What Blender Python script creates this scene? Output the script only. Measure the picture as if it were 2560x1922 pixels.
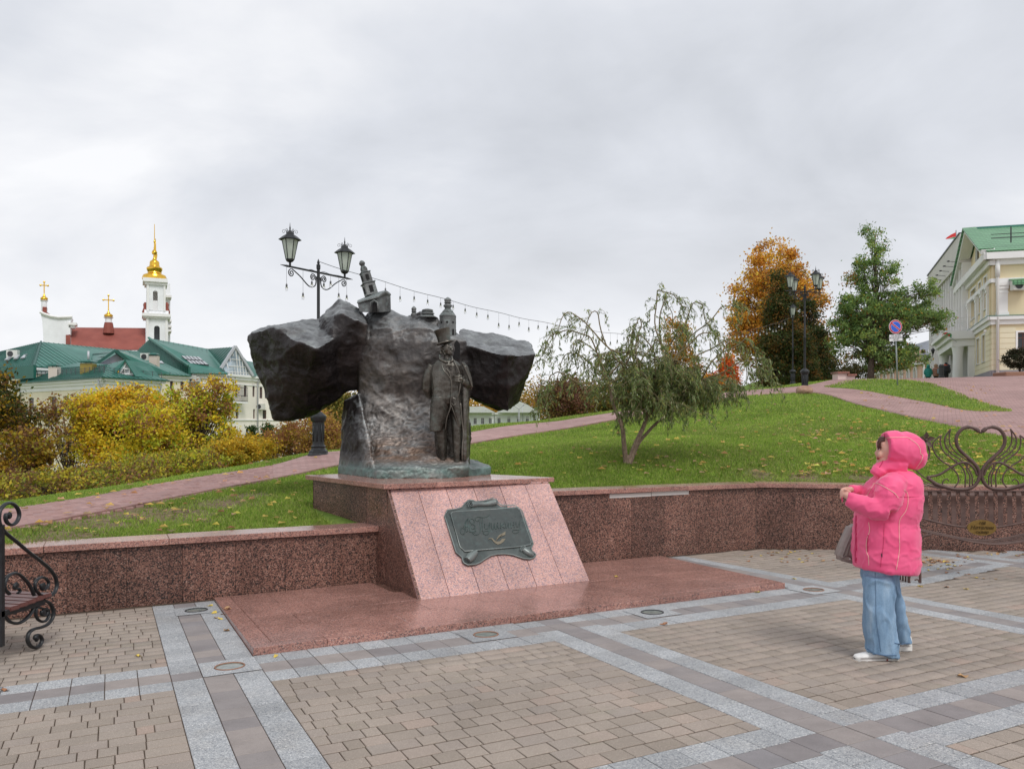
import bpy, bmesh, math, random
import numpy as np
from mathutils import Vector, Matrix, noise
for o in list(bpy.data.objects): bpy.data.objects.remove(o)
R=math.radians; PI=math.pi
# ---------------------------------------------------------------- camera, world, sun, exposure
F,CX,HY,H=1994.0,1280.0,1053.0,1.65      # focal length, centre column, horizon row (photo pixels), eye height
SC=bpy.context.scene; COL=SC.collection
cam=bpy.data.cameras.new('camera'); camo=bpy.data.objects.new('camera',cam); COL.objects.link(camo)
camo.location=(0,0,H); camo.rotation_euler=(R(90),0,0)
cam.sensor_width=36; cam.lens=36*F/2560; cam.shift_y=92/2560.; cam.clip_start=.05; cam.clip_end=4000
SC.camera=camo
W=bpy.data.worlds.new('World'); SC.world=W; W.use_nodes=True
nt=W.node_tree; N=nt.nodes; N.clear(); LK=nt.links.new
out=N.new('ShaderNodeOutputWorld'); bg=N.new('ShaderNodeBackground'); LK(bg.outputs[0],out.inputs[0])
SUN_EL,SUN_ROT=R(52),R(150)
sky=N.new('ShaderNodeTexSky'); sky.sky_type='NISHITA'; sky.sun_disc=False; sky.sun_elevation=SUN_EL; sky.sun_rotation=SUN_ROT
sky.air_density=1.0; sky.dust_density=3.0
tc=N.new('ShaderNodeTexCoord'); sp=N.new('ShaderNodeSeparateXYZ'); LK(tc.outputs['Generated'],sp.inputs[0])
def wm(op,a,b=None,c=None):
    n=N.new('ShaderNodeMath'); n.operation=op
    for i,x in enumerate((a,b,c)):
        if x is None: continue
        if isinstance(x,(int,float)): n.inputs[i].default_value=x
        else: LK(x,n.inputs[i])
    return n.outputs[0]
zz=wm('ADD',wm('MAXIMUM',sp.outputs[2],0.0),0.42)
cb=N.new('ShaderNodeCombineXYZ'); LK(wm('DIVIDE',sp.outputs[0],zz),cb.inputs[0]); LK(wm('DIVIDE',sp.outputs[1],zz),cb.inputs[1]); cb.inputs[2].default_value=3.1
def wnoise(scale,detail,rough,dist=0,off=0):
    mp=N.new('ShaderNodeMapping'); mp.inputs['Location'].default_value=(off,off*.7,0); mp.inputs['Scale'].default_value=(.9,1.1,1); mp.inputs['Rotation'].default_value=(0,0,.5)
    LK(cb.outputs[0],mp.inputs[0])
    n=N.new('ShaderNodeTexNoise'); n.inputs['Scale'].default_value=scale; n.inputs['Detail'].default_value=detail
    n.inputs['Roughness'].default_value=rough; n.inputs['Distortion'].default_value=dist; LK(mp.outputs[0],n.inputs[0]); return n.outputs[0]
n1=wnoise(.95,4,.5,.5,5.3); n2=wnoise(2.6,6,.55,.3,7.3)
cl=wm('ADD',wm('MULTIPLY',n1,.62),wm('MULTIPLY',n2,.38))
rp=N.new('ShaderNodeValToRGB'); LK(cl,rp.inputs[0]); e=rp.color_ramp.elements
e[0].position=.36; e[0].color=(.48,.50,.54,1); e[1].position=.62; e[1].color=(.80,.805,.825,1)
m_=e.new(.49); m_.color=(.61,.63,.675,1)
# the horizon band of an overcast sky is paler and smoother
hz=wm('POWER',wm('SUBTRACT',1.0,wm('MINIMUM',wm('MAXIMUM',wm('MULTIPLY',sp.outputs[2],3.2),0.0),1.0)),1.6)
mx=N.new('ShaderNodeMix'); mx.data_type='RGBA'; LK(wm('MULTIPLY',hz,.85),mx.inputs[0]); LK(rp.outputs[0],mx.inputs[6]); mx.inputs[7].default_value=(.85,.85,.865,1)
# thick cloud in front of the physical sky: 1/STR cancels the background strength
STR=.1
sc_=N.new('ShaderNodeVectorMath'); sc_.operation='SCALE'; LK(mx.outputs[2],sc_.inputs[0]); sc_.inputs[3].default_value=1.02/STR
mk=N.new('ShaderNodeMix'); mk.data_type='RGBA'; mk.inputs[0].default_value=.96; LK(sky.outputs[0],mk.inputs[6]); LK(sc_.outputs[0],mk.inputs[7])
LK(mk.outputs[2],bg.inputs[0]); bg.inputs[1].default_value=STR
sl=bpy.data.lights.new('sun','SUN'); sl.energy=1.45; sl.angle=R(20); sl.color=(1,.97,.93)
so=bpy.data.objects.new('sun',sl); COL.objects.link(so)
so.rotation_euler=(R(90)-SUN_EL,0,PI-SUN_ROT+R(0))
SC.view_settings.view_transform='Standard'; SC.view_settings.look='None'; SC.view_settings.exposure=0.28; SC.view_settings.gamma=1; SC.view_settings.use_curve_mapping=False
SC.render.engine='CYCLES'; SC.cycles.max_bounces=7; SC.cycles.diffuse_bounces=3; SC.cycles.glossy_bounces=3; SC.cycles.transmission_bounces=6; SC.cycles.transparent_max_bounces=8
SC.cycles.use_denoising=True
# ---------------------------------------------------------------- geometry helpers
def P(u,v,Y): return Vector(((u-CX)/F*Y,Y,H+(HY-v)/F*Y))
DA=Vector((.8935,.449,0)); DB=Vector((-.449,.8935,0)); SL=.0353
def G(a,b,h=0.):                      # plaza frame: a along the wall, b towards it, gently falling
    p=DA*a+DB*b; p.z=-SL*b+h; return p
def onplane(u,v,p0,n):
    d=Vector(((u-CX)/F,1,(HY-v)/F)); o=Vector((0,0,H)); t=(p0-o).dot(n)/d.dot(n); return o+d*t
ORG={}
class MB:
    def __init__(s): s.v=[]; s.f=[]
    def add(s,vs,fs):
        k=len(s.v); s.v.extend([tuple(x) for x in vs]); s.f.extend([tuple(i+k for i in f) for f in fs]); return s
    def hexa(s,b4,t4): # bottom quad, top quad, same winding
        return s.add(list(b4)+list(t4),[(3,2,1,0),(4,5,6,7),(0,1,5,4),(1,2,6,5),(2,3,7,6),(3,0,4,7)])
    def box(s,c,sx,sy,sz,rz=0,M=None):
        c=Vector(c); m=M if M is not None else Matrix.Rotation(rz,3,'Z')
        q=[c+m@Vector((x*sx/2,y*sy/2,z*sz/2)) for z in (-1,1) for x,y in ((-1,-1),(1,-1),(1,1),(-1,1))]
        return s.hexa(q[:4],q[4:])
    def bbox(s,x0,x1,y0,y1,z0,z1): return s.box(((x0+x1)/2,(y0+y1)/2,(z0+z1)/2),abs(x1-x0),abs(y1-y0),abs(z1-z0))
    def beam(s,p,q,w,h=None,up=(0,0,1)):
        p=Vector(p);q=Vector(q);h=h or w; d=q-p; L=d.length
        if L<1e-6: return s
        d/=L; x=d.cross(Vector(up)); x=x.normalized() if x.length>1e-4 else Vector((1,0,0)); z=x.cross(d)
        m=Matrix((x,d,z)).transposed(); return s.box((p+q)/2,w,L,h,M=m)
    def prism(s,poly,d):              # planar polygon extruded by vector d
        n=len(poly); p=[Vector(x) for x in poly]; q=[x+Vector(d) for x in p]
        fs=[tuple(range(n-1,-1,-1)),tuple(range(n,2*n))]+[(i,(i+1)%n,n+(i+1)%n,n+i) for i in range(n)]
        return s.add(p+q,fs)
    def tube(s,pts,r,n=8,caps=True,flat=None,closed=False):
        p=[Vector(x) for x in pts]; m=len(p)
        if m<2: return s
        rr=r if hasattr(r,'__len__') else [r]*m
        T=[]
        for i in range(m):
            a=p[(i-1)%m] if closed else p[max(i-1,0)]; b=p[(i+1)%m] if closed else p[min(i+1,m-1)]
            t=b-a; T.append(t.normalized() if t.length>1e-9 else Vector((0,0,1)))
        if flat is not None: x=Vector(flat)
        else:
            x=T[0].cross(Vector((0,0,1)))
            if x.length<.1: x=T[0].cross(Vector((0,1,0)))
        x.normalize(); vs=[]
        for i in range(m):
            x=(x-T[i]*x.dot(T[i])); x=x.normalized() if x.length>1e-6 else T[i].orthogonal().normalized()
            y=T[i].cross(x)
            ri=rr[i]; rx,ry=(ri if hasattr(ri,'__len__') else (ri,ri))
            for k in range(n):
                an=2*PI*k/n+ (PI/4 if n==4 else 0); vs.append(p[i]+x*math.cos(an)*rx+y*math.sin(an)*ry)
        fs=[]
        for i in range(m if closed else m-1):
            j=(i+1)%m
            for k in range(n):
                k2=(k+1)%n; fs.append((i*n+k,i*n+k2,j*n+k2,j*n+k))
        if caps and not closed: fs+= [tuple(range(n-1,-1,-1)),tuple(range((m-1)*n,m*n))]
        return s.add(vs,fs)
    def lathe(s,prof,c,n=16,axis=None,phase=0):     # prof: (r,z) pairs from bottom to top
        c=Vector(c); vs=[];m=len(prof)
        if axis is not None:
            z=Vector(axis).normalized(); x=z.orthogonal().normalized(); y=z.cross(x)
        else: x,y,z=Vector((1,0,0)),Vector((0,1,0)),Vector((0,0,1))
        for r,h in prof:
            for k in range(n):
                a=2*PI*k/n+phase; vs.append(c+x*math.cos(a)*max(r,1e-4)+y*math.sin(a)*max(r,1e-4)+z*h)
        fs=[(i*n+k,i*n+(k+1)%n,(i+1)*n+(k+1)%n,(i+1)*n+k) for i in range(m-1) for k in range(n)]
        fs+=[tuple(range(n-1,-1,-1)),tuple(range((m-1)*n,m*n))]
        return s.add(vs,fs)
    def loft(s,rings):                # rings: lists of equal length
        n=len(rings[0]); vs=[p for r in rings for p in r]; m=len(rings)
        fs=[(i*n+k,i*n+(k+1)%n,(i+1)*n+(k+1)%n,(i+1)*n+k) for i in range(m-1) for k in range(n)]
        fs+=[tuple(range(n-1,-1,-1)),tuple(range((m-1)*n,m*n))]
        return s.add(vs,fs)
    def ell(s,c,rx,ry,rz,M=None,n=14,m=9):
        c=Vector(c); M=M or Matrix.Identity(3); rings=[]
        for i in range(m+1):
            t=-PI/2+PI*i/m; cr=max(math.cos(t),.02)
            rings.append([c+M@Vector((rx*cr*math.cos(2*PI*k/n),ry*cr*math.sin(2*PI*k/n),rz*math.sin(t))) for k in range(n)])
        return s.loft(rings)
    def hull(s,pts):
        bm=bmesh.new()
        for p in pts: bm.verts.new(p)
        bmesh.ops.convex_hull(bm,input=bm.verts); 
        vs=[v for v in bm.verts if v.link_faces]; ix={v:i for i,v in enumerate(vs)}
        s.add([v.co.copy() for v in vs],[[ix[v] for v in f.verts] for f in bm.faces]); bm.free(); return s
    def build(s,name,mat,parent=None,smooth=False,bevel=0,seg=1,angle=None,props=None,fixn=False):
        o=ORG.get(parent.name,Vector((0,0,0))) if parent else Vector((0,0,0))
        me=bpy.data.meshes.new(name); me.from_pydata([(x-o.x,y-o.y,z-o.z) for x,y,z in s.v],[],s.f)
        if bevel or fixn:
            bm=bmesh.new(); bm.from_mesh(me)
            if fixn: bmesh.ops.recalc_face_normals(bm,faces=bm.faces)
            if bevel: bmesh.ops.bevel(bm,geom=[e for e in bm.edges if e.calc_face_angle(0)>.5],offset=bevel,segments=seg,affect='EDGES',clamp_overlap=True)
            bm.to_mesh(me); bm.free()
        return mkobj(name,me,mat,parent,smooth,angle)
def mkobj(name,me,mat,parent=None,smooth=False,angle=None):
    ob=bpy.data.objects.new(name,me); COL.objects.link(ob)
    if mat: me.materials.append(mat)
    if smooth:
        me.polygons.foreach_set('use_smooth',[True]*len(me.polygons))
        if angle: 
            try: me.set_sharp_from_angle(angle=angle)
            except Exception: pass
    if parent:
        ob.parent=parent; ORG[ob.name]=ORG.get(parent.name,Vector((0,0,0)))
    return ob
def empty(name,loc):
    o=bpy.data.objects.new(name,None); COL.objects.link(o); o.location=loc; o.empty_display_size=.1; ORG[o.name]=Vector(loc); return o
def tag(o,label=None,cat=None,group=None,kind=None):
    if label: o['label']=label
    if cat: o['category']=cat
    if group: o['group']=group
    if kind: o['kind']=kind
    return o
def npmesh(name,V,Fc,mat,parent=None,col=None,smooth=False):
    """V (n,3), Fc (m,k) equal-sided faces, col (m,3) per-face colour"""
    me=bpy.data.meshes.new(name); V=np.asarray(V,dtype=np.float32); Fc=np.asarray(Fc,dtype=np.int32)
    if parent is not None:
        o=ORG.get(parent.name,Vector((0,0,0))); V=V-np.array(o,dtype=np.float32)
    k=Fc.shape[1]; m=len(Fc)
    me.vertices.add(len(V)); me.vertices.foreach_set('co',V.ravel()); me.loops.add(m*k); me.loops.foreach_set('vertex_index',Fc.ravel())
    me.polygons.add(m); me.polygons.foreach_set('loop_start',np.arange(0,m*k,k,dtype=np.int32)); me.polygons.foreach_set('loop_total',np.full(m,k,dtype=np.int32))
    me.update(calc_edges=True)
    if col is not None:
        at=me.color_attributes.new('tint','FLOAT_COLOR','CORNER'); c=np.ones((m,k,4),dtype=np.float32); c[:,:,:3]=np.asarray(col,dtype=np.float32)[:,None,:]
        at.data.foreach_set('color',c.ravel())
    return mkobj(name,me,mat,parent,smooth)
def remesh(mb,voxel,smooth_it=0,fn=None):
    """fuse everything in mb into one continuous skin; optional displacement fn(co,no)->co"""
    me=bpy.data.meshes.new('t'); me.from_pydata(mb.v,[],mb.f); bm=bmesh.new(); bm.from_mesh(me); bmesh.ops.recalc_face_normals(bm,faces=bm.faces); bm.to_mesh(me); bm.free()
    ob=bpy.data.objects.new('t',me); COL.objects.link(ob)
    md=ob.modifiers.new('r','REMESH'); md.mode='VOXEL'; md.voxel_size=voxel; md.use_smooth_shade=True
    if smooth_it:
        ms=ob.modifiers.new('s','SMOOTH'); ms.iterations=smooth_it; ms.factor=.5
    dg=bpy.context.evaluated_depsgraph_get(); dg.update(); ev=ob.evaluated_get(dg); m2=bpy.data.meshes.new_from_object(ev)
    bpy.data.objects.remove(ob); bpy.data.meshes.remove(me)
    if fn:
        nv=len(m2.vertices); no=np.empty(nv*3,dtype=np.float32); m2.vertex_normals.foreach_get('vector',no); no=no.reshape(-1,3)
        for i,v in enumerate(m2.vertices): v.co=fn(v.co,Vector(no[i]))
    m2.update(); return m2
def catmull(pts,n=8,closed=False):
    p=[Vector(x) for x in pts]; o=[]; m=len(p)
    for i in range(m if closed else m-1):
        a=p[(i-1)%m] if closed or i>0 else p[0]*2-p[1]; b=p[i]; c=p[(i+1)%m]; d=p[(i+2)%m] if closed or i+2<m else p[-1]*2-p[-2]
        for k in range(n):
            t=k/n; o.append(.5*((2*b)+(c-a)*t+(2*a-5*b+4*c-d)*t*t+(3*b-a-3*c+d)*t**3))
    if not closed: o.append(p[-1])
    return o
def spiral(c,r0,r1,a0,a1,n=24):        # 2d
    return [(c[0]+(r0+(r1-r0)*i/n)*math.cos(a0+(a1-a0)*i/n),c[1]+(r0+(r1-r0)*i/n)*math.sin(a0+(a1-a0)*i/n)) for i in range(n+1)]
def copytree(root,loc=None,rz=None,label=None):
    def cp(o,par):
        c=o.copy(); COL.objects.link(c); c.parent=par
        ORG[c.name]=Vector(loc) if loc is not None else ORG.get(o.name,Vector((0,0,0)))
        for ch in o.children: cp(ch,c)
        return c
    r=cp(root,root.parent)
    if loc is not None: r.location=loc
    if rz is not None: r.rotation_euler.z=rz
    if label: r['label']=label
    return r
# ---------------------------------------------------------------- materials
MATS={}
class NT:
    def __init__(s,name):
        s.m=bpy.data.materials.new(name); s.m.use_nodes=True; s.t=s.m.node_tree; s.t.nodes.clear()
        s.o=s.n('ShaderNodeOutputMaterial'); s.b=s.n('ShaderNodeBsdfPrincipled'); s.l(s.b.outputs[0],s.o.inputs[0])
    def n(s,t): return s.t.nodes.new(t)
    def l(s,a,b): s.t.links.new(a,b)
    def coord(s,kind='Object',scale=(1,1,1),rot=(0,0,0)):
        c=s.n('ShaderNodeTexCoord'); m=s.n('ShaderNodeMapping'); m.inputs['Scale'].default_value=scale; m.inputs['Rotation'].default_value=rot
        s.l(c.outputs[kind],m.inputs[0]); return m.outputs[0]
    def pos(s,scale=(1,1,1)):
        c=s.n('ShaderNodeNewGeometry'); m=s.n('ShaderNodeMapping'); m.inputs['Scale'].default_value=scale; s.l(c.outputs['Position'],m.inputs[0]); return m.outputs[0]
    def noise(s,v,scale,detail=3,rough=.5,dist=0):
        n=s.n('ShaderNodeTexNoise'); n.inputs['Scale'].default_value=scale; n.inputs['Detail'].default_value=detail; n.inputs['Roughness'].default_value=rough; n.inputs['Distortion'].default_value=dist
        if v: s.l(v,n.inputs[0])
        return n.outputs[0]
    def voro(s,v,scale,feat='F1',outp='Color'):
        n=s.n('ShaderNodeTexVoronoi'); n.feature=feat; n.inputs['Scale'].default_value=scale; s.l(v,n.inputs[0]); return n.outputs[outp]
    def ramp(s,f,stops,interp='LINEAR'):
        r=s.n('ShaderNodeValToRGB'); r.color_ramp.interpolation=interp; e=r.color_ramp.elements
        while len(e)<len(stops): e.new(.5)
        for i,(p,c) in enumerate(stops): e[i].position=p; e[i].color=(c[0],c[1],c[2],1) if hasattr(c,'__len__') else (c,c,c,1)
        s.l(f,r.inputs[0]); return r.outputs[0]
    def mix(s,f,a,b,mode='MIX'):
        m=s.n('ShaderNodeMix'); m.data_type='RGBA'; m.blend_type=mode
        for i,x in ((0,f),(6,a),(7,b)):
            if isinstance(x,(int,float)): m.inputs[i].default_value=x if i==0 else (x,x,x,1)
            elif isinstance(x,(tuple,list)): m.inputs[i].default_value=(x[0],x[1],x[2],1)
            else: s.l(x,m.inputs[i])
        return m.outputs[2]
    def math(s,op,a,b=0.):
        m=s.n('ShaderNodeMath'); m.operation=op
        for i,x in enumerate((a,b)):
            if isinstance(x,(int,float)): m.inputs[i].default_value=x
            else: s.l(x,m.inputs[i])
        return m.outputs[0]
    def rand(s,island=False):
        if island: return s.n('ShaderNodeNewGeometry').outputs['Random Per Island']
        return s.n('ShaderNodeObjectInfo').outputs['Random']
    def bump(s,h,strength=.3,dist=.01):
        b=s.n('ShaderNodeBump'); b.inputs['Strength'].default_value=strength; b.inputs['Distance'].default_value=dist; s.l(h,b.inputs['Height']); s.l(b.outputs[0],s.b.inputs['Normal']); return b
    def set(s,color=None,rough=None,metal=None,spec=None,**kw):
        for k,x in (('Base Color',color),('Roughness',rough),('Metallic',metal),('Specular IOR Level',spec)):
            if x is None: continue
            if isinstance(x,(int,float)): s.b.inputs[k].default_value=x
            elif isinstance(x,(tuple,list)): s.b.inputs[k].default_value=(x[0],x[1],x[2],1)
            else: s.l(x,s.b.inputs[k])
        for k,x in kw.items(): s.b.inputs[k.replace('_',' ')].default_value=x
        return s.m
def granite(name,cols,scale,rough,spec=.5,vary=.12,island=False,tintn=.25,bump=.0,stain=.5,dark=(.6,.5,.45)):
    m=NT(name); p=m.pos(); v=m.voro(p,scale); s=m.n('ShaderNodeSeparateColor'); m.l(v,s.inputs[0])
    base=m.ramp(s.outputs[0],cols,'CONSTANT')
    v2=m.voro(p,scale*2.3); s2=m.n('ShaderNodeSeparateColor'); m.l(v2,s2.inputs[0])
    fine=m.ramp(s2.outputs[1],[(0,.72),(.5,1),(.8,1.22)]); base=m.mix(.8,base,fine,'MULTIPLY')
    big=m.ramp(m.noise(p,1.6,4,.6),[(.3,1-tintn),(.7,1+tintn*.6)]); base=m.mix(1,base,big,'MULTIPLY')
    st=m.ramp(m.noise(m.pos((1.2,1.2,.35)),2.4,5,.6),[(.50,0),(.68,1)]); base=m.mix(m.math('MULTIPLY',st,stain),base,m.mix(1,base,dark,'MULTIPLY'))
    r=m.rand(island); base=m.mix(1,base,m.ramp(r,[(0,1-vary),(1,1+vary)]),'MULTIPLY')
    rr=m.ramp(m.noise(p,3,3),[(.3,rough*.75),(.7,min(1,rough*1.3))])
    if bump: m.bump(s.outputs[0],bump,.002)
    return m.set(base,rr,spec=spec)
def build_mats():
    M=MATS
    red=[(0,(.035,.022,.02)),(.17,(.10,.042,.032)),(.30,(.25,.095,.068)),(.62,(.36,.15,.105)),(.88,(.46,.25,.20))]
    M['red_wall']=granite('red_granite_wall',[(0,(.028,.02,.018)),(.26,(.085,.04,.033)),(.42,(.185,.09,.068)),(.72,(.26,.135,.10)),(.93,(.34,.21,.17))],95,.42,.4,.17,stain=.45)
    M['red_face']=granite('red_granite_matte_skylit',[(0,(.27,.20,.225)),(.17,(.40,.25,.25)),(.32,(.52,.30,.26)),(.68,(.58,.345,.30)),(.93,(.60,.41,.38))],100,.5,.4,.06,stain=.12,dark=(.8,.78,.76))  # same stone as the wall, painted paler for matte finish and sky light
    M['red_flat']=granite('red_granite_polished',[(0,(.13,.09,.085)),(.12,(.24,.12,.105)),(.28,(.36,.18,.145)),(.68,(.43,.235,.19)),(.93,(.48,.30,.26))],110,.2,.5,.09,stain=.35,dark=(.8,.76,.72))
    M['red_edge']=granite('red_granite_edge',red,62,.4,.4,.08)
    M['grey_granite']=granite('grey_granite',[(0,(.21,.22,.235)),(.10,(.29,.30,.315)),(.38,(.365,.375,.385)),(.72,(.43,.437,.44)),(.92,(.54,.54,.53))],150,.62,.35,.10,bump=.15,tintn=.12,stain=.3,dark=(.86,.78,.70))
    M['grey_granite_i']=granite('grey_granite_far',[(0,(.21,.22,.235)),(.10,(.29,.30,.315)),(.38,(.365,.375,.385)),(.72,(.43,.437,.44)),(.92,(.54,.54,.53))],110,.62,.35,.10,island=True,tintn=.12,stain=.3,dark=(.86,.78,.70))
    for nm,isl in (('slab',False),('slab_i',True)):
        m=NT('taupe_paving_slab'+('_far' if isl else '')); p=m.pos(); c=m.ramp(m.rand(isl),[(0,(.225,.205,.205)),(.35,(.27,.243,.235)),(.7,(.31,.27,.25)),(1,(.24,.225,.23))])
        c=m.mix(1,c,m.ramp(m.noise(p,5,5,.6),[(.3,.86),(.7,1.1)]),'MULTIPLY'); c=m.mix(1,c,m.ramp(m.noise(p,240,2),[(.3,.85),(.7,1.14)]),'MULTIPLY')
        m.bump(m.noise(p,200,3),.15,.002); M[nm]=m.set(c,.7,spec=.35)
        m=NT('brown_paving_brick'+('_far' if isl else '')); p=m.pos(); c=m.ramp(m.rand(isl),[(0,(.28,.235,.195)),(.25,(.32,.27,.228)),(.5,(.34,.285,.24)),(.75,(.305,.26,.225)),(.94,(.35,.285,.24)),(1,(.355,.272,.225))])
        c=m.mix(1,c,m.ramp(m.noise(p,1.1,5,.6),[(.3,.86),(.7,1.10)]),'MULTIPLY')
        v=m.voro(p,420); s=m.n('ShaderNodeSeparateColor'); m.l(v,s.inputs[0]); c=m.mix(1,c,m.ramp(s.outputs[0],[(0,.72),(.12,.92),(.5,1.02),(.94,1.08),(.97,1.75)]),'MULTIPLY')
        c=m.mix(m.ramp(m.noise(p,2.3,6,.65),[(.60,0),(.74,.22)]),c,(.20,.21,.12))
        m.bump(m.noise(p,260,3),.3,.003); M['brick'+('_i' if isl else '')]=m.set(c,.75,spec=.3)
        m=NT('pink_paving_brick'+('_far' if isl else '')); p=m.pos(); c=m.ramp(m.rand(isl),[(0,(.27,.15,.135)),(.3,(.33,.19,.17)),(.6,(.36,.215,.195)),(.85,(.31,.19,.18)),(1,(.41,.25,.225))])
        c=m.mix(1,c,m.ramp(m.noise(p,.9,5,.6),[(.3,.85),(.7,1.12)]),'MULTIPLY'); c=m.mix(1,c,m.ramp(m.noise(p,90,3),[(.3,.88),(.7,1.12)]),'MULTIPLY')
        M['pink'+('_i' if isl else '')]=m.set(c,.72,spec=.3)
    m=NT('pink_paving_field'); p=m.pos()
    bt=m.n('ShaderNodeTexBrick'); bt.inputs['Scale'].default_value=1; bt.inputs['Brick Width'].default_value=.21; bt.inputs['Row Height'].default_value=.105; bt.inputs['Mortar Size'].default_value=.006
    bt.inputs['Color1'].default_value=(.34,.20,.185,1); bt.inputs['Color2'].default_value=(.43,.275,.255,1); bt.inputs['Mortar'].default_value=(.16,.11,.10,1)
    mp=m.n('ShaderNodeMapping'); mp.inputs['Rotation'].default_value=(0,0,.5); m.l(p,mp.inputs[0]); m.l(mp.outputs[0],bt.inputs[0])
    c=m.mix(1,bt.outputs[0],m.ramp(m.noise(p,.45,5,.65),[(.3,.82),(.7,1.14)]),'MULTIPLY'); c=m.mix(1,c,m.ramp(m.noise(m.pos((1,3,1)),2.2,4,.6),[(.3,.88),(.7,1.1)]),'MULTIPLY'); M['pink_field']=m.set(c,.75,spec=.3)
    m=NT('joint_sand'); p=m.pos(); c=m.ramp(m.noise(p,9,5,.65),[(.35,(.07,.05,.037)),(.6,(.10,.073,.055)),(.72,(.075,.085,.04))]); M['joint']=m.set(c,.9,spec=.1)
    m=NT('soil_grass'); p=m.pos(); c=m.ramp(m.noise(p,1.3,6,.6),[(.3,(.09,.15,.025)),(.5,(.13,.20,.04)),(.7,(.19,.235,.065))])
    c=m.mix(m.ramp(m.noise(p,.55,5,.6),[(.60,0),(.74,.75)]),c,(.15,.11,.07)); at=m.n('ShaderNodeAttribute'); at.attribute_name='dirt'; c=m.mix(m.math('MULTIPLY',at.outputs['Fac'],m.ramp(m.noise(p,5,5,.6),[(.35,.5),(.55,1)])),c,m.ramp(m.noise(p,14,5),[(.35,(.13,.085,.06)),(.6,(.24,.17,.12))])); c=m.mix(1,c,m.ramp(m.noise(p,30,4),[(.3,.7),(.7,1.25)]),'MULTIPLY'); m.bump(m.noise(p,40,4),.6,.03); M['soil']=m.set(c,.95,spec=.1)
    # bronze
    def bronze(name,base,pat,patamt,sc,rough=.42,bumpk=.5,bd=.02,metal=.55):
        m=NT(name); p=m.pos(); n=m.noise(p,sc,6,.65,.4); g=m.n('ShaderNodeNewGeometry'); sx=m.n('ShaderNodeSeparateXYZ'); m.l(g.outputs['Normal'],sx.inputs[0])
        c=m.ramp(m.noise(p,sc*.45,5,.6),[(.3,base[0]),(.5,base[1]),(.72,base[2])])
        up=m.ramp(sx.outputs[2],[(.30,0),(.85,.6)]); f=m.math('ADD',m.ramp(n,[(.53,0),(.72,patamt)]),m.math('MULTIPLY',up,patamt*.9))
        c=m.mix(m.math('MINIMUM',f,1.),c,pat)
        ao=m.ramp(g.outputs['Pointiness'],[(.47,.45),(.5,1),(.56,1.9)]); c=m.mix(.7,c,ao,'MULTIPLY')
        m.bump(m.noise(p,sc*5,6,.7),bumpk,bd); rr=m.ramp(m.noise(p,sc*2,4),[(.3,rough*.7),(.7,rough*1.35)]); M[name]=m.set(c,rr,metal,.5); return m
    m=NT('bronze_rock'); p=m.pos(); g=m.n('ShaderNodeNewGeometry'); sx=m.n('ShaderNodeSeparateXYZ'); m.l(g.outputs['Normal'],sx.inputs[0])
    at=m.n('ShaderNodeAttribute'); at.attribute_name='patina'; 
    n=m.noise(p,3.2,7,.68,.5)
    dk=m.ramp(m.noise(p,1.7,5,.6),[(.3,(.010,.008,.008)),(.55,(.020,.015,.015)),(.75,(.034,.027,.028))])
    lt=m.ramp(m.noise(p,2.6,6,.62),[(.25,(.075,.068,.062)),(.42,(.17,.165,.16)),(.58,(.25,.225,.205)),(.75,(.42,.43,.43))])
    gr=m.ramp(m.noise(p,4,5,.6),[(.3,(.06,.10,.09)),(.7,(.16,.24,.215))])
    sa=m.n('ShaderNodeSeparateColor'); m.l(at.outputs['Color'],sa.inputs[0])
    f=m.math('MINIMUM',m.math('MULTIPLY',sa.outputs[0],m.ramp(n,[(.32,.35),(.62,1.1)])),1.)
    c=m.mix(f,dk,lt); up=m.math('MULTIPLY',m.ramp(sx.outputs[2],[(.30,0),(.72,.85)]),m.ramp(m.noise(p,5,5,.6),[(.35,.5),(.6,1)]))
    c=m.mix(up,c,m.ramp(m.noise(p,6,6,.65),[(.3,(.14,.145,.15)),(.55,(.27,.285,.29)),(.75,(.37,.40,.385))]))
    c=m.mix(m.math('MULTIPLY',sa.outputs[1],m.ramp(m.noise(p,7,5),[(.35,.4),(.6,1)])),c,gr)
    c=m.mix(m.math('MULTIPLY',sa.outputs[2],m.ramp(m.noise(m.pos((1,1,3)),4,5),[(.35,.2),(.6,.95)])),c,(.20,.115,.07))
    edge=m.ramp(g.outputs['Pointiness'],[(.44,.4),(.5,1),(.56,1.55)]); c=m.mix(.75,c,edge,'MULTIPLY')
    rid=m.n('ShaderNodeTexNoise'); rid.inputs['Scale'].default_value=9; rid.inputs['Detail'].default_value=8; rid.inputs['Roughness'].default_value=.62; rid.inputs['Distortion'].default_value=.7; m.l(p,rid.inputs[0])
    m.bump(rid.outputs[0],.5,.035); M['rock']=m.set(c,m.ramp(n,[(.3,.32),(.7,.6)]),.35,.5)
    bronze('bronze_figure',((.036,.030,.024),(.078,.068,.056),(.145,.135,.118)),(.15,.19,.17),.45,6,.3,.3,.012,.5)
    bronze('bronze_tower',((.04,.04,.04),(.09,.092,.090),(.15,.155,.15)),(.20,.25,.24),.6,9,.5,.6,.02,.35)
    bronze('bronze_plaque',((.075,.085,.082),(.105,.112,.108),(.13,.13,.12)),(.14,.19,.18),.6,11,.38,.15,.004,.45)
    bronze('bronze_dark',((.02,.028,.026),(.035,.045,.042),(.05,.06,.055)),(.07,.11,.10),.5,11,.4,.2,.004,.45)
    m=NT('brass_plate'); p=m.pos(); M['brass']=m.set(m.ramp(m.noise(p,30,4),[(.3,(.20,.12,.03)),(.7,(.28,.175,.05))]),.45,.5)
    m=NT('brass_letters'); M['brass_dark']=m.set((.07,.04,.012),.5,.5)
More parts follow.
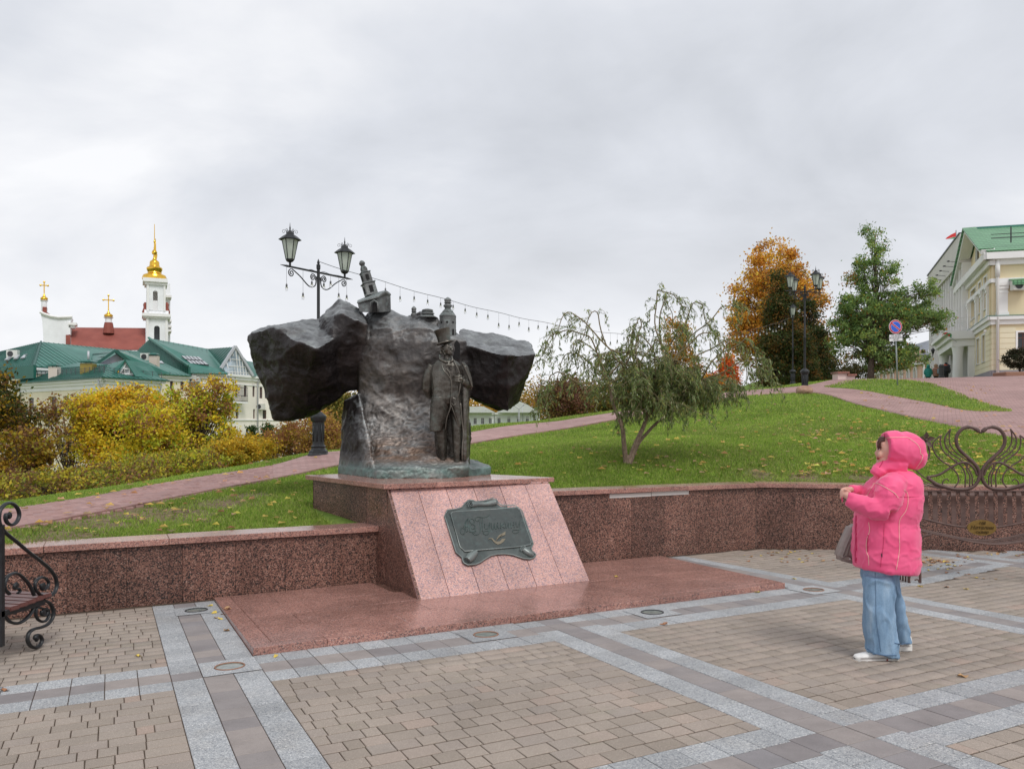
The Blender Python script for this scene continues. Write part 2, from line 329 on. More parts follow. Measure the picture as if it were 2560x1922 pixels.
    m=NT('quill_relief'); M['quill']=m.set((.20,.17,.12),.45,.4)
    m=NT('black_iron'); p=m.pos(); m.bump(m.noise(p,60,4),.25,.003); M['black']=m.set(m.ramp(m.noise(p,14,3),[(.3,(.009,.010,.011)),(.7,(.017,.019,.022))]),.45,.0,.45)
    m=NT('brown_iron'); p=m.pos(); m.bump(m.noise(p,90,3),.5,.003); M['brown_iron']=m.set(m.ramp(m.noise(p,12,3),[(.3,(.075,.042,.036)),(.7,(.13,.075,.062))]),.5,.1,.45)
    m=NT('brown_slat_wood'); p=m.pos((1,14,14)); M['wood']=m.set(m.ramp(m.noise(p,5,4,.6),[(.3,(.10,.035,.03)),(.7,(.17,.068,.058))]),.42,0,.5); 
    m=NT('lantern_glass'); p=m.pos(); M['lglass']=m.set(m.ramp(m.noise(p,6,3),[(.3,(.34,.39,.33)),(.7,(.44,.48,.42))]),.3,0,.5)
    m=NT('bulb_glass'); M['bulb']=m.set((.9,.9,.9),.05,0,.5,Transmission_Weight=.9,IOR=1.2)
    m=NT('window_glass'); p=m.pos((.3,.3,.3)); M['glass']=m.set(m.ramp(m.noise(p,1.7,2),[(.35,(.02,.024,.028)),(.65,(.10,.105,.11))]),.08,0,.6)
    m=NT('window_glass_pale'); p=m.pos(); M['glass_pale']=m.set((.42,.44,.46),.12,0,.6)
    m=NT('gable_glass'); p=m.pos(); M['glass_blue']=m.set(m.ramp(m.noise(p,.5,3),[(.35,(.16,.21,.24)),(.65,(.38,.45,.50))]),.1,0,.7)
    m=NT('uplight_glass'); p=m.pos(); M['uplight']=m.set(m.ramp(m.noise(p,18,4),[(.3,(.14,.18,.17)),(.7,(.30,.32,.29))]),.12,0,.6)
    def plaster(name,c,k=.08):
        m=NT(name); p=m.pos(); cc=m.mix(1,c,m.ramp(m.noise(p,.35,6,.6),[(.3,1-k),(.7,1+k*.6)]),'MULTIPLY'); cc=m.mix(m.ramp(m.noise(m.pos((1.5,1.5,.15)),.8,5,.65),[(.55,0),(.8,.22)]),cc,m.mix(1,cc,(.78,.74,.68),'MULTIPLY')); M[name]=m.set(cc,.85,0,.2)
    plaster('cream',(.86,.77,.60)); plaster('cream_pale',(.86,.81,.73)); plaster('white_plaster',(.82,.83,.85),.1); plaster('white_trim',(.82,.81,.80),.05)
    plaster('yellow',(.76,.65,.44)); plaster('yellow_pale',(.80,.73,.54)); plaster('pink_plaster',(.72,.46,.36)); plaster('grey_plinth',(.30,.29,.31)); plaster('pale_stone',(.66,.63,.60)); plaster('pinkish',(.66,.52,.48)); plaster('lilac',(.42,.38,.46)); plaster('chimney_brick',(.62,.54,.48)); plaster('tympanum',(.50,.36,.24))
    def metal(name,a,b,rough=.4,sc=.5):
        m=NT(name); p=m.pos(); c=m.ramp(m.noise(p,sc,5,.6),[(.3,a),(.7,b)]); M[name]=m.set(c,rough,.1,.5)
    metal('green_roof',(.022,.13,.10),(.042,.19,.145)); metal('green_seam',(.012,.075,.06),(.02,.105,.08)); metal('green_dark',(.012,.10,.075),(.02,.13,.10)); metal('pale_green_roof',(.30,.33,.27),(.37,.39,.32),.6); metal('grey_roof',(.15,.165,.19),(.22,.235,.26),.5)
    metal('window_brown',(.13,.05,.035),(.20,.08,.055)); metal('pipe_grey',(.42,.43,.46),(.50,.51,.54)); metal('post_grey',(.22,.25,.26),(.32,.35,.36)); metal('white_metal',(.62,.62,.60),(.74,.74,.72)); metal('wire_grey',(.06,.06,.065),(.09,.09,.10)); metal('unit_white',(.60,.60,.56),(.70,.70,.66)); metal('dark_iron',(.03,.03,.035),(.05,.05,.055)); metal('ochre_metal',(.20,.15,.02),(.30,.22,.04))
    m=NT('gold'); p=m.pos(); m.bump(m.noise(p,2,3),.1,.05); M['gold']=m.set((.83,.50,.07),.22,1.0)
    m=NT('red_tiles'); p=m.pos(); w=m.n('ShaderNodeTexWave'); w.wave_type='BANDS'; w.bands_direction='Z'; w.inputs['Scale'].default_value=1.1; m.l(p,w.inputs[0])
    c=m.mix(1,m.ramp(m.noise(p,.4,4),[(.3,(.25,.062,.045)),(.7,(.33,.09,.065))]),m.ramp(w.outputs[0],[(.0,.6),(.35,1.05)]),'MULTIPLY'); m.bump(w.outputs[0],.5,.1); M['red_tiles']=m.set(c,.7)
    m=NT('green_tiles'); p=m.pos(); w=m.n('ShaderNodeTexWave'); w.bands_direction='Z'; w.inputs['Scale'].default_value=1.25; w.inputs['Distortion'].default_value=.3; m.l(p,w.inputs[0]); w2=m.n('ShaderNodeTexWave'); w2.bands_direction='X'; w2.inputs['Scale'].default_value=1.3; m.l(p,w2.inputs[0])
    c=m.mix(1,m.ramp(m.noise(p,.6,4),[(.3,(.10,.27,.13)),(.7,(.15,.35,.18))]),m.ramp(m.math('MULTIPLY',w.outputs[0],w2.outputs[0]),[(.0,.5),(.3,1.15)]),'MULTIPLY'); M['green_tiles']=m.set(c,.45)
    # cloth, skin
    m=NT('pink_nylon'); p=m.coord('Object'); c=m.ramp(m.noise(p,7,4),[(.3,(.80,.075,.21)),(.7,(.88,.12,.27))]); m.bump(m.noise(p,500,2),.12,.001); M['pink_nylon']=m.set(c,.58,0,.3,Sheen_Weight=.25)
    m=NT('pink_lining'); M['pink_dark']=m.set((.55,.03,.12),.6)
    m=NT('piping'); M['piping']=m.set((.86,.52,.45),.6)
    m=NT('denim'); p=m.coord('Object'); c=m.ramp(m.noise(m.coord('Object',(5,5,1.2)),2.4,5,.6),[(.3,(.14,.235,.36)),(.55,(.24,.36,.50)),(.75,(.37,.49,.61))]); c=m.mix(1,c,m.ramp(m.noise(p,260,2),[(.3,.8),(.7,1.2)]),'MULTIPLY'); M['denim']=m.set(c,.85,0,.15)
    m=NT('denim_hem'); M['denim_hem']=m.set((.09,.16,.27),.85)
    m=NT('skin'); p=m.coord('Object'); M['skin']=m.set(m.ramp(m.noise(p,14,4),[(.3,(.56,.30,.235)),(.7,(.66,.39,.31))]),.5,0,.4,Subsurface_Weight=.15,Subsurface_Scale=.01)
    for nm,c,r in (('hair',(.06,.018,.012),.5),('lips',(.35,.06,.06),.4),('eye_white',(.6,.58,.56),.3),('pupil',(.02,.015,.012),.3),('shoe_white',(.78,.77,.75),.45),('sole',(.72,.70,.67),.6),('red_bit',(.25,.02,.015),.5),('bag_leather',(.30,.235,.215),.4),('bag_dark',(.16,.12,.11),.4),('silver',(.6,.6,.6),.2),('navy',(.018,.022,.04),.6),('black_cloth',(.014,.013,.015),.8),('teal_nylon',(.01,.22,.19),.5),('tan_nylon',(.33,.16,.11),.55),('tan_fur',(.30,.20,.12),.8),('orange_cloth',(.70,.13,.05),.6),('grey_blue',(.22,.27,.31),.6),('plastic_white',(.75,.74,.76),.5),('flag_red',(.62,.03,.03),.7),('flag_green',(.05,.30,.12),.7),('sign_red',(.48,.01,.04),.35),('sign_blue',(.015,.10,.60),.35),('sign_white',(.72,.72,.74),.4),('sign_ink',(.06,.06,.08),.5),('recess_shade',(.008,.007,.007),.9),('stone_brown',(.28,.15,.10),.8),('dark_window',(.03,.035,.04),.15),('red_cloth',(.6,.05,.07),.7)):
        m=NT(nm); p=m.coord('Object'); c2=m.mix(1,c,m.ramp(m.noise(p,25,3),[(.3,.88),(.7,1.1)]),'MULTIPLY'); M[nm]=m.set(c2,r)
    m=NT('boulder'); p=m.pos(); m.bump(m.noise(p,12,6,.6),.6,.03); M['boulder']=m.set(m.ramp(m.noise(p,5,6,.6),[(.3,(.25,.13,.09)),(.7,(.42,.27,.20))]),.85)
    m=NT('bark'); p=m.pos((1,1,.3)); n=m.noise(p,24,6,.65); m.bump(n,.8,.02); M['bark']=m.set(m.ramp(n,[(.3,(.045,.035,.026)),(.7,(.13,.10,.075))]),.9)
    m=NT('willow_bark'); p=m.pos((1,1,.4)); n=m.noise(p,30,6,.65); m.bump(n,.9,.015); M['willow_bark']=m.set(m.ramp(n,[(.3,(.11,.075,.05)),(.55,(.24,.17,.12)),(.75,(.36,.30,.22))]),.85)
    m=NT('willow_twig'); p=m.pos(); M['willow_twig']=m.set(m.ramp(m.noise(p,5,3),[(.3,(.13,.10,.045)),(.7,(.22,.17,.09))]),.7)
    m=NT('leaf'); a=m.n('ShaderNodeAttribute'); a.attribute_name='tint'; m.set(a.outputs['Color'],.55,0,.3)
    tr=m.n('ShaderNodeBsdfTranslucent'); m.l(a.outputs['Color'],tr.inputs[0]); ms=m.n('ShaderNodeMixShader'); ms.inputs[0].default_value=.48; m.l(m.b.outputs[0],ms.inputs[1]); m.l(tr.outputs[0],ms.inputs[2]); m.l(ms.outputs[0],m.o.inputs[0]); M['leaf']=m.m
build_mats(); M=MATS
# ---------------------------------------------------------------- terrain
CP=[]
def cp(u,v,Y): p=P(u,v,Y); CP.append((p.x,p.y,p.z))
def cab(a,b,z): p=G(a,b); CP.append((p.x,p.y,z))
for a in (-12,-7,-4,-2,0,1.2,2.4): cab(a,9.8,.315)
for a,b in ((5.4,9.9),(7,9.8),(9,9.75),(10.5,8.7),(12.2,7.5),(14.5,5.8),(18,2.8),(22,0)): cab(a,b,.60)
NE=[(-700,1440,6.9),(-350,1385,7.6),(0,1326,8.9),(316,1271,10.8),(506,1233,12.3),(700,1198,14.2),(950,1152,17),(1180,1112,20.2),(1400,1077,23.5),(1560,1047,26.3),(1700,1020,28.8),(1860,990,30.5),(2034,982,31.5),(2133,1010,27.5),(2221,1031,24),(2327,1055,20.5),(2560,1101,16.5),(2900,1150,13.5)]
FE=[(-700,1365,8.7),(-350,1318,9.6),(0,1279,10.9),(221,1247,12.4),(475,1200,14.8),(700,1166,17),(950,1125,20),(1180,1084,23.5),(1400,1056,27),(1560,1030,29.5),(1700,1004,33),(1860,980,35),(2045,960,38),(2115,952,45),(2250,949,52),(2400,948,60),(2560,946,64),(2900,935,60)]
for q in NE+FE: cp(*q)
for q in ((1567,1160,13.5),(1300,1130,15),(1850,1075,19.5),(1500,1095,19.5),(1800,1130,14.5),(2100,1100,17),(2062,969,36),(2203,989,31.5),(2415,1033,24.5),(2531,1031,23.8),(2393,985,31),(2288,957,37.5),(2115,955,37),(796,1134,17.6),(2012,983,32),(1980,966,45),(2240,957,36)): cp(*q)
# crest beyond the path, then the valley
for u,v,Y in ((-350,1295,11.2),(0,1262,12.2),(190,1232,13.8),(475,1186,17),(700,1150,19.8),(950,1110,24),(1180,1066,27),(1400,1046,31),(1600,1018,35),(1750,990,38)): cp(u,v,Y)
for u,Y,z in ((-700,22,-3.8),(-300,22,-3.6),(100,24,-3.4),(400,27,-3.2),(700,31,-2.8),(1000,36,-2.6),(1300,44,-2.2),(1600,54,-1.5),(0,45,-9),(500,50,-9),(1000,60,-8.5),(1300,80,-8),(-500,60,-11),(0,90,-12.5),(700,110,-12.5),(1300,120,-11),(500,190,-13),(1250,200,-9),(-600,150,-13),(1700,130,-6),(1850,60,1.5)):
    CP.append(((u-CX)/F*Y,Y,z))
for x,y,z in ((32,72,5.0),(45,70,5.2),(60,60,5.2),(50,100,5.4),(40,120,5.4),(75,100,5.6),(30,110,5.0),(22,60,4.3),(60,30,3.2),(30,22,2.0),(22,14,1.1),(45,45,4.4),(100,60,6)): CP.append((x,y,z))
CPA=np.array(CP)
def _U(r2): return np.where(r2<1e-12,0,.5*r2*np.log(np.maximum(r2,1e-12)))
def _wp(x,y):                         # compress far distances so that the near ground is resolved
    r=np.sqrt(x*x+y*y); k=np.log1p(r/12.)*12./np.maximum(r,1e-6); return x*k,y*k
_cx,_cy=_wp(CPA[:,0],CPA[:,1]); _n=len(CPA)
_K=_U((_cx[:,None]-_cx[None])**2+(_cy[:,None]-_cy[None])**2)+np.eye(_n)*.25
_P=np.c_[np.ones(_n),_cx,_cy]; _A=np.block([[_K,_P],[_P.T,np.zeros((3,3))]]); _w=np.linalg.solve(_A,np.r_[CPA[:,2],0,0,0])
def TZ(x,y):
    x=np.asarray(x,dtype=float); y=np.asarray(y,dtype=float); sh=x.shape; x=x.ravel(); y=y.ravel(); o=np.empty(len(x))
    for i in range(0,len(x),40000):
        wx,wy=_wp(x[i:i+40000],y[i:i+40000]); k=_U((wx[:,None]-_cx[None])**2+(wy[:,None]-_cy[None])**2)
        o[i:i+40000]=k@_w[:_n]+_w[_n]+_w[_n+1]*wx+_w[_n+2]*wy
    r=np.sqrt(x*x+y*y); f=np.clip((r-170)/120,0,1); base=np.where(x>25,np.clip(5-(r-170)*.03,-10,5),-11.); o=o*(1-f)+base*f
    return o.reshape(sh)
def tz(x,y): return float(TZ(np.array([x]),np.array([y]))[0])
def hit(u,v):                         # march the ray of a photo pixel to the lawn
    r0=startr(math.atan((u-CX)/F)); k=(u-CX)/F; ys=np.linspace((r0+.02)/math.hypot(1,k),72,900); xs=k*ys; zs=H+(HY-v)/F*ys; d=zs-TZ(xs,ys); i=np.argmax(d<0) if (d<0).any() else 899; Y=ys[i]; return P(u,v,Y)
start=[G(a,b) for a,b in ((-40,9.75),(-12,9.75),(-4,9.75),(2.6,9.75),(5.2,9.95),(5.9,9.80),(9.05,9.62),(12.1,7.25),(14.3,5.6),(22,-.5),(60,-30))]
def startr(th):
    dx,dy=math.sin(th),math.cos(th); best=None
    for p,q in zip(start,start[1:]):
        ex,ey=q.x-p.x,q.y-p.y; den=dx*ey-dy*ex
        if abs(den)<1e-9: continue
        t=(p.x*ey-p.y*ex)/den; s=(p.x*dy-p.y*dx)/den
        if t>0 and -1e-6<=s<=1+1e-6: best=t if best is None else min(best,t)
    return best or 12.
ths=np.radians(np.arange(-72,72.01,.5)); NR=150; rad=[]
for th in ths:
    r0=startr(th); k=np.linspace(0,1,NR); rad.append(r0*np.exp(k**1.15*math.log(3200/r0)))
rad=np.array(rad); TX=rad*np.sin(ths)[:,None]; TY=rad*np.cos(ths)[:,None]; TZZ=TZ(TX,TY)
idx=np.arange(len(ths)*NR).reshape(len(ths),NR)
fc=np.stack([idx[:-1,:-1],idx[:-1,1:],idx[1:,1:],idx[1:,:-1]],-1).reshape(-1,4)[:,::-1]
ter=npmesh('lawn_ground',np.stack([TX,TY,TZZ],-1).reshape(-1,3),fc,M['soil'],smooth=True); tag(ter,kind='structure')
def pip(poly,x,y):
    c=np.zeros(x.shape,bool); n=len(poly)
    for i in range(n):
        x0,y0=poly[i]; x1,y1=poly[(i+1)%n]
        m=((y0>y)!=(y1>y)); 
        with np.errstate(divide='ignore',invalid='ignore'): xi=(x1-x0)*(y-y0)/(y1-y0)+x0
        c^=m&(x<xi)
    return c
# ---- red brick path and the road it opens into, as one ribbon draped over the ground
nE=catmull([P(*q) for q in NE],14); fE=catmull([P(*q) for q in FE],14)
nE=np.array([(p.x,p.y) for p in nE]); fE=np.array([(p.x,p.y) for p in fE])
def ribbon(i0,i1,nt,dz,name,mat,t0=0.,t1=1.,parent=None):
    t=np.r_[t0-.002,np.linspace(t0,t1,nt-2),t1+.002]; X=nE[i0:i1+1,None,:]*(1-t[None,:,None])+fE[i0:i1+1,None,:]*t[None,:,None]
    z=TZ(X[...,0],X[...,1])+dz+.0008*X[...,1]; z[:,0]-=.12; z[:,-1]-=.12; V=np.dstack([X,z]).reshape(-1,3); n=i1-i0+1; id_=np.arange(n*nt).reshape(n,nt)
    f=np.stack([id_[:-1,:-1],id_[:-1,1:],id_[1:,1:],id_[1:,:-1]],-1).reshape(-1,4)[:,::-1]
    return npmesh(name,V,f,mat,parent,smooth=True)
NB=70                                  # the part near enough to lay brick by brick
path=ribbon(0,NB,10,.0,'brick_path',M['joint']); tag(path,kind='structure')
road=ribbon(NB-1,len(nE)-1,40,.022,'brick_road',M['pink_field']); tag(road,kind='structure')
pathpoly=[tuple(p) for p in nE]+[tuple(p) for p in fE[::-1]]
ISL=[(2062,969.6,35),(2085,961,36),(2115,955.5,37),(2200,955,38),(2288,957,37.5),(2340,969,34.5),(2393,985,31),(2470,1010,26.5),(2531,1031,23.8),(2480,1035,24),(2415,1033,24.8),(2330,1014,27.5),(2203,989,31.5),(2130,978,33.5)]
ipts=catmull([P(*q) for q in ISL],4,closed=True); ic=sum(ipts,Vector())/len(ipts); vs=[];
for k in range(9):
    for p in ipts: q=ic.lerp(p,1-k/8.); vs.append((q.x,q.y))
vs=np.array(vs); zi=TZ(vs[:,0],vs[:,1])+.05+.0008*vs[:,1]; zi[:len(ipts)]-=.08; ni=len(ipts)
fi=[(k*ni+i,k*ni+(i+1)%ni,(k+1)*ni+(i+1)%ni,(k+1)*ni+i) for k in range(8) for i in range(ni)]
isl=npmesh('lawn_island',np.c_[vs,zi],fi,M['soil'],smooth=True); tag(isl,kind='structure')
islpoly=[(p.x,p.y) for p in ipts]
# ---- piece shapes shared by bricks and slabs
def piece(L,Wd,h,bv,rc=0):
    x,y=L/2,Wd/2; v=[(-x,-y,-h),(x,-y,-h),(x,y,-h),(-x,y,-h),(-x,-y,-bv),(x,-y,-bv),(x,y,-bv),(-x,y,-bv),(-x+bv,-y+bv,0),(x-bv,-y+bv,0),(x-bv,y-bv,0),(-x+bv,y-bv,0)]
    f=[(0,1,5,4),(1,2,6,5),(2,3,7,6),(3,0,4,7),(4,5,9,8),(5,6,10,9),(6,7,11,10),(7,4,8,11),(8,9,10,11)]; return np.array(v),f
_pm={}
def place(items,name,mats,parent,stuffname,limit=300):
    """items: (matrix4, dims, sortkey). The nearest become parts of their own, the rest one joined part."""
    items=sorted(items,key=lambda q:q[2])
    for M4,dims,_ in items[:limit]:
        if dims not in _pm or _pm[dims].materials[0]!=mats[0]:
            v,f=piece(*dims); me=bpy.data.meshes.new(name); me.from_pydata([tuple(q) for q in v],[],f); me.materials.append(mats[0]); _pm[dims]=me
        ob=bpy.data.objects.new(name,_pm[dims]); COL.objects.link(ob); ob.parent=parent; ob.matrix_local=Matrix.Translation(-ORG.get(parent.name,Vector()))@M4
    if len(items)>limit:
        V=[];Fc=[];k=0
        for M4,dims,_ in items[limit:]:
            v,f=piece(*dims); m=np.array(M4); V.append(v@m[:3,:3].T+m[:3,3]); Fc+= [tuple(i+k for i in q) for q in f]; k+=12
        V=np.concatenate(V); o=npmesh(stuffname,V,np.array(Fc),mats[1],parent); tag(o,kind='stuff')
RM=Matrix.Rotation(math.atan2(.449,.8935),4,'Z')@Matrix.Rotation(-math.atan(SL),4,'X')
rnd=random.Random(5)
def gm(a,b,h=0,jz=.0012,jr=.35,rot=0):
    p=G(a,b,h+rnd.uniform(-jz,jz)*.7); return Matrix.Translation(p)@RM@Matrix.Rotation(R(rnd.uniform(-jr,jr)+rot),4,'Z')@Matrix.Rotation(R(rnd.uniform(-.25,.25)),4,'X')@Matrix.Rotation(R(rnd.uniform(-.25,.25)),4,'Y')
def vis(p):                            # in the photograph's frame (with a margin)?
    if p.y<.5: return False
    u=p.x/p.y*F+CX; v=HY-(p.z-H)/p.y*F; return -20<u<2580 and v<1940
# ---- plaza
plz=MB(); q=[G(a,b,-.03) for a,b in ((-16,-8),(26,-8),(26,14),(-16,10.2))]; q[2]=G(26,-3,-.03)
pts=[G(-16,-8,-.0065),G(30,-8,-.0065),G(22,-.8,-.0065),G(12,7.2,-.0065),G(9.05,9.6,-.0065),G(5.3,9.75,-.0065),G(-16,9.7,-.0065)]
plz.prism(pts,(0,0,-.3)); plaza=plz.build('plaza_pavement',M['joint']); tag(plaza,kind='structure')
AB=[(-5.6,-4.97),(-2.61,-1.98),(.39,1.02),(3.36,4.02),(6.87,7.53),(10.4,11.06),(13.9,14.5)]      # bands running towards the wall
def bband(a0,a1): return (6.0,6.70) if a1<=.4 else (5.88,6.67) if a1<7 else (6.03,6.70)
bricks=[];gs=[];ts=[]
LIGHTS=[(.81,6.42),(.79,8.87),(2.94,6.36),(4.74,6.37),(6.98,6.42)]
def wallb(a): return 9.44 if a<5.5 else 9.52-(a-5.5)*.035 if a<9.0 else 9.38-(a-9)*.785
def inplat(a,b): return b>6.66 and b<9.6 and 1.03<a<6.80+(b-6.67)*.13
GR='grey_granite'; 
def slabat(a,b,la,lb,kind):
    if inplat(a,b) or b>wallb(a)-.02: return
    for i,(x,y) in enumerate(LIGHTS):
        if False: return
    M4=gm(a,b,0,.0015,.15); p=M4.translation; key=p.length+(0 if vis(p) else 1000)
    (gs if kind=='g' else ts).append((M4,(round(la-.005,3),round(lb-.005,3),.02,.0025),key))
for a0,a1 in AB:
    w=(a1-a0)/3; b=9.6 if a1<12 else 5; b=6.0+.21*17; k=0
    while b>.6:
        st=.21
        for i in range(3):
            a=a0+w*(i+.5); B0,B1=(6.0,6.70)
            mid=(6.22<b-.1<6.46) or (3.03<b-.1<3.24)
            kind='t' if (i==1)!=(mid and i!=1) else 'g'
            if i==1 and mid: kind='t'
            if abs(a0-3.36)<.1 and i==1 and 2.9<b-.1<3.5 and rnd.random()<.3: kind='g'
            slabat(a,b-st/2,w,st,kind)
        b-=st; k+=1
segs=[(-16,AB[0][0])]+[(AB[i][1],AB[i+1][0]) for i in range(len(AB)-1)]
for s0,s1 in segs:
    for (B0,B1) in (bband(s0,s1),(2.8,3.47),(-.4,.23)):
        n=max(1,round((s1-s0)/.212)); w=(s1-s0)/n; hb=(B1-B0)/3
        for j in range(n):
            for i in range(3):
                a=s0+w*(j+.5); sk=.14*max(0,a-8.2) if B0>5 else 0
                slabat(a,B0+hb*(i+.5)+sk,w,hb,'t' if i==1 else 'g')
# round in-ground lamps sit in larger granite squares (built below)
def field(a0,a1,b0,b1,lim=None):
    b=b1; nr=max(1,round((b1-b0)/.139)); hh=(b1-b0)/nr
    for _r in range(nr):
        bt=b-hh; h=hh
        a=a0+rnd.uniform(-.12,0)
        while a<a1:
            L=rnd.choice((.10,.145,.145,.195,.20)); x0=max(a,a0); x1=min(a+L,a1)
            if a1-x1<.06: x1=a1
            if x1-x0<.05 and x0==a0: x1=x0=a0; a=a0; L=rnd.choice((.10,.145,.195)); x1=a0+L
            if x1-x0>.03:
                ac,bc=(x0+x1)/2,(b+bt)/2; sk=.14*max(0,ac-8.2) if b0>6.5 else 0
                if lim and bc+.06>lim(ac): a=x1; continue
                if not inplat(ac,bc-.05) and bc+sk<wallb(ac)-.06 and not any((ac-x)**2+(bc-y)**2<.22**2 for x,y in LIGHTS[:0]):
                    M4=gm(ac,bc+sk,.0,.0025,.7); p=M4.translation; key=p.length+(0 if vis(p) else 1000)
                    bricks.append((M4,(round(x1-x0-.006,3),round(h-.014,3),.02,.003),key))
            a=x1
        b-=hh
for s0,s1 in segs:
    B0,B1=bband(s0,s1); field(s0,s1,B1,9.5); field(s0,s1,3.47,B0) if s0<7 else field(s0,s1,3.47,6.03+.14*max(0,s1-8.2),lambda a:6.03+.14*max(0,a-8.2)+.05); field(s0,s1,.23,2.8)
field(AB[-1][1],20,-2,6)
place(bricks,'paving_brick',(M['brick'],M['brick_i']),plaza,'paving_bricks_beyond')
place(gs,'granite_slab',(M['grey_granite'],M['grey_granite_i']),plaza,'granite_slabs_beyond')
place(ts,'paving_slab',(M['slab'],M['slab_i']),plaza,'paving_slabs_beyond')
# ---- bricks of the path
pb=[]; cl=(nE+fE)/2; seg=np.r_[0,np.cumsum(np.hypot(*np.diff(cl[:NB+1],axis=0).T))]
Ltot=seg[-1]; nrow=int(Ltot/.107)
for r in range(nrow):
    s=(r+.5)*.107; i=np.interp(s,seg,np.arange(NB+1)); i0=int(min(i,NB-1)); f=i-i0
    n=nE[i0]*(1-f)+nE[i0+1]*f; e=fE[i0]*(1-f)+fE[i0+1]*f; wdt=np.hypot(*(e-n)); nb=int(wdt/.205)
    tt=(np.arange(nb+1)+(.5 if r%2 else 0))/nb
    for t in tt:
        if t>1.0: continue
        c=n*(1-t)+e*t; d=(e-n)/wdt; pb.append((c[0],c[1],math.atan2(d[1],d[0]),wdt/nb))
pa=np.array(pb); dx=.05; z0=TZ(pa[:,0],pa[:,1]); zx=TZ(pa[:,0]+dx,pa[:,1]); zy=TZ(pa[:,0],pa[:,1]+dx); items=[]
for (x,y,an,L),z,a_,b_ in zip(pb,z0,zx,zy):
    nx=Vector((-(a_-z)/dx,-(b_-z)/dx,1)).normalized(); xd=Vector((math.cos(an),math.sin(an),0)); xd=(xd-nx*xd.dot(nx)).normalized(); yd=nx.cross(xd)
    m=Matrix((xd,yd,nx)).transposed().to_4x4(); m.translation=Vector((x,y,z+.0008*y+.016+rnd.uniform(-.002,.002))); p=m.translation
    items.append((m,(round(min(L,.22)-.008,3),.100,.03,.004),p.length+(0 if vis(p) else 1000)))
place(items,'path_brick',(M['pink'],M['pink_i']),path,'path_bricks_beyond')
# kerb stones along the near edge of the path
kb=MB(); 
for i in range(0,len(nE)-40):
    p,q=nE[i],nE[i+1]; L=math.hypot(*(q-p)); 
    if i>150 or L<.01: break
    n_=int(max(1,round(L/.5)))
    for k in range(n_):
        a=p+(q-p)*k/n_; b=p+(q-p)*(k+.985)/n_; za,zb=tz(*a)+.0008*a[1]+.006,tz(*b)+.0008*b[1]+.006
        kb.beam((a[0],a[1],za),(b[0],b[1],zb),.07,.06)
tag(kb.build('path_edging',M['pink_i'],path),kind='stuff')
# ---------------------------------------------------------------- granite retaining walls, platform, pedestal
def wallrun(name,pts,ztop,label,copz,pw=.56,cw=1.22,seed=1):
    """pts: (a,b) polyline of the front face; panels, joints and coping are parts"""
    rn=random.Random(seed); w=[G(*p) for p in pts]; root=empty(name,(w[0].x,w[0].y,w[0].z)); tag(root,label,'retaining wall')
    core=MB()
    for i in range(len(w)-1):
        p,q=w[i].copy(),w[i+1].copy(); d=(q-p); d.z=0; L=d.length; d/=L; n=Vector((-d.y,d.x,0))
        core.hexa([Vector((x.x,x.y,x.z-.3)) for x in (p+n*.035,q+n*.035,q+n*.34,p+n*.34)],[Vector((x.x,x.y,ztop-.075)) for x in (p+n*.035,q+n*.035,q+n*.34,p+n*.34)])
        k=max(1,round(L/pw))
        for j in range(k):
            a=p+(q-p)*(j/k); b=p+(q-p)*((j+1)/k); a=a+d*.0012; b=b-d*.0012; o=n*rn.uniform(-.002,.0025)
            m=MB().hexa([a+o+Vector((0,0,-.05)),b+o+Vector((0,0,-.05)),b+n*.032+Vector((0,0,-.05)),a+n*.032+Vector((0,0,-.05))],[Vector((x.x,x.y,ztop-.078)) for x in (a+o,b+o,b+n*.032,a+n*.032)])
            m.build('granite_panel',M['red_wall'],root,bevel=.0015)
        k=max(1,round(L/cw))
        for j in range(k):
            a=p+(q-p)*(j/k)+d*.0015; b=p+(q-p)*((j+1)/k)-d*.0015; o=-n*(.05+rn.uniform(0,.008)); dz=rn.uniform(-.004,.004)
            if j==0 and i>0:
                pass
            m=MB().hexa([Vector((x.x,x.y,ztop-.068+dz)) for x in (a+o,b+o,b+n*.37,a+n*.37)],[Vector((x.x,x.y,ztop+dz)) for x in (a+o,b+o,b+n*.37,a+n*.37)])
            m.build('coping_slab',M[copz],root,bevel=.004,seg=1)
    core.build('wall_core',M['red_wall'],root); return root
wl=wallrun('granite_wall',[(-16,9.48),(2.93,9.48)],.374,'low red granite retaining wall left of the pedestal, below the sloping brick path','red_flat')
wr=wallrun('granite_wall',[(5.0,9.60),(9.0,9.42),(15.2,4.55),(24,-2.4)],.69,'taller bent red granite retaining wall right of the pedestal, behind the swan bench','coping_grey' if 'coping_grey' in M else 'red_flat',seed=4)
# white mortar patches under the coping of the right wall
mt=MB(); 
for a0,a1,z0,z1 in ((6.35,7.05,.555,.612),(7.06,7.72,.56,.622)):
    b0=9.60-(a0-5)*.045; b1=9.60-(a1-5)*.045; mt.hexa([G(a0,b0-.004)*1,G(a1,b1-.004)*1,G(a1,b1+.01)*1,G(a0,b0+.01)*1],[G(a0,b0-.004),G(a1,b1-.004),G(a1,b1+.01),G(a0,b0+.01)])
    k=len(mt.v)-8
    for i in range(4): mt.v[k+i]=(mt.v[k+i][0],mt.v[k+i][1],z0); mt.v[k+4+i]=(mt.v[k+4+i][0],mt.v[k+4+i][1],z1)
mt.build('mortar_patch',M['pale_stone'],wr)
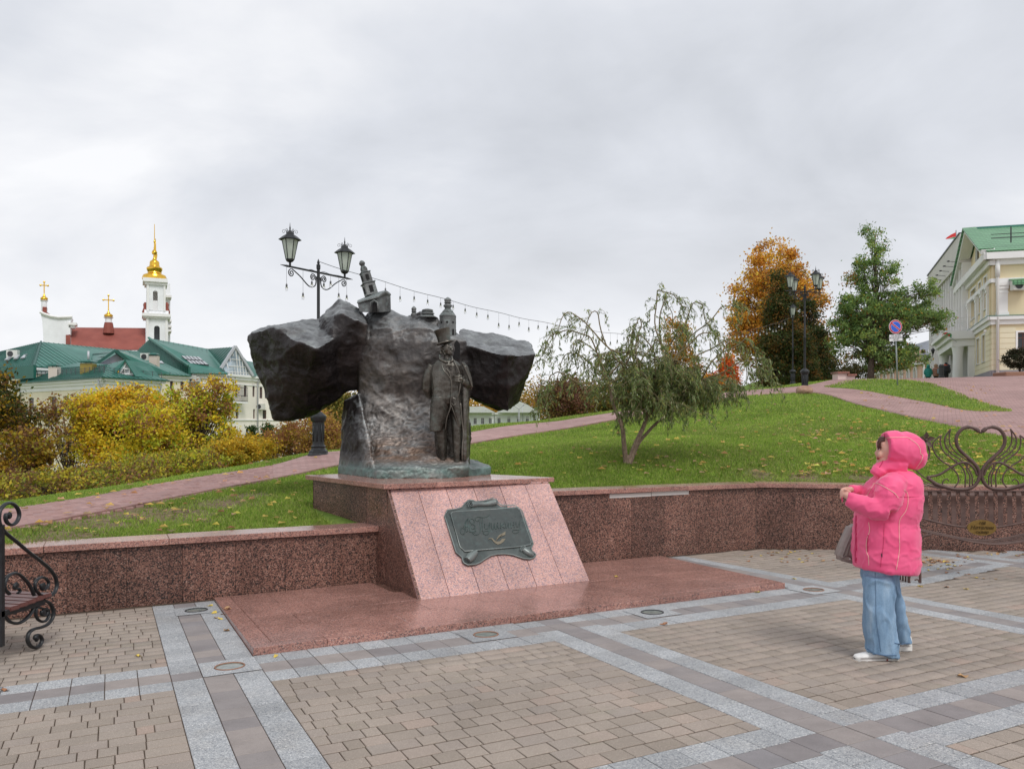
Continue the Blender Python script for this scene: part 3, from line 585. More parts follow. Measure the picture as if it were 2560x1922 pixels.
# platform
plat=empty('granite_platform',G(1.02,6.67)); tag(plat,'low polished red granite platform spread in front of the pedestal','platform')
def ph(b): return .062-.04*(b-6.67)/2.8
def pr(b): return 6.81+(b-6.67)*.13
rn=random.Random(3)
def ptile(a0,a1,b0,b1,name='granite_tile',mat='red_flat',g=.0018):
    dz=rn.uniform(-.0012,.0012); a0+=g;a1-=g;b0+=g;b1-=g
    sk=lambda a,b:a+(b-6.67)*.13*max(0,(a-6.0)/.81) if a>6 else a
    q=[(sk(a0,b0),b0),(sk(a1,b0),b0),(sk(a1,b1),b1),(sk(a0,b1),b1)]
    m=MB().hexa([G(a,b,-.02) for a,b in q],[G(a,b,ph(b)+dz) for a,b in q]); m.build(name,M[mat],plat,bevel=.003)
ptile(1.02,1.62,6.67,6.83,'border_slab','red_flat'); x=1.62
while x<6.6:
    x2=min(x+.86,6.81); x2=6.81 if 6.81-x2<.3 else x2; ptile(x,x2,6.67,6.83,'border_slab'); x=x2
y=6.83
while y<9.35: y2=min(y+.88,9.44); ptile(1.02,1.19,y,y2,'border_slab'); y=y2
for j,b0 in enumerate((6.83,7.42,8.01,8.60)):
    x=1.19; n=0; b1=b0+.59 if j<3 else 9.44
    while x<6.8:
        x2=min(x+(.62 if not(j%2 and n==0) else .4),6.81); 
        if 6.81-x2<.2: x2=6.81
        if not (3.05<(x+x2)/2<4.9 and b0>8.3): ptile(x,x2,b0,b1)
        x=x2; n+=1
cr=MB().hexa([G(a,b,-.03) for a,b in ((1.04,6.69),(6.79,6.69),(7.1,9.46),(1.04,9.46))],[G(a,b,ph(b)-.012) for a,b in ((1.04,6.69),(6.79,6.69),(7.1,9.46),(1.04,9.46))]); cr.build('platform_core',M['red_wall'],plat)
# pedestal
ped=empty('pedestal',G(4,8.0)); tag(ped,'red granite pedestal with a sloping pale front, carrying the bronze sculpture','pedestal')
BL,BR=onplane(1047,1506,G(2.92,8.0),DB),onplane(1470,1457,G(5.05,8.05),DB)
BL=G(2.91,7.98,ph(8)); BR=G(5.08,8.06,ph(8)); TL=Vector((DA*2.955+DB*9.17)[:])+Vector((0,0,.835)); TR=DA*5.157+DB*9.17+Vector((0,0,.835))
fn=(BR-BL).cross(TL-BL).normalized()
if fn.y>0: fn=-fn
for k in range(6):
    s0,s1=k/6+.0012,(k+1)/6-.0012; off=fn*rn.uniform(-.002,.003)
    if k==5: s1=1
    if k==0: s0=0
    q=[BL.lerp(BR,s0),BL.lerp(BR,s1),TL.lerp(TR,s1),TL.lerp(TR,s0)]
    ch=.0 if k>1 else 0
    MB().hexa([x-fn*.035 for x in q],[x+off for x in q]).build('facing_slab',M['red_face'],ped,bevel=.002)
def V(a,b,z): p=DA*a+DB*b; return Vector((p.x,p.y,z))
side=[(2.93,8.02,9.17),(2.93,9.17,9.17)]
core=MB().prism([V(2.97,9.2,-.35),V(5.12,9.2,-.35),V(4.75,10.3,-.35),V(4.3,11.15,-.35),V(2.53,11.05,-.35),V(2.87,9.75,-.35)],(0,0,1.18))
core.add([V(2.945,8.1,-.35),V(5.06,8.1,-.35),V(2.96,9.2,-.35),V(5.12,9.2,-.35),V(2.96,9.2,.8),V(5.12,9.2,.8)],[(0,1,3,2),(0,4,5,1),(0,2,4),(1,5,3),(2,3,5,4)])
core.build('pedestal_core',M['red_wall'],ped)
# side panels (left): triangle-ish below the slope, then two panels behind; right side alike
for sgn,L0,L1,Tp in ((-1,BL,None,TL),(1,BR,None,TR)):
    a0=2.915 if sgn<0 else 5.10
    o=V(1,0,0)*0; n=DA*sgn*.022; bt=8.0; 
    tri=[BL if sgn<0 else BR,V(2.93 if sgn<0 else 5.13,9.20,-.34),TL+Vector((0,0,0)) if sgn<0 else TR]
    MB().prism(tri,-n*1.2).build('side_panel',M['red_wall'],ped,bevel=.002)
pp=[(2.955,9.205),(2.86,9.74),(2.70,10.4),(2.5,11.1)]
for (a,b),(c,d) in zip(pp,pp[1:]):
    e=(V(c,d,0)-V(a,b,0)).normalized(); n=Vector((e.y,-e.x,0))*.03
    MB().prism([V(a,b,-.34)+e*.002,V(c,d,-.34)-e*.002,V(c,d,.832)-e*.002,V(a,b,.832)+e*.002],n).build('side_panel',M['red_wall'],ped,bevel=.002)
pp=[(5.15,9.2),(4.78,10.3),(4.3,11.2),(2.5,11.12)]
for (a,b),(c,d) in zip(pp,pp[1:]): MB().prism([V(a,b,-.34),V(c,d,-.34),V(c,d,.832),V(a,b,.832)],(0,.02,0)).build('side_panel',M['red_wall'],ped)
capo=[(2.88,9.10),(3.55,9.10),(4.22,9.12),(4.75,9.14),(5.27,9.23)]; 
capb=[(2.40,11.15),(3.0,11.2),(3.6,11.25),(4.3,11.3),(4.72,10.32)]
for i in range(4):
    dz=rn.uniform(-.006,.006); q=[V(*capo[i],0),V(*capo[i+1],0),V(*capb[i+1],0),V(*capb[i],0)]
    z0,z1=.842,.902
    MB().hexa([x+Vector((0,0,z0+dz)) for x in q],[x+Vector((0,0,z1+dz)) for x in q]).build('cap_slab',M['red_flat'],ped,bevel=.004)
# broken mortar under the cap
m=MB(); x=0
while x<.97:
    w=rn.uniform(.03,.12); p=TL.lerp(TR,x); q=TL.lerp(TR,min(1,x+w)); h=rn.uniform(.004,.022); m.hexa([p+fn*.01,q+fn*.01,q-fn*.05,p-fn*.05],[v+Vector((0,0,h)) for v in (p+fn*.012,q+fn*.006,q-fn*.05,p-fn*.05)]); x+=w+rn.uniform(0,.03)
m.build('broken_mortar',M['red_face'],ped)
# ---- round in-ground lamps
for i,(a,b) in enumerate(LIGHTS):
    lab=['round in-ground lamp at the crossing of bands by the platform left corner','round in-ground lamp near the left wall beside the platform','round in-ground lamp in front of the pedestal plaque','round in-ground lamp right of centre along the platform front edge','round in-ground lamp beyond the platform right corner near the woman'][i]
    r=empty('ground_lamp',G(a,b)); tag(r,lab,'ground lamp','round lamps set in the paving around the platform'); c=G(a,b,.005)
    n=Vector((0,0,1)); sq=MB(); ring=[c+DA*.115*math.cos(t)+DB*.115*math.sin(t)+Vector((0,0,-SL*.115*math.sin(t))) for t in np.linspace(0,2*PI,33)[:-1]]
    def sqp(t):
        x,y=math.cos(t),math.sin(t); k=.208/max(abs(x),abs(y)); return c+DA*x*k+DB*y*k+Vector((0,0,-SL*y*k))
    outr=[sqp(t) for t in np.linspace(0,2*PI,33)[:-1]]; vs=ring+outr+[p-Vector((0,0,.04)) for p in ring]; n_=32
    sq.add(vs,[(k,32+k,32+(k+1)%32,(k+1)%32) for k in range(32)]+[(k,(k+1)%32,64+(k+1)%32,64+k) for k in range(32)]); sq.build('surround_slab',M['grey_granite'],r)
    MB().tube([p+Vector((0,0,.001)) for p in [c+(x-c)*.93 for x in ring]],.006,6,closed=True).build('rim',M['dark_iron'] if i%2 else M['stone_brown'],r,smooth=True)
    MB().add([c+(x-c)*.93-Vector((0,0,.0022)) for x in ring],[tuple(range(32))]).build('lamp_glass',M['uplight'],r)
# ---------------------------------------------------------------- bronze sculpture on the pedestal
scu=empty('bronze_sculpture',V(3.9,10.2,.90)); tag(scu,'craggy dark bronze rock with two wing-like boulders and small churches on top','sculpture')
def Q(x,y,Y): return P(600+.3974*x,540+.3974*y,Y)
def Z9(x,y,z=.9):
    u,v=600+.3974*x,540+.3974*y; Y=(H-z)*F/(v-HY); return P(u,v,Y)
rk=MB()
rk.hull([Q(*q) for q in ((48,760,11.5),(100,724,11.2),(215,697,11.0),(330,775,10.8),(480,835,10.7),(640,745,11.1),(290,672,11.9),(400,680,12.0),(545,650,12.1),(190,688,11.9),(215,1283,11.5),(300,1292,11.45),(400,1280,11.5),(470,1245,11.6),(135,1010,11.5),(190,1135,11.5),(78,905,11.5),(225,1260,12.1),(400,1250,12.2),(570,1190,12.0),(310,960,11.0),(450,1010,11.0),(560,1000,11.25),(130,860,11.25),(640,1130,11.6),(640,1120,12.2))])
rk.hull([Q(*q) for q in ((500,655,11.35),(545,592,11.7),(628,520,11.75),(700,548,11.8),(760,600,11.6),(808,678,11.05),(640,615,11.05),(725,650,11.0),(790,760,11.25),(745,900,11.3),(745,1095,11.6),(640,1120,11.6),(560,1000,11.3),(490,830,11.0),(560,640,12.3),(790,640,12.3),(750,1080,12.2),(600,1100,12.2))])
def slab_ring(y,xl,xr,Yf,Yb=12.15):
    o=[]
    for t in np.linspace(0,1,13): o.append(Q(xl+(xr-xl)*t,y,Yf+.14*(abs(t-.5)*2)**4-.03*math.sin(t*7+y*.011)))
    for t in np.linspace(1,0,7): o.append(Q(xl+(xr-xl)*t,y,Yb))
    return o
rk.loft([slab_ring(*q) for q in ((590,835,950,11.55),(620,800,1000,11.42),(660,792,1120,11.30),(705,790,1300,11.20),(790,770,1420,11.14),(900,752,1440,11.17),(980,748,1440,11.20),(1060,748,1440,11.29),(1120,750,1440,11.36),(1200,753,1440,11.36),(1290,758,1440,11.31),(1370,772,1440,11.20),(1440,792,1440,11.06),(1500,822,1440,10.88),(1545,845,1440,10.66),(1580,858,1440,10.46),(1640,862,1440,10.52))])
rk.hull([Q(*q) for q in ((655,1165,11.55),(748,1115,11.4),(760,1300,11.2),(690,1380,11.25),(640,1500,11.3))] + [Z9(614,1618),Z9(700,1632),Z9(860,1650)]+[Q(*q) for q in ((660,1170,12.0),(760,1200,12.1),(660,1500,12.0),(770,1480,11.1),(850,1560,10.7))])
# base plate
bp=[Z9(612,1622),Z9(730,1636),Z9(860,1655),Z9(1270,1652),Z9(1400,1645),Z9(1580,1628)]; bk=[P(1215,1180,12.0),P(1150,1180,12.2),P(860,1180,12.2)]
for i in range(len(bk)): bk[i].z=.9
rk.hull(bp+bk+[p+Vector((0,.03,.115)) for p in bp]+[p+Vector((0,-.05,.12)) for p in bk])
rk.hull([Q(*q) for q in ((1425,1520,11.9),(1500,1530,11.9),(1580,1590,11.4),(1440,1600,11.2))]+[Z9(1580,1628),Z9(1440,1640)]+[bk[0]])
rk.hull([Q(*q) for q in ((1362,800,11.35),(1560,862,11.2),(1690,878,11.0),(1862,866,11.5),(1378,725,12.1),(1410,717,12.2),(1530,745,12.3),(1660,757,12.3),(1820,797,12.1),(1812,985,11.75),(1745,1180,11.75),(1690,1238,11.4),(1620,1222,11.6),(1562,1165,11.8),(1440,1140,11.8),(1380,1090,11.5),(1690,1000,11.1),(1450,900,11.35),(1440,1140,12.5),(1740,1150,12.4),(1820,900,12.5))])
rk.hull([Q(*q) for q in ((1040,655,11.5),(1060,625,11.6),(1120,620,11.6),(1150,600,11.5),(1250,640,11.5),(1250,800,11.3),(1130,800,11.25),(1120,700,11.35),(1050,700,12),(1250,700,12.1))])
def rockdisp(co,no):
    f=lambda s: noise.noise(co*s)
    r1=1-abs(noise.noise(co*2.3+Vector((3,1,7)))) ; r2=1-abs(noise.noise(co*6+Vector((9,4,2)))); r3=1-abs(noise.noise(co*15))
    U_=co.x/co.y*F+CX; cxx=(U_-600)/.3974; cyy=(HY-(co.z-H)/co.y*F-540)/.3974; ctr=min(1,max(0,(cxx-740)/60))*min(1,max(0,(1450-cxx)/60)); low=min(1,max(0,(cyy-1080)/160))
    cr_=1-abs(noise.noise(co*19+Vector((noise.noise(co*7)*1.5,0,0))))
    d=.07*(r1-.8)+.035*noise.noise(co*2.6)+.030*(r2-.8)+.008*(r3-.75)+(.008*ctr+.034*ctr*low)*(cr_-.72)+.004*noise.noise(co*30)
    k=min(1,max(0,(co.z-.95)/.25)); return co+no*d*(.35+.65*k)
me=remesh(rk,.018,1,rockdisp)
rock=mkobj('rock_mass',me,M['rock'],scu,smooth=True); me.transform(Matrix.Translation(-ORG[scu.name]))
n=len(me.vertices); co=np.empty(n*3,dtype=np.float32); me.vertices.foreach_get('co',co); co=co.reshape(-1,3)+np.array(ORG[scu.name]); U=co[:,0]/co[:,1]*F+CX; Vv=HY-(co[:,2]-H)/co[:,1]*F
cx=(U-600)/.3974; cy=(Vv-540)/.3974; ss=lambda a,b,x: np.clip((x-a)/(b-a),0,1)
Rr=ss(740,800,cx)*(1-ss(1380,1460,cx))*ss(600,700,cy)*(.40+.6*ss(880,1150,cy)); Gg=(1-ss(1.0,1.12,co[:,2])); Bb=ss(1330,1450,cy)*ss(780,860,cx)*(1-ss(1530,1575,cy))*(1-ss(1380,1450,cx))
Rr=np.maximum(Rr,.45*ss(1480,1560,cy)*(cx<800)); at=me.color_attributes.new('patina','FLOAT_COLOR','POINT'); cc=np.stack([Rr,Gg*(.9),Bb*.8,np.ones(n)],-1).astype(np.float32); at.data.foreach_set('color',cc.ravel())
# little churches, all cast with it
MTW='bronze_tower'; ku=.3974/F
def tiltbox(c,w,d,h,ax,mb):           # box whose long axis is ax
    ax=ax.normalized(); x=Vector((1,0,0)); x=(x-ax*x.dot(ax)).normalized(); y=ax.cross(x); m=Matrix((x,y,ax)).transposed(); mb.box(c,w,d,h,M=m@Matrix.Rotation(.45,3,'Z')); return m@Matrix.Rotation(.45,3,'Z')
hut=MB().hull([Q(*q) for q in ((740,548,11.3),(865,510,11.15),(915,480,11.3),(947,500,11.5),(950,602,11.5),(868,608,11.15),(752,604,11.25),(742,548,11.8),(900,500,11.9),(945,602,11.9))])
hut.build('hut',M[MTW],scu,bevel=.008)
rf=MB().hull([Q(*q) for q in ((735,542,11.28),(868,500,11.08),(918,466,11.25),(950,490,11.5),(950,500,11.5),(920,482,11.25),(868,514,11.08),(736,552,11.28),(740,530,11.9),(940,480,12.0),(860,480,11.5))]); rf.build('hut_roof',M[MTW],scu,bevel=.006)
dr=MB(); dr.tube([Q(825,606,11.15),Q(822,545,11.15),Q(845,530,11.12),Q(866,545,11.12),Q(868,606,11.13)],.012,6); dr.build('door_frame',M[MTW],scu,smooth=True)
MB().hull([Q(832,606,11.16),Q(832,550,11.16),Q(846,538,11.14),Q(860,550,11.14),Q(862,606,11.14),Q(846,570,11.3)]).build('doorway',M['recess_shade'],scu)
b0,b1=Q(828,500,11.5),Q(768,300,11.5); ax=(b1-b0); Lx=ax.length; axn=ax.normalized(); tw=MB(); wn=MB()
for t0,t1,w in ((0,.36,.165),(.36,.40,.19),(.40,.70,.13),(.70,.73,.15),(.73,.86,.085)):
    m=tiltbox(b0+axn*Lx*(t0+t1)/2,w,w*.9,Lx*(t1-t0),ax,tw)
    if t1-t0>.2:
        for sg in (Vector((0,-1,0)),Vector((1,0,0)),Vector((-1,0,0))):
            c=b0+axn*Lx*(t0+t1)/2+m@(sg*w*.47); MB().box(c,w*.32 if sg.y else .02,w*.32 if sg.x else .02,Lx*(t1-t0)*.55,M=m).build('tower_opening',M['recess_shade'],scu)
tw.lathe([(.05,0),(.036,.02),(.028,.035),(.045,.06),(.046,.075),(.03,.10),(.008,.115)],b0+axn*Lx*.86,10,axis=ax)
tw.build('leaning_tower',M[MTW],scu,bevel=.006)
def dome(x,y0,y1,w,name='domed_turret',Y=11.55,body=None):
    c=Q(x,y1,Y); h=(y1-y0)*ku*Y; w=w*ku*Y
    m=MB(); m.lathe([(w*1.7,0),(w*1.3,h*.15),(w*.8,h*.28),(w*.75,h*.32),(w*1.15,h*.42),(w*1.12,h*.5),(w*.75,h*.58),(w*.7,h*.62),(w*1.0,h*.64),(w*1.0,h*.67),(w*.7,h*.7),(w*.95,h*.78),(w*.9,h*.86),(w*.5,h*.94),(w*.05,h)],c,14)
    m.build(name,M[MTW],scu,smooth=True)
dome(1094,566,668,17)
dome(1180,582,640,38,'low_dome',11.5)
dome(1307,510,612,24,'domed_turret',11.35)
ot=MB(); c=Q(1307,990,11.35); h=(990-608)*ku*11.35; w=55*ku*11.35
ot.lathe([(w,0),(w,h*.4),(w*1.08,h*.41),(w*1.08,h*.44),(w,h*.45),(w,h*.93),(w*1.05,h*.94),(w*.8,h*.99),(w*.3,h*1.04)],c,8,phase=PI/8); ot.build('octagonal_tower',M[MTW],scu,bevel=.006)
wn=MB()
for a in range(8):
    an=PI*2*a/8+0; d=Vector((math.sin(an),-math.cos(an),0)); r=w*math.cos(PI/8)*.985
    for z0,z1,ww in ((.52,.72,.02),(.12,.32,.02),):
        p=c+d*r; MB().beam(p+Vector((0,0,h*z0)),p+Vector((0,0,h*z1)),ww*1.5,.012,up=tuple(d)).build('tower_opening',M['recess_shade'],scu)
    MB().lathe([(.017,-.01),(.017,.004)],c+d*r+Vector((0,0,h*.83)),10,axis=d).build('round_opening',M['recess_shade'],scu)
for k,(x0,x1,y0,y1) in enumerate(((1180,1240,806,935),(1345,1384,780,900))):
    MB().hull([Q(x0,y1,11.2),Q(x1,y1,11.2),Q(x0,y0+25,11.2),Q((x0+x1)/2,y0,11.2),Q(x1,y0+25,11.2),Q((x0+x1)/2,y1,11.6)]).build('niche',M['recess_shade'],scu)  # solid black pieces paint the shade of recesses; nothing is hollowed out
MB().tube(catmull([Q(1176,930,11.18),Q(1180,835,11.18),Q(1195,806,11.15),Q(1222,800,11.15),Q(1246,815,11.18)],4),.018,8).build('niche_arch',M[MTW],scu,smooth=True)
# ---------------------------------------------------------------- standing bronze man
sta=empty('bronze_statue',P(1128,1170,10.75)); tag(sta,'bronze statue of a standing man in top hat and long open coat, hand on chest','statue')
YS=10.75; us=.2528*YS/F
def S(x,y,dy=0): return P(1040+.2528*x,780+.2528*y,YS+dy)
def ring(xc,y,hw,dep,dy=0,n=22,sq=1.,tilt=0):
    c=S(xc,y,dy); o=[]
    for k in range(n):
        a=2*PI*k/n; cs,sn=math.cos(a),math.sin(a); cs=math.copysign(abs(cs)**sq,cs); sn=math.copysign(abs(sn)**sq,sn)
        o.append(c+Vector((cs*hw*us,sn*dep,tilt*cs*hw*us)))
    return o
b=MB()
b.loft([ring(308,470,52,.07,0),ring(305,492,110,.10,0),ring(303,530,150,.125,0),ring(302,600,158,.145),ring(300,700,148,.15),ring(298,800,142,.14),ring(302,860,142,.145),ring(304,905,120,.13),ring(306,930,60,.08)])
b.loft([ring(250,840,95,.12,-.02),ring(243,920,100,.135,-.02),ring(232,1020,92,.135,-.02),ring(218,1110,82,.13,-.02),ring(204,1178,70,.125,-.02)])   # left coat front
b.loft([ring(375,850,60,.10,-.03),ring(395,940,52,.10,-.03),ring(410,1040,45,.09,-.03),ring(425,1100,30,.07,-.04),ring(430,1142,16,.05,-.04)])   # right coat front, pointed
b.loft([ring(250,1000,60,.11,.02),ring(252,1180,58,.11,.02),ring(262,1350,46,.10,.03),ring(272,1480,33,.08,.03),ring(274,1525,26,.07,.03)])
b.loft([ring(398,960,62,.11,.02),ring(405,1150,52,.11,0),ring(408,1300,44,.10,0),ring(408,1450,33,.08,0),ring(410,1520,27,.07,0)])
b.loft([ring(478,640,44,.10,.05),ring(485,800,40,.11,.05),ring(486,1000,38,.12,.05),ring(484,1200,36,.12,.06),ring(484,1350,34,.12,.06),ring(484,1420,34,.11,.06),ring(478,1468,24,.08,.06)])   # hanging cape, right
b.loft([ring(330,900,180,.05,.20,sq=.8),ring(335,1150,150,.05,.2,sq=.8),ring(340,1350,140,.05,.2,sq=.8),ring(350,1480,130,.05,.2,sq=.8)])   # cape behind the legs
b.loft([ring(205,1100,30,.09,.14),ring(215,1300,28,.09,.14),ring(232,1440,26,.08,.12),ring(248,1500,18,.06,.1)])
b.tube([S(160,528),S(128,600,.02),S(112,680,.03),S(108,760,.05),S(128,815,.1),S(190,840,.2)],[.055,.066,.068,.066,.058,.045],14)   # arm behind the back
b.tube([S(445,520),S(478,560),S(505,640),S(522,720)],[.055,.062,.06,.055],14)
b.tube([S(522,722),S(495,705,-.07),S(455,680,-.15)],[.05,.043,.036],12)
b.hull([S(452,492,.02),S(478,498,0),S(560,745,-.02),S(556,768,0),S(515,772,.02),S(500,640,-.04),S(470,560,-.05),S(440,560,.05),S(520,760,.08)])   # cape flap over the arm
b.tube([S(308,500),S(305,455),S(308,420)],[.06,.045,.042],12)
b.ell(S(312,362,-.01),.064,.078,.092,n=18,m=12); b.ell(S(332,402,-.045),.04,.04,.034); b.ell(S(268,370,.02),.035,.06,.06)
b.ell(S(356,372,-.05),.014,.016,.022); b.ell(S(349,350,-.052),.016,.016,.012)
b.ell(S(276,392,-.03),.02,.03,.034); b.ell(S(262,360,0),.026,.04,.03); b.ell(S(285,415,-.04),.02,.025,.022)
for x in (262,420): 
    b.ell(S(x,1532,-.05),.042,.11,.03)
b.ell(S(272,1520,0),.035,.06,.05); b.ell(S(408,1518,0),.035,.06,.05)
def fold(co,no):
    k=co.z; return co+no*(.006*noise.noise(Vector((co.x*16,co.y*16,co.z*2.2)))+.0035*noise.noise(co*24)+.0015*noise.noise(co*70))
me=remesh(b,.0075,2,fold); me.transform(Matrix.Translation(-ORG[sta.name])); body=mkobj('figure',me,M['bronze_figure'],sta,smooth=True)
hx=(S(254,168)-S(287,300)); ha=hx.normalized(); ht=MB(); ht.lathe([(.112,-.010),(.122,-.003),(.120,.006),(.092,.012),(.088,.03),(.092,.09),(.106,hx.length*.93),(.112,hx.length*.985),(.104,hx.length),(.02,hx.length*1.01)],S(287,303),26,axis=ha); ht.build('top_hat',M['bronze_figure'],sta,smooth=True,angle=R(40))
cm=MB()
cm.tube([S(236,425,-.02),S(240,470,-.07),S(285,492,-.115),S(320,500,-.12)],[.014,.018,.016,.008],8); cm.tube([S(352,440,-.06),S(362,478,-.1),S(335,500,-.12)],[.012,.015,.008],8)
cm.build('shirt_collar',M['bronze_figure'],sta,smooth=True)
bw=MB(); 
for d in (-1,1): bw.loft([[S(326+d*4,526,-.15)+Vector((0,y,z)) for y,z in ((-.006,-.006),(-.006,.006),(.006,.006),(.006,-.006))],[S(326+d*30,520,-.14)+Vector((0,y,z)) for y,z in ((-.012,-.018),(-.012,.018),(.008,.018),(.008,-.018))]]) ; bw.loft([[S(326+d*4,530,-.15)+Vector((0,y,z)) for y,z in ((-.006,-.006),(-.006,.006),(.006,.006),(.006,-.006))],[S(326+d*22,568,-.145)+Vector((x,y,0)) for x,y in ((-.014,-.006),(-.014,.006),(.014,.006),(.014,-.006))]])
bw.ell(S(326,527,-.155),.014,.012,.013); bw.build('bow_tie',M['bronze_figure'],sta,fixn=True,bevel=.003)
la=MB()
la.tube(catmull([S(252,505,-.10),S(272,570,-.15),S(318,625,-.16),S(350,690,-.163),S(352,790,-.15),S(345,860,-.15),S(338,950,-.155),S(305,1050,-.15),S(290,1170,-.14)],5),.0075,6)
la.tube(catmull([S(300,560,-.15),S(330,600,-.158),S(348,668,-.162)],5),.006,6)
la.tube(catmull([S(370,470,-.09),S(400,530,-.13),S(432,610,-.145),S(440,700,-.13),S(425,800,-.13),S(395,900,-.13),S(370,920,-.15),S(350,900,-.15)],5),.0075,6)
la.tube(catmull([S(345,920,-.15),S(380,1010,-.14),S(425,1142,-.09)],5),.007,6)
la.tube(catmull([S(455,498,-.06),S(490,570,-.07),S(528,660,-.07),S(558,745,-.05)],5),.012,6)
la.tube(catmull([S(440,900,-.06),S(452,1050,-.06),S(468,1200,-.06),S(458,1350,-.06),S(458,1470,-.04)],5),.012,6)
la.build('lapels_and_hems',M['bronze_figure'],sta,smooth=True)
hd=MB()
for i,(y0,y1) in enumerate(((632,638),(646,655),(662,672),(678,690))): hd.tube([S(452,y1-6,-.19),S(418,y0+4,-.205),S(388,y0,-.195),S(376,y0+6,-.18)],[.014,.012,.010,.008],8)
hd.tube([S(455,668,-.17),S(440,660,-.195),S(430,664,-.20)],[.03,.028,.02],8); hd.tube([S(446,640,-.19),S(420,622,-.19),S(405,628,-.18)],[.013,.011,.008],8)
hd.build('hand',M['bronze_figure'],sta,smooth=True)
fc=MB(); fc.tube([S(322,349,-.082),S(338,345,-.084)],.006,6); fc.tube([S(362,346,-.06),S(354,345,-.066)],.006,6); fc.tube([S(330,388,-.083),S(352,386,-.072)],[.006,.004],6); fc.tube([S(350,352,-.07),S(359,368,-.074),S(358,378,-.072),S(349,379,-.075)],[.006,.009,.008,.004],8)
for k in range(12): a=rn.uniform(0,6); fc.ell(S(256+rn.uniform(-12,16),345+k*6,-.01-rn.uniform(0,.05)),.014,.014,.013,n=8,m=5)
fc.build('face_and_curls',M['bronze_figure'],sta,smooth=True)
# ---------------------------------------------------------------- plaque
plq=empty('bronze_plaque',onplane(1222,1330,BL,fn)); tag(plq,'greenish bronze scroll plaque with raised script on the pale sloping pedestal front','plaque')
def K(x,y,o=0): return onplane(1090+.12206*x,1230+.12206*y,BL+fn*.004,fn)+fn*o
OUT=[(220,395),(420,375),(520,340),(590,250),(660,190),(740,195),(800,222),(930,215),(1060,190),(1140,155),(1190,180),(1240,240),(1330,302),(1600,300),(1640,330),(1740,400),(1975,1090),(1930,1170),(1950,1230),(1990,1270),(2030,1310),(1990,1370),(1900,1395),(1780,1385),(1660,1345),(1560,1310),(1380,1290),(1220,1300),(1100,1330),(1000,1390),(900,1460),(800,1505),(640,1520),(560,1480),(530,1420),(520,1360),(400,1260),(165,515)]
INN=[(280,480),(330,445),(1640,350),(1700,400),(1930,1060),(1910,1110),(1720,1150),(570,1250),(480,1160)]
MB().prism([K(*p) for p in OUT],fn*.026).build('backing_plate',M['bronze_plaque'],plq,bevel=.006,seg=2)
MB().tube([K(x,y,.026) for x,y in OUT],.010,6,closed=True).build('outer_moulding',M['bronze_plaque'],plq,smooth=True)
MB().prism([K(x,y,.02) for x,y in INN],fn*.018).build('raised_panel',M['bronze_plaque'],plq,bevel=.003)
MB().tube([K(x,y,.034) for x,y in INN],.009,6,closed=True).build('inner_moulding',M['bronze_plaque'],plq,smooth=True)
for pts,rr in (([(700,300),(820,285),(1000,285),(1180,250)],[.046,.036,.034,.048]),([(800,1265),(740,1320),(680,1380),(620,1440)],[.034,.05,.058,.045]),([(1775,1215),(1840,1260),(1920,1310),(1975,1335)],[.040,.045,.040,.024])):
    MB().tube([K(x,y,.03) for x,y in pts],rr,14).build('scroll_roll',M['bronze_plaque'],plq,smooth=True,angle=R(50))
for c,r in (((700,298),80),((1190,262),60),((1765,1215),66)):
    MB().tube([K(x,y,.055) for x,y in spiral(c,r,6,2.2,2.2+4.2*PI,40)],.0055,5).build('scroll_end',M['bronze_plaque'],plq,smooth=True)
LET=[[(560,790),(510,780),(478,830),(500,890),(545,905),(575,850),(560,740),(595,630),(640,580)],[(640,578),(645,700),(632,850)],[(622,620),(590,720),(605,860)],[(540,765),(645,742)],
[(770,650),(735,690),(690,670),(675,620),(700,590),(748,600),(765,645)],[(705,775),(730,800),(780,770),(775,730),(730,700),(690,720),(668,780),(690,850),(740,860),(788,815),(778,760)],
[(862,598),(850,630),(810,635),(785,600),(800,565),(850,550),(950,560),(1030,545),(1070,500)],[(890,570),(885,700),(890,830),(860,890),(800,920),(745,900),(742,870),(780,872)],[(932,570),(925,700),(937,850)],
[(975,690),(985,780),(1030,790),(1070,700)],[(1078,670),(1078,780),(1060,880),(1010,915),(960,895),(952,860),(1000,840),(1090,828)],
[(1112,680),(1122,780),(1150,800),(1175,690)],[(1178,675),(1186,775),(1215,790),(1240,685)],[(1243,668),(1250,780),(1275,775)],
[(1300,665),(1306,790)],[(1378,668),(1335,715),(1308,728),(1345,745),(1382,782)],[(1402,690),(1408,770),(1430,770),(1462,690)],[(1464,680),(1472,772)],[(1512,665),(1520,778)],[(1574,655),(1582,768)],[(1515,722),(1578,712)],
[(1620,655),(1628,740),(1660,745),(1688,660)],[(1692,640),(1697,760),(1670,850),(1610,885),(1558,862),(1552,825),(1600,812),(1660,815),(1720,800)]]
lt=MB()
for s in LET: lt.tube(catmull([K(x,y,.040) for x,y in s],4),.0052,5)
for x,y in ((675,855),(795,845)): lt.ell(K(x,y,.04),.008,.008,.008,n=8,m=5)
lt.build('lettering',M['bronze_dark'],plq,smooth=True)
q_=MB(); q_.prism([K(x,y,.038) for x,y in [(1200,1050),(1225,990),(1270,925),(1340,890),(1400,850),(1392,925),(1340,940),(1290,962),(1240,1010)]],fn*.008); q_.prism([K(x,y,.038) for x,y in [(1040,1020),(1070,1000),(1110,998),(1150,1050),(1190,1090),(1240,1118),(1300,1105),(1360,1060),(1402,1000),(1330,1000),(1290,1050),(1230,1060),(1180,1040),(1130,985),(1070,988)]],fn*.006)
q_.tube([K(1195,1062,.046),K(1240,1000,.05),K(1330,915,.05)],.003,4); q_.build('quill_and_scroll',M['quill'],plq)
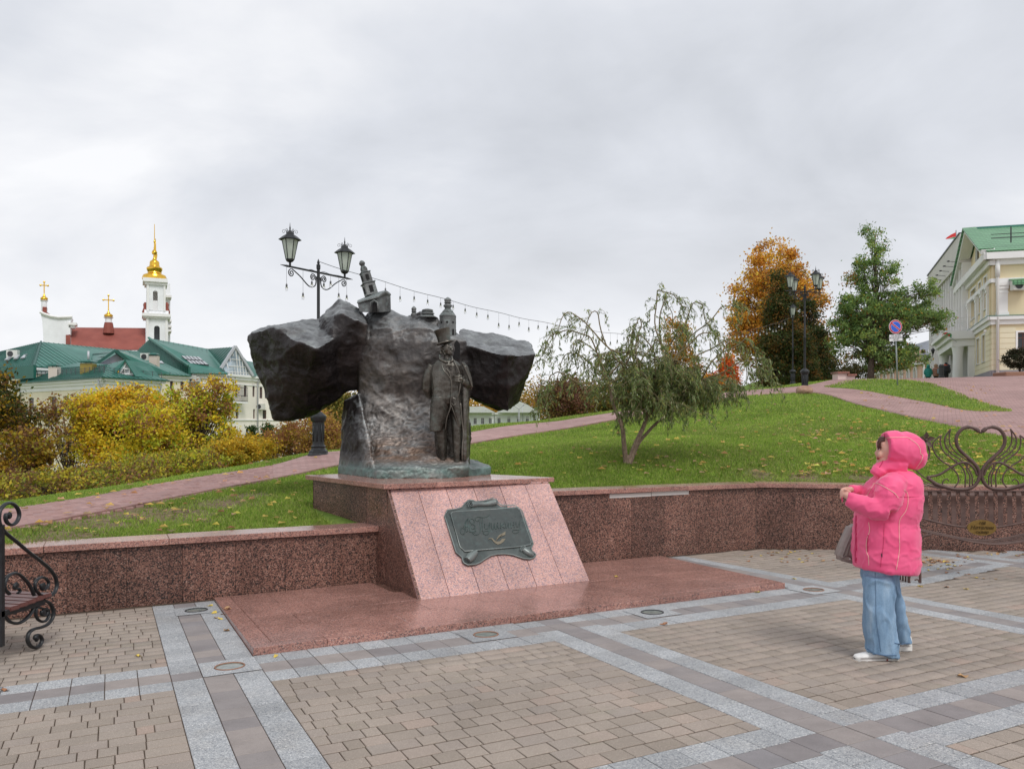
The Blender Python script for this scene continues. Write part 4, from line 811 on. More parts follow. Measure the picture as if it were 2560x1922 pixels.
# ---------------------------------------------------------------- street lamps and light strings
def lantern(mb_parent,c,s=1.0,Mr=0):
    """hexagonal lantern standing on point c"""
    fr=MB(); c=Vector(c)
    fr.tube([c,c+Vector((0,0,.13*s))],.028*s,8)
    fr.lathe([(.03*s,.10*s),(.075*s,.12*s),(.10*s,.15*s),(.105*s,.175*s)],c,6)
    hx=lambda r,z,k:c+Vector((r*math.cos(k*PI/3+.25),r*math.sin(k*PI/3+.25),z))
    for k in range(6):
        fr.beam(hx(.098*s,.17*s,k),hx(.195*s,.66*s,k),.016*s); fr.beam(hx(.195*s,.66*s,k),hx(.195*s,.66*s,k+1),.016*s); fr.beam(hx(.10*s,.175*s,k),hx(.10*s,.175*s,k+1),.016*s)
    f=fr.build('lantern',M['black'],mb_parent)
    for k in range(6):
        a,b_,d,e=hx(.098*s,.18*s,k),hx(.098*s,.18*s,k+1),hx(.192*s,.655*s,k+1),hx(.192*s,.655*s,k); n=((a+b_+d+e)/4-(c+Vector((0,0,.42*s)))); n.z=0; n=n.normalized()*.006
        MB().prism([a,b_,d,e],-n).build('pane',M['lglass'],f)
    rf=MB(); rf.lathe([(.27*s,.645*s),(.275*s,.655*s),(.17*s,.74*s),(.09*s,.79*s),(.085*s,.83*s),(.05*s,.85*s),(.03*s,.88*s),(.014*s,.90*s),(.020*s,.94*s),(.010*s,.98*s),(.003*s,1.07*s)],c,6,phase=.25)
    for k in range(6):
        a=k*PI/3+.25; d=Vector((math.cos(a),math.sin(a),0)); sp_=spiral((.145*s,.845*s),.055*s,.012*s,PI,-PI*1.4,14); rf.tube([c+d*x+Vector((0,0,z)) for x,z in sp_],.0055*s,4)
    rf.build('lantern_roof',M['black'],f)
def lamp(base,arms,hgt,label,s=1.0,grp='cast iron street lamps with hexagonal lanterns'):
    r=empty('street_lamp',base); tag(r,label,'street lamp',grp); b=Vector(base)
    MB().lathe([(.235,-.15),(.235,.05),(.21,.09),(.205,.13),(.165,.16),(.15,.20),(.17,.23),(.135,.26),(.13,.30),(.13,.76),(.165,.80),(.18,.86),(.18,.90),(.12,.95),(.06,1.0)],b,8,phase=PI/8).build('lamp_base',M['black'],r,bevel=.004)
    fl=MB()
    for k in range(8):
        a=k*PI/4; d=Vector((math.cos(a),math.sin(a),0)); rr=.13*math.cos(PI/8)+.003; fl.tube([b+d*rr+Vector((0,0,.34)),b+d*rr+Vector((0,0,.72))],.012,6)
    fl.build('base_mouldings',M['black'],r,smooth=True)
    MB().lathe([(.045,.95),(.042,2.2),(.05,2.22),(.05,2.26),(.036,2.3),(.034,hgt-.1),(.045,hgt-.09),(.045,hgt),(.02,hgt+.01),(.032,hgt+.04),(.022,hgt+.08),(.003,hgt+.13)],b,12).build('pole',M['black'],r,smooth=True,angle=R(40))
    for L,an in arms:
        d=Vector((math.cos(an),math.sin(an),0)); z=hgt-.17; e=b+d*L+Vector((0,0,z)); m=MB(); m.tube([b+Vector((0,0,z)),e],.022,8); m.tube([e,e+d*.10,e+d*.2],[.026,.016,.004],8)
        S2=catmull([(.06,-.10,0),(.10,-.30,0),(.28,-.34,0),(.55,-.16,0),(.78,-.04,0)],6)
        m.tube([b+d*(p.x*L/.9)+Vector((0,0,z+p.y)) for p in S2],.013,6)
        for c,r0,a0,a1 in (((.17*L/.9,-.13),.085,PI*1.2,PI*1.2-3.6*PI),((.80*L/.9,-.13),.085,PI*.5,PI*.5-3.2*PI)):
            m.tube([b+d*x+Vector((0,0,z+y)) for x,y in spiral(c,r0,.015,a0,a1,26)],.012,6)
        m.build('arm',M['black'],r,smooth=True,angle=R(50)); lantern(r,e-d*.06+Vector((0,0,.0)),s)
    return r
L1=P(796,1134,17.6); L1.z=tz(L1.x,L1.y)-.02
a1=math.atan2(1.5,.99)
lamp(L1,[(.86,a1+PI),(.86,a1)],P(796,662,17.6).z-L1.z,'large black two-lantern street lamp behind the left wing of the sculpture',.87)
L2=P(2012,983,32); L2.z=tz(L2.x,L2.y)-.02
lamp(L2,[(.74,.28),(.74,.28+PI),(.74,.28+PI/2),(.74,.28-PI/2)],P(2010,722,32).z-L2.z+.05,'black street lamp with four lanterns beside the boulder',.85)
L3=P(1982,966,45); L3.z=tz(L3.x,L3.y)-.02
lamp(L3,[(.62,1.25),(.62,1.25+PI)],P(1982,790,45).z-L3.z,'more distant slim two-lantern street lamp before the dark conifer',.85)
# string of bulbs
st=empty('string_lights',P(796,655,17.6)); tag(st,'long sagging string of clear bulbs from the near lamp to the distant lamp','string lights')
A_=P(800,655,17.6); B_=P(1980,793,45)
def cab(t): p=A_.lerp(B_,t); p.z-=1.38*4*t*(1-t)+.012*math.sin(t*90); return p
MB().tube([cab(t) for t in np.linspace(0,1,90)],.007,5).build('cable',M['wire_grey'],st)
def bulb(parent,p,drop,k=1.0):
    m=MB(); m.tube([p,p-Vector((0,0,drop))],.0035,4); q=p-Vector((0,0,drop)); m.lathe([(.022*k,-.07),(.024*k,-.03),(.012*k,-.005),(.004,0)],q,8); s=m.build('bulb_socket',M['wire_grey'],parent)
    MB().lathe([(.006,-.155),(.028*k,-.145),(.038*k,-.12),(.034*k,-.095),(.020*k,-.07)],q,10).build('bulb',M['bulb'],s,smooth=True)
rn=random.Random(8)
for i in range(3,66):
    t=i*.0148; bulb(st,cab(t),rn.choice((.09,.12,.14,.22,.28,.12,.30)),(.8+.4*t))
st2=empty('string_lights',L1+Vector((0,0,4))); tag(st2,'short looped string of clear bulbs hanging under the near lamp arm','string lights')
zz_=P(796,668,17.6).z; d=Vector((math.cos(a1),math.sin(a1),0)); pp=[L1*1+d*x for x in (-.9,-.45,-.2,.0,.15,.35,.6,.85)]
for p in pp: p.z=zz_-.10+rn.uniform(-.03,.03)
MB().tube(catmull(pp,5),.006,5).build('cable',M['wire_grey'],st2)
for i,p in enumerate(pp): 
    if i!=3: bulb(st2,p+Vector((.02,-.05,0)),rn.choice((.15,.25,.4,.5)),.9)
# ---------------------------------------------------------------- no parking sign
sb=P(2244,957,34); sb.z=tz(sb.x,sb.y)-.02
sg=empty('road_sign',sb); tag(sg,'round blue and red no-parking sign with a white text plate on a grey post','road sign')
ztop=P(0,800,34).z; lean=P(2239,800,34)
MB().tube([sb,Vector((lean.x,lean.y+.03,ztop))],.03,10).build('post',M['post_grey'],sg,smooth=True)
c=P(2238.6,817,33.9); r_=17.6*33.9/F; ax=Vector((.12,-1,0)).normalized(); xr=Vector((1,.12,0)).normalized()
MB().lathe([(r_,0),(r_*1.0,.012)],c,40,axis=ax).build('sign_disc',M['sign_white'],sg)
an_=np.linspace(0,2*PI,49)
def disc(rad,off,mat,name): MB().prism([c+ax*off+xr*rad*math.cos(t)+Vector((0,0,rad*math.sin(t))) for t in an_[:-1]],ax*.004).build(name,M[mat],sg)
disc(r_*.95,.013,'sign_red','red_ring'); disc(r_*.76,.018,'sign_white','white_line'); disc(r_*.72,.023,'sign_blue','blue_field')
dv=(xr*.80-Vector((0,0,.60))).normalized(); pv=(xr*.6+Vector((0,0,.8))); up_=ax
def bar(w,off,mat,name,L): MB().prism([c+ax*off+dv*s*L+pv*w*q for s,q in ((-1,-1),(1,-1),(1,1),(-1,1))],ax*.004).build(name,M[mat],sg)
bar(r_*.13,.028,'sign_white','white_bar',r_*.72); bar(r_*.09,.033,'sign_red','red_bar',r_*.78)
pc=P(2239.5,844.3,33.85); w2,h2=17.6*33.9/F,8.3*33.9/F
MB().prism([pc+xr*sx*w2+Vector((0,0,sz*h2+sx*.02)) for sx,sz in ((-1,-1),(1,-1),(1,1),(-1,1))],ax*.012).build('text_plate',M['sign_white'],sg,bevel=.004)
def textmesh(body,size,origin,xd,yd,mat,parent,name,ext=.002,shear=0):
    cu=bpy.data.curves.new('t','FONT'); cu.body=body; cu.size=size; cu.extrude=ext; cu.align_x='CENTER'; cu.align_y='CENTER'; cu.space_line=.92; cu.shear=shear; cu.resolution_u=2
    o=bpy.data.objects.new('t',cu); COL.objects.link(o); dg=bpy.context.evaluated_depsgraph_get(); dg.update(); me=bpy.data.meshes.new_from_object(o.evaluated_get(dg)); bpy.data.objects.remove(o)
    zd=xd.cross(yd); m=Matrix((xd,yd,zd)).transposed().to_4x4(); m.translation=origin-ORG[parent.name]; me.transform(m); me.name=name; me.materials.clear(); return mkobj(name,me,M[mat],parent)
textmesh('ПО ВСЕЙ\nПЕШЕХОДНОЙ\nЗОНЕ',.092,pc+ax*.016,(xr+Vector((0,0,.06))).normalized(),Vector((0,0,1)),'sign_ink',sg,'plate_text')
# boulder
bm_=MB(); c=P(2011,991,31.2); c.z=tz(c.x,c.y)+.12; bm_.ell(c,.33,.25,.20,n=16,m=10); me=remesh(bm_,.03,2,lambda co,no: co+no*(.05*noise.noise(co*3)+.02*noise.noise(co*9))); bo=mkobj('boulder',me,M['boulder'],None,smooth=True); tag(bo,'rounded pinkish-brown boulder at the foot of the four-lantern lamp','boulder')
# ---------------------------------------------------------------- vegetation
NR_=np.random.default_rng(11)
def leafmesh(name,C,size,col,parent,aspect=.5,dirs=None,spread=1.0,jit=.35,mat='leaf'):
    """C (n,3) leaf centres; each leaf a folded-looking rhombus; col (n,3)"""
    n=len(C); d=NR_.normal(size=(n,3)) if dirs is None else dirs+NR_.normal(size=(n,3))*spread*.3
    d/=np.linalg.norm(d,axis=1)[:,None]+1e-9; r=NR_.normal(size=(n,3)); s=np.cross(d,r); s/=np.linalg.norm(s,axis=1)[:,None]+1e-9
    L=(size*(1+jit*NR_.uniform(-1,1,n)))[:,None] if np.isscalar(size) else (size*(1+jit*NR_.uniform(-1,1,n)))[:,None]
    V=np.stack([C-d*L*.5,C+s*L*aspect*.5-d*L*.05,C+d*L*.5,C-s*L*aspect*.5-d*L*.05],1).reshape(-1,3)
    Fc=np.arange(4*n).reshape(n,4); return npmesh(name,V,Fc,M[mat],parent,col)
def tcol(pal,n,base=None,k=.18):
    pal=np.array(pal); i=NR_.integers(0,len(pal),n) if base is None else base
    c=pal[i]*(1+k*NR_.normal(size=(n,1)))*(1+.05*NR_.normal(size=(n,3))); return np.clip(c,.003,.95)
def tree(label,base,blobs,pal,nl,ls,trunk_r,cat='tree',name='tree',group=None,clusters=90,cr=.45,seed=1,bark='bark',accent=None,limbs=True,aspect=.6,trunk_to=None,shell=.55,cone=False,flat=1.0):
    """blobs: (centre, (rx,ry,rz), weight). Limbs run from the trunk to every leaf cluster."""
    g=np.random.default_rng(seed); base=Vector(base); root=empty(name,base); tag(root,label,cat,group)
    W_=np.array([b[2] for b in blobs],float); W_/=W_.sum(); K=[]
    for i in range(clusters):
        c,r,_=blobs[g.choice(len(blobs),p=W_)]; d=g.normal(size=3); d/=np.linalg.norm(d); q=g.uniform(shell,1)**.7; K.append([c[0]+d[0]*r[0]*q,c[1]+d[1]*r[1]*q,c[2]+d[2]*r[2]*q])
    K=np.array(K); top=Vector(trunk_to) if trunk_to else Vector((np.mean(K[:,0]),np.mean(K[:,1]),np.percentile(K[:,2],80)))
    tm=MB(); tp=[]; m=9
    for i in range(m+1):
        t=i/m; p=base.lerp(top,t); w=(top-base).length*.025*math.sin(t*PI*2+seed)*(1-t*.3); tp.append(p+Vector((w,w*.6,0)))
    tp[0].z-=.3; tm.tube(tp,[trunk_r*(1.25 if i==0 else 1-i/m*.85) for i in range(m+1)],9)
    for q in K:
        e=Vector(q); 
        hgt=(e.z-base.z)/max(.1,(top.z-base.z)); t0=max(.15,min(.9,hgt*.62+g.uniform(-.12,.05))); k=t0*m; i0=int(min(k,m-1)); s=tp[i0].lerp(tp[i0+1],k-i0)
        mid=s.lerp(e,.5)+Vector((g.normal()*.1,g.normal()*.1,(e-s).length*.10)); 
        r0=trunk_r*.22*(1-t0*.6); tm.tube([s,mid,e],[r0,r0*.6,r0*.2],5,caps=False)
    tm.build('trunk',M[bark],root,smooth=True)
    kk=g.integers(0,len(K),nl); rad=np.array([cr*g.uniform(.6,1.35) for _ in K]); off=g.normal(size=(nl,3))*np.array([1,1,.75*flat]); C=K[kk]+off*rad[kk][:,None]*.55
    pal=np.array(pal); kc=g.integers(0,len(pal),len(K)); bi=np.where(g.random(nl)<.6,kc[kk],g.integers(0,len(pal),nl))
    if accent is not None:
        col=accent(C,pal,bi,g)
    else: col=tcol(pal,nl,bi)
    leafmesh('crown',C,ls,col,root,aspect)
    return root
def B(u,v,Y,ru,rv,ry,w=1): p=P(u,v,Y); k=Y/F; return ((p.x,p.y,p.z),(ru*k,ry,rv*k),w)
def gz(u,Y,dz=0): x=(u-CX)/F*Y; return Vector((x,Y,tz(x,Y)+dz))
YEL=[(.90,.66,.04),(.84,.64,.05),(.80,.52,.03),(.68,.60,.05),(.50,.50,.05),(.38,.20,.08),(.92,.56,.04)]
YGR=[(.72,.62,.05),(.50,.55,.05),(.82,.64,.05),(.36,.44,.04),(.36,.18,.08),(.78,.54,.04)]
BRN=[(.30,.14,.07),(.40,.24,.08),(.22,.10,.06),(.50,.36,.06),(.34,.28,.05)]
DRK=[(.32,.32,.05),(.42,.37,.05),(.30,.16,.07),(.24,.13,.06),(.58,.46,.05),(.24,.28,.04)]
GRP='autumn trees on the slope below the brick path'
tree('dark green and yellow tree cut by the left picture edge',gz(-60,24),[B(-60,985,24,80,75,1.5,2),B(-30,1120,24,90,110,1.6,2),B(20,1040,24,42,50,1)],[(.06,.09,.02),(.10,.11,.02),(.22,.16,.02),(.42,.26,.02),(.05,.06,.02),(.14,.08,.03)],16000,.12,.13,group=GRP,clusters=130,seed=2,cr=.38)
tree('yellow-brown thinning tree at the left edge above the path',gz(60,22),[B(30,1140,22,70,70,1.3,2),B(90,1120,22,40,50,.8,.7),B(20,1220,21,120,60,1.5,2)],[(.45,.28,.03),(.50,.33,.03),(.22,.11,.05),(.30,.26,.03),(.17,.08,.04)],11500,.10,.10,group=GRP,clusters=120,seed=3,cr=.28)
tree('almost bare brown tree with few leaves before the cream house',gz(175,28),[B(128,1030,28,26,36,.6,1),B(185,1110,28,45,60,.8,1),B(178,1010,28,24,30,.5,.3)],BRN,2500,.11,.10,group=GRP,clusters=75,seed=4,cr=.28,shell=.2)
tree('golden yellow maple, brightest crown in front of the cream house',gz(275,27),[B(262,1035,27,62,60,1.6,2.2),B(350,1020,27,60,55,1.4,1.6),B(300,1120,27,120,75,1.8,2.5)],YEL,33000,.10,.16,group=GRP,clusters=260,seed=5,cr=.32,shell=.4)
tree('yellow-green tree in the middle of the slope',gz(375,25),[B(385,1080,25,65,75,1.4,2),B(340,1170,25,110,60,1.6,2),B(400,1150,25,70,60,1.2,1.4)],YGR,22000,.10,.13,group=GRP,clusters=200,seed=6,cr=.30,shell=.4)
tree('tall loose brown-tinged yellow tree at the right of the slope row',gz(490,27),[B(475,1010,27,55,50,1.1,1),B(545,1000,27,40,50,.9,.8),B(505,1090,27,95,90,1.5,2.6),B(540,1140,27,60,60,1.2,1)],YGR+BRN[:2]+YEL[:1],19000,.10,.14,group=GRP,clusters=200,seed=7,cr=.28,shell=.35)
tree('low yellow-green shrubby tree above the path at the left',gz(150,19),[B(120,1220,19,160,38,1.5,2),B(280,1200,19.5,140,40,1.5,2)],DRK,10500,.085,.07,group=GRP,clusters=190,seed=8,cr=.24,name='shrub',cat='shrub')
tree('brownish shrub under the yellow maples beside the path crest',gz(420,21.5),[B(400,1180,21.5,120,38,1.4,2),B(500,1165,22,80,38,1.2,1)],DRK+YGR[:2],8500,.085,.07,group=GRP,clusters=120,seed=9,cr=.3,name='shrub',cat='shrub')
tree('low bright yellow shrub left of the near lamp',gz(590,24),[B(590,1130,24,60,34,1.0,2),B(640,1120,25,45,26,.9,1)],[(.60,.40,.03),(.66,.46,.04),(.50,.30,.03),(.40,.34,.04)],8500,.085,.06,cat='shrub',name='shrub',clusters=70,seed=10,cr=.27)
for i,(u,v,Y,ru,rv,lab) in enumerate(((632,1108,30,22,40,'left small green conifer in front of the white house'),(672,1108,31,27,44,'larger green conifer beside the near lamp base'),(718,1085,40,24,22,'dark round green bush behind the near lamp'))):
    tree(lab,gz(u,Y),[B(u,v+10,Y,ru,rv*.7,ru*Y/F,2),B(u,v-rv*.55,Y,ru*.5,rv*.55,ru*.5*Y/F,1)],[(.06,.12,.03),(.08,.14,.04),(.05,.09,.03)],6500,.08,.05,cat='conifer',name='conifer',clusters=60,seed=20+i,cr=.16,group='small conifers behind the near lamp')
tree('sparse rust and yellow shrub right behind the near lamp',gz(742,27),[B(700,1115,27,50,42,.9,1.4),B(800,1085,26,60,60,1,2),B(760,1060,27,60,48,.9,1)],[(.42,.22,.08),(.46,.28,.07),(.36,.17,.08),(.50,.36,.05)],11000,.085,.07,cat='shrub',name='shrub',clusters=110,seed=24,cr=.3)
tree('olive green tree seen through the gap under the left wing',gz(840,52),[B(840,1030,52,60,45,2,1)],[(.14,.15,.03),(.22,.20,.04),(.30,.22,.05)],7000,.2,.15,clusters=50,seed=25,cr=.7)
# right of the sculpture, on the hill
def orange(C,pal,bi,g): return tcol(pal,len(C),bi)
tree('tall orange and rust coloured autumn tree left of the four-lantern lamp',gz(1935,56),[B(1930,680,56,70,75,2.2,2),B(1890,770,56,75,70,2.2,2),B(1990,760,56,75,80,2.2,1.6),B(1870,850,56,55,70,2,1.2),B(2010,860,56,60,60,2,1)],[(.78,.40,.05),(.80,.46,.06),(.66,.30,.05),(.46,.22,.06),(.82,.54,.08),(.34,.24,.05)],34000,.19,.26,clusters=300,seed=31,cr=.62,shell=.35)
tree('dark green conifer tinged rust-brown in front of the orange tree',gz(1968,50),[B(1970,930,50,75,50,1.9,3),B(1965,860,50,60,50,1.6,2.4),B(1955,780,50,38,55,1.1,1.3),B(1950,720,50,18,45,.6,.5)],[(.06,.085,.02),(.08,.11,.03),(.15,.11,.03),(.26,.13,.03),(.06,.07,.02)],42000,.13,.2,cat='conifer',name='conifer',clusters=260,seed=32,cr=.42,group='dark conifers by the lamp')
tree('dark green conifer right of the slim lamp',gz(2050,54),[B(2050,925,54,50,50,1.6,2),B(2030,860,54,40,60,1.2,2),B(2020,790,54,24,40,.8,.7)],[(.05,.08,.025),(.07,.10,.03),(.17,.11,.03),(.05,.06,.02)],24000,.13,.16,cat='conifer',name='conifer',clusters=160,seed=33,cr=.42,group='dark conifers by the lamp')
tree('low dark hedge-like bush beyond the brick pillar',gz(2130,56),[B(2130,935,56,62,26,1.5,2)],[(.06,.07,.02),(.09,.09,.03),(.11,.08,.03)],7000,.12,.08,cat='shrub',name='shrub',clusters=70,seed=34,cr=.35)
OAK=[(.14,.23,.07),(.19,.30,.09),(.25,.37,.12),(.32,.42,.10),(.11,.18,.055)]
def oakc(C,pal,bi,g):
    c=tcol(pal,len(C),bi); r=g.random(len(C)); s=NR_.random(len(C)); m=(np.sin(C[:,0]*3.1)+np.sin(C[:,2]*2.7+1)+np.sin(C[:,1]*2))>1.7; w=m&(r<.55)|(r<.03); c[w]=tcol([(.50,.26,.03),(.45,.15,.03),(.35,.30,.03)],int(w.sum())); return c
tree('green oak tree with a pointed top and a few orange leaves',gz(2182,44),[B(2187,600,44,24,55,.6,.5),B(2183,680,44,65,55,1.2,1.3),B(2165,770,44,70,50,1.6,1.8),B(2215,800,44,90,60,1.8,2),B(2150,860,44,80,50,1.7,1.6),B(2290,790,44,55,40,1.2,.9),B(2255,760,44,55,50,1.2,1.3),B(2110,790,44,40,40,1,.7),B(2320,725,44,30,40,.8,.4),B(2110,830,44,35,40,1,.7),B(2345,800,44,30,35,.8,.4),B(2270,880,44,50,40,1.3,1),B(2230,900,44,60,30,1.3,.9)],OAK,44000,.14,.17,clusters=430,seed=36,cr=.30,accent=oakc,trunk_to=P(2192,590,44),aspect=.45,shell=.3)
tree('small flame red young tree behind the willow',gz(1820,46),[B(1822,925,46,22,36,.6,2),B(1805,955,46,40,22,.8,1.5)],[(.70,.13,.03),(.75,.22,.03),(.62,.09,.03),(.72,.30,.04)],7000,.13,.06,clusters=60,seed=37,cr=.28)
tree('low orange young tree behind the willow',gz(1770,44),[B(1770,962,44,34,20,.8,2)],[(.75,.28,.03),(.72,.35,.04),(.6,.2,.03)],4500,.12,.05,clusters=40,seed=38,cr=.25)
tree('yellow tree glimpsed through the right side of the willow',gz(1690,60),[B(1690,850,60,28,60,1,1.5),B(1710,930,60,45,50,1.3,2)],[(.55,.32,.04),(.50,.36,.05),(.6,.28,.04)],9000,.17,.10,clusters=80,seed=39,cr=.45)
tree('reddish-brown bushy tree left behind the willow',gz(1400,75),[B(1395,1000,75,42,40,1.8,2),B(1440,985,75,40,45,1.8,1.6),B(1385,1035,75,38,25,1.4,1)],[(.20,.10,.07),(.26,.12,.07),(.17,.13,.05),(.30,.22,.06)],13000,.22,.15,clusters=90,seed=40,cr=.7)
tree('green-brown tree behind the willow trunk',gz(1520,80),[B(1510,1000,80,60,38,2,2),B(1590,985,80,60,40,2,2),B(1650,970,80,40,40,1.5,1)],[(.16,.14,.05),(.22,.13,.06),(.12,.13,.04),(.36,.26,.05)],16000,.24,.15,clusters=110,seed=41,cr=.8)
tree('dark round shrub in the planter before the yellow building',P(2550,940,50)-Vector((0,0,.0)),[B(2550,898,50,36,26,.9,2)],[(.025,.035,.015),(.04,.05,.02),(.05,.04,.02)],9000,.08,.07,cat='shrub',name='shrub',clusters=70,seed=42,cr=.2)
# far wood beyond the low white house
fw=[]; fc_=[]
for u in range(-1100,1700,18):
    Y=rn.uniform(215,300); v=1010 if u<1280 else 985+abs(u-1330)*.04
    v+=rn.uniform(-12,12)
    p=P(u,v,Y); n_=900; c=np.array(p)+NR_.normal(size=(n_,3))*np.array([2.6,2.4,3.2]); c[:,2]-=NR_.random(n_)*9; col=tcol([rn.choice(((.50,.30,.04),(.44,.27,.05),(.30,.18,.07),(.22,.20,.06),(.55,.35,.05),(.14,.16,.05)))],n_,np.zeros(n_,int)); fw.append(c); fc_.append(col)
w_=leafmesh('distant_wood',np.concatenate(fw),.75,np.concatenate(fc_),None,.8); tag(w_,'yellow and brown autumn wood far beyond the low white house','wood',kind='stuff')
# ---- corkscrew willow
wb=hit(1567,1160); wil=empty('willow_tree',wb); tag(wil,'small corkscrew willow with twisted drooping branches on the lawn','tree')
wY=wb.y; g=random.Random(12)
def WP(u,v,dy=0): 
    Y=wY+dy; p=P(u,v,Y); return p
stem=MB(); 
S1=[WP(1566,1163),WP(1560,1110,-.05),WP(1556,1070,-.1),WP(1545,1040,-.1),WP(1530,1000,-.15),WP(1535,960,-.1),WP(1560,920,0),WP(1580,880,.1)]
S2=[WP(1572,1163),WP(1585,1120,.05),WP(1605,1075,.1),WP(1620,1040,.15),WP(1645,1000,.1),WP(1660,950,.1),WP(1672,900,.1)]
S3=[WP(1574,1160,.03),WP(1595,1110,.1),WP(1615,1085,.2),WP(1650,1050,.3),WP(1700,1020,.35),WP(1760,1000,.3)]
stem.tube(catmull(S1,5),np.linspace(.045,.014,36),10); stem.tube(catmull(S2,5),np.linspace(.052,.015,31),10); stem.tube(catmull(S3,5),np.linspace(.038,.013,26),10); stem.lathe([(.10,-.15),(.085,0),(.075,.08),(.05,.16)],WP(1570,1160),10)
stem.build('trunk',M['willow_bark'],wil,smooth=True)
limbs=[];tw_=[]
def wig(p,q,n,amp,arch=0):
    o=[];ph=g.uniform(0,6)
    for i in range(n+1):
        t=i/n; x=p.lerp(q,t); x.z+=arch*4*t*(1-t); a=amp*math.sin(t*PI)**.3
        x+=Vector((math.sin(t*n*1.3+ph)*a,math.cos(t*n*1.1+ph)*a*1.2,math.sin(t*n*1.7+ph*2)*a*.6)); o.append(x)
    return o
roots=[S1[4],S1[5],S1[6],S1[7],S2[3],S2[4],S2[5],S2[6],S3[4],S3[5]]
arches=[(1520,870,1490,779,1440,930,.1),(1520,870,1432,782,1375,890,-.2),(1480,850,1400,830,1352,905,-.3),(1520,900,1450,850,1420,970,.3),(1580,850,1585,830,1560,900,.3),(1590,860,1600,800,1565,900,.0),(1650,850,1645,730,1725,800,0),(1650,850,1660,742,1690,880,.2),(1690,860,1740,755,1780,880,.1),(1700,880,1800,775,1850,765,.2),(1700,880,1780,830,1820,960,-.2),(1740,900,1830,850,1870,960,.3),(1760,930,1860,850,1905,960,-.3),(1760,950,1880,900,1930,960,.0),(1640,900,1600,840,1590,960,-.4),(1500,930,1430,880,1380,1000,.4),(1480,960,1390,930,1360,1030,-.1),(1660,900,1700,820,1740,960,.45),(1600,930,1640,850,1680,960,-.45),(1560,930,1530,880,1480,980,-.45)]
for a in arches:
    dy=a[6]; s=g.choice(roots[:4] if a[0]<1600 else roots[4:]); q0=WP(a[0],a[1],dy*.6); q1=WP(a[2],a[3],dy); q2=WP(a[4],a[5],dy*1.4)
    base_=catmull([s,q0,q1,q1.lerp(q2,.45)+Vector(((q2-q1).x*.2,0,.06)),q2],7); ph=g.uniform(0,6)
    pts=[p+Vector((math.sin(i*.9+ph),math.cos(i*.8+ph),math.sin(i*1.2+ph)))*.022 for i,p in enumerate(base_)]
    limbs.append((pts,np.linspace(.016,.0035,len(pts))))
for k in range(70):                     # inner crown
    s=g.choice(roots); a=g.uniform(0,2*PI); r=g.uniform(.4,1.25); u,v=g.gauss(1625,95),g.gauss(965,45); q=WP(u,v,math.sin(a)*.9)
    limbs.append((wig(s,q,12,.03,.12),np.linspace(.010,.003,13)))
for k in range(30):
    s=g.choice(roots[4:]); q=WP(g.uniform(1640,1860),g.uniform(950,1010),g.uniform(-.8,.8)); limbs.append((wig(s,q,14,.03,.14),np.linspace(.010,.003,15)))
lm=MB()
for p,r in limbs: lm.tube(p,r,5,caps=False)
lm.build('branches',M['willow_twig'],wil,smooth=True)
tm=MB(); LC=[];LD=[]
def droop(p,L,outx):
    pts=[p.copy()]; ph=g.uniform(0,6); ph2=g.uniform(0,6); d=Vector((outx*.6+g.gauss(0,.5),g.gauss(0,.5),g.uniform(-.1,.5))).normalized(); st=.035; n=int(L/st)
    for i in range(n):
        d=(d+Vector((math.sin(i*.75+ph)*.42,math.cos(i*.7+ph2)*.42,-.20-.02*i))).normalized(); d.z=max(d.z,-.92); pts.append(pts[-1]+d*st)
    return pts
for li,(p,r) in enumerate(limbs):
    n=len(p); inner=li>=len(arches); cnt=int(n*(.85 if inner else .8))
    for j in range(cnt):
        i=g.randint(n//3,n-1); L=g.uniform(.18,.55)*(1.0 if inner else 1.0); pt=p[i]; pts=droop(pt,L,(pt.x-wb.x)*.6); tm.tube(pts[::2],[.0028]*len(pts[::2]),3,caps=False)
        m_=len(pts)
        for q in range(1,m_):
            for s_ in range(3 if inner else 2):
                if g.random()<.72:
                    LC.append(pts[q]+Vector((g.gauss(0,.014),g.gauss(0,.014),g.gauss(-.01,.014)))); dd=(pts[q]-pts[q-1]).normalized()*.7+Vector((g.gauss(0,.45),g.gauss(0,.45),-.55)); LD.append(dd)
tm.build('twigs',M['willow_twig'],wil)
C=np.array([tuple(c) for c in LC]); D=np.array([tuple(c) for c in LD]); print('willow leaves',len(C))
leafmesh('foliage',C,  .080,tcol([(.19,.26,.09),(.14,.195,.07),(.27,.34,.12),(.36,.40,.21),(.09,.13,.045),(.32,.33,.09)],len(C)),wil,.20,dirs=D,spread=1.0)
# ---------------------------------------------------------------- grass blades and leaf litter
def dirt(x,y):
    o=np.zeros(len(x)); 
    for u,v,r in ((210,1310,.8),(330,1285,.9),(430,1290,.8),(120,1345,.7),(550,1262,.7),(2150,1195,.35),(1900,1192,.3),(2020,1196,.4),(620,1240,.4)):
        p=hit(u,v); o=np.maximum(o,np.exp(-((x-p.x)**2+(y-p.y)**2)/(r*r*.8)))
    nz=np.sin(x*5.3+np.sin(y*4.1)*1.7)*np.sin(y*6.1+np.sin(x*3.3)*1.3); return np.clip(o*1.15+.25*nz*(o>.1),0,1)
dv_=dirt(TX.ravel(),TY.ravel()); at=ter.data.color_attributes.new('dirt','FLOAT_COLOR','POINT'); at.data.foreach_set('color',np.repeat(dv_[:,None],4,1).astype(np.float32).ravel())
ng=560000; th=NR_.uniform(math.atan(-1360/F),math.atan(1380/F),ng); r0=np.interp(th,ths,[x[0] for x in rad]); q=NR_.random(ng); r=r0*(1/(1-q*(1-r0/62)))       # density falls with the square of distance
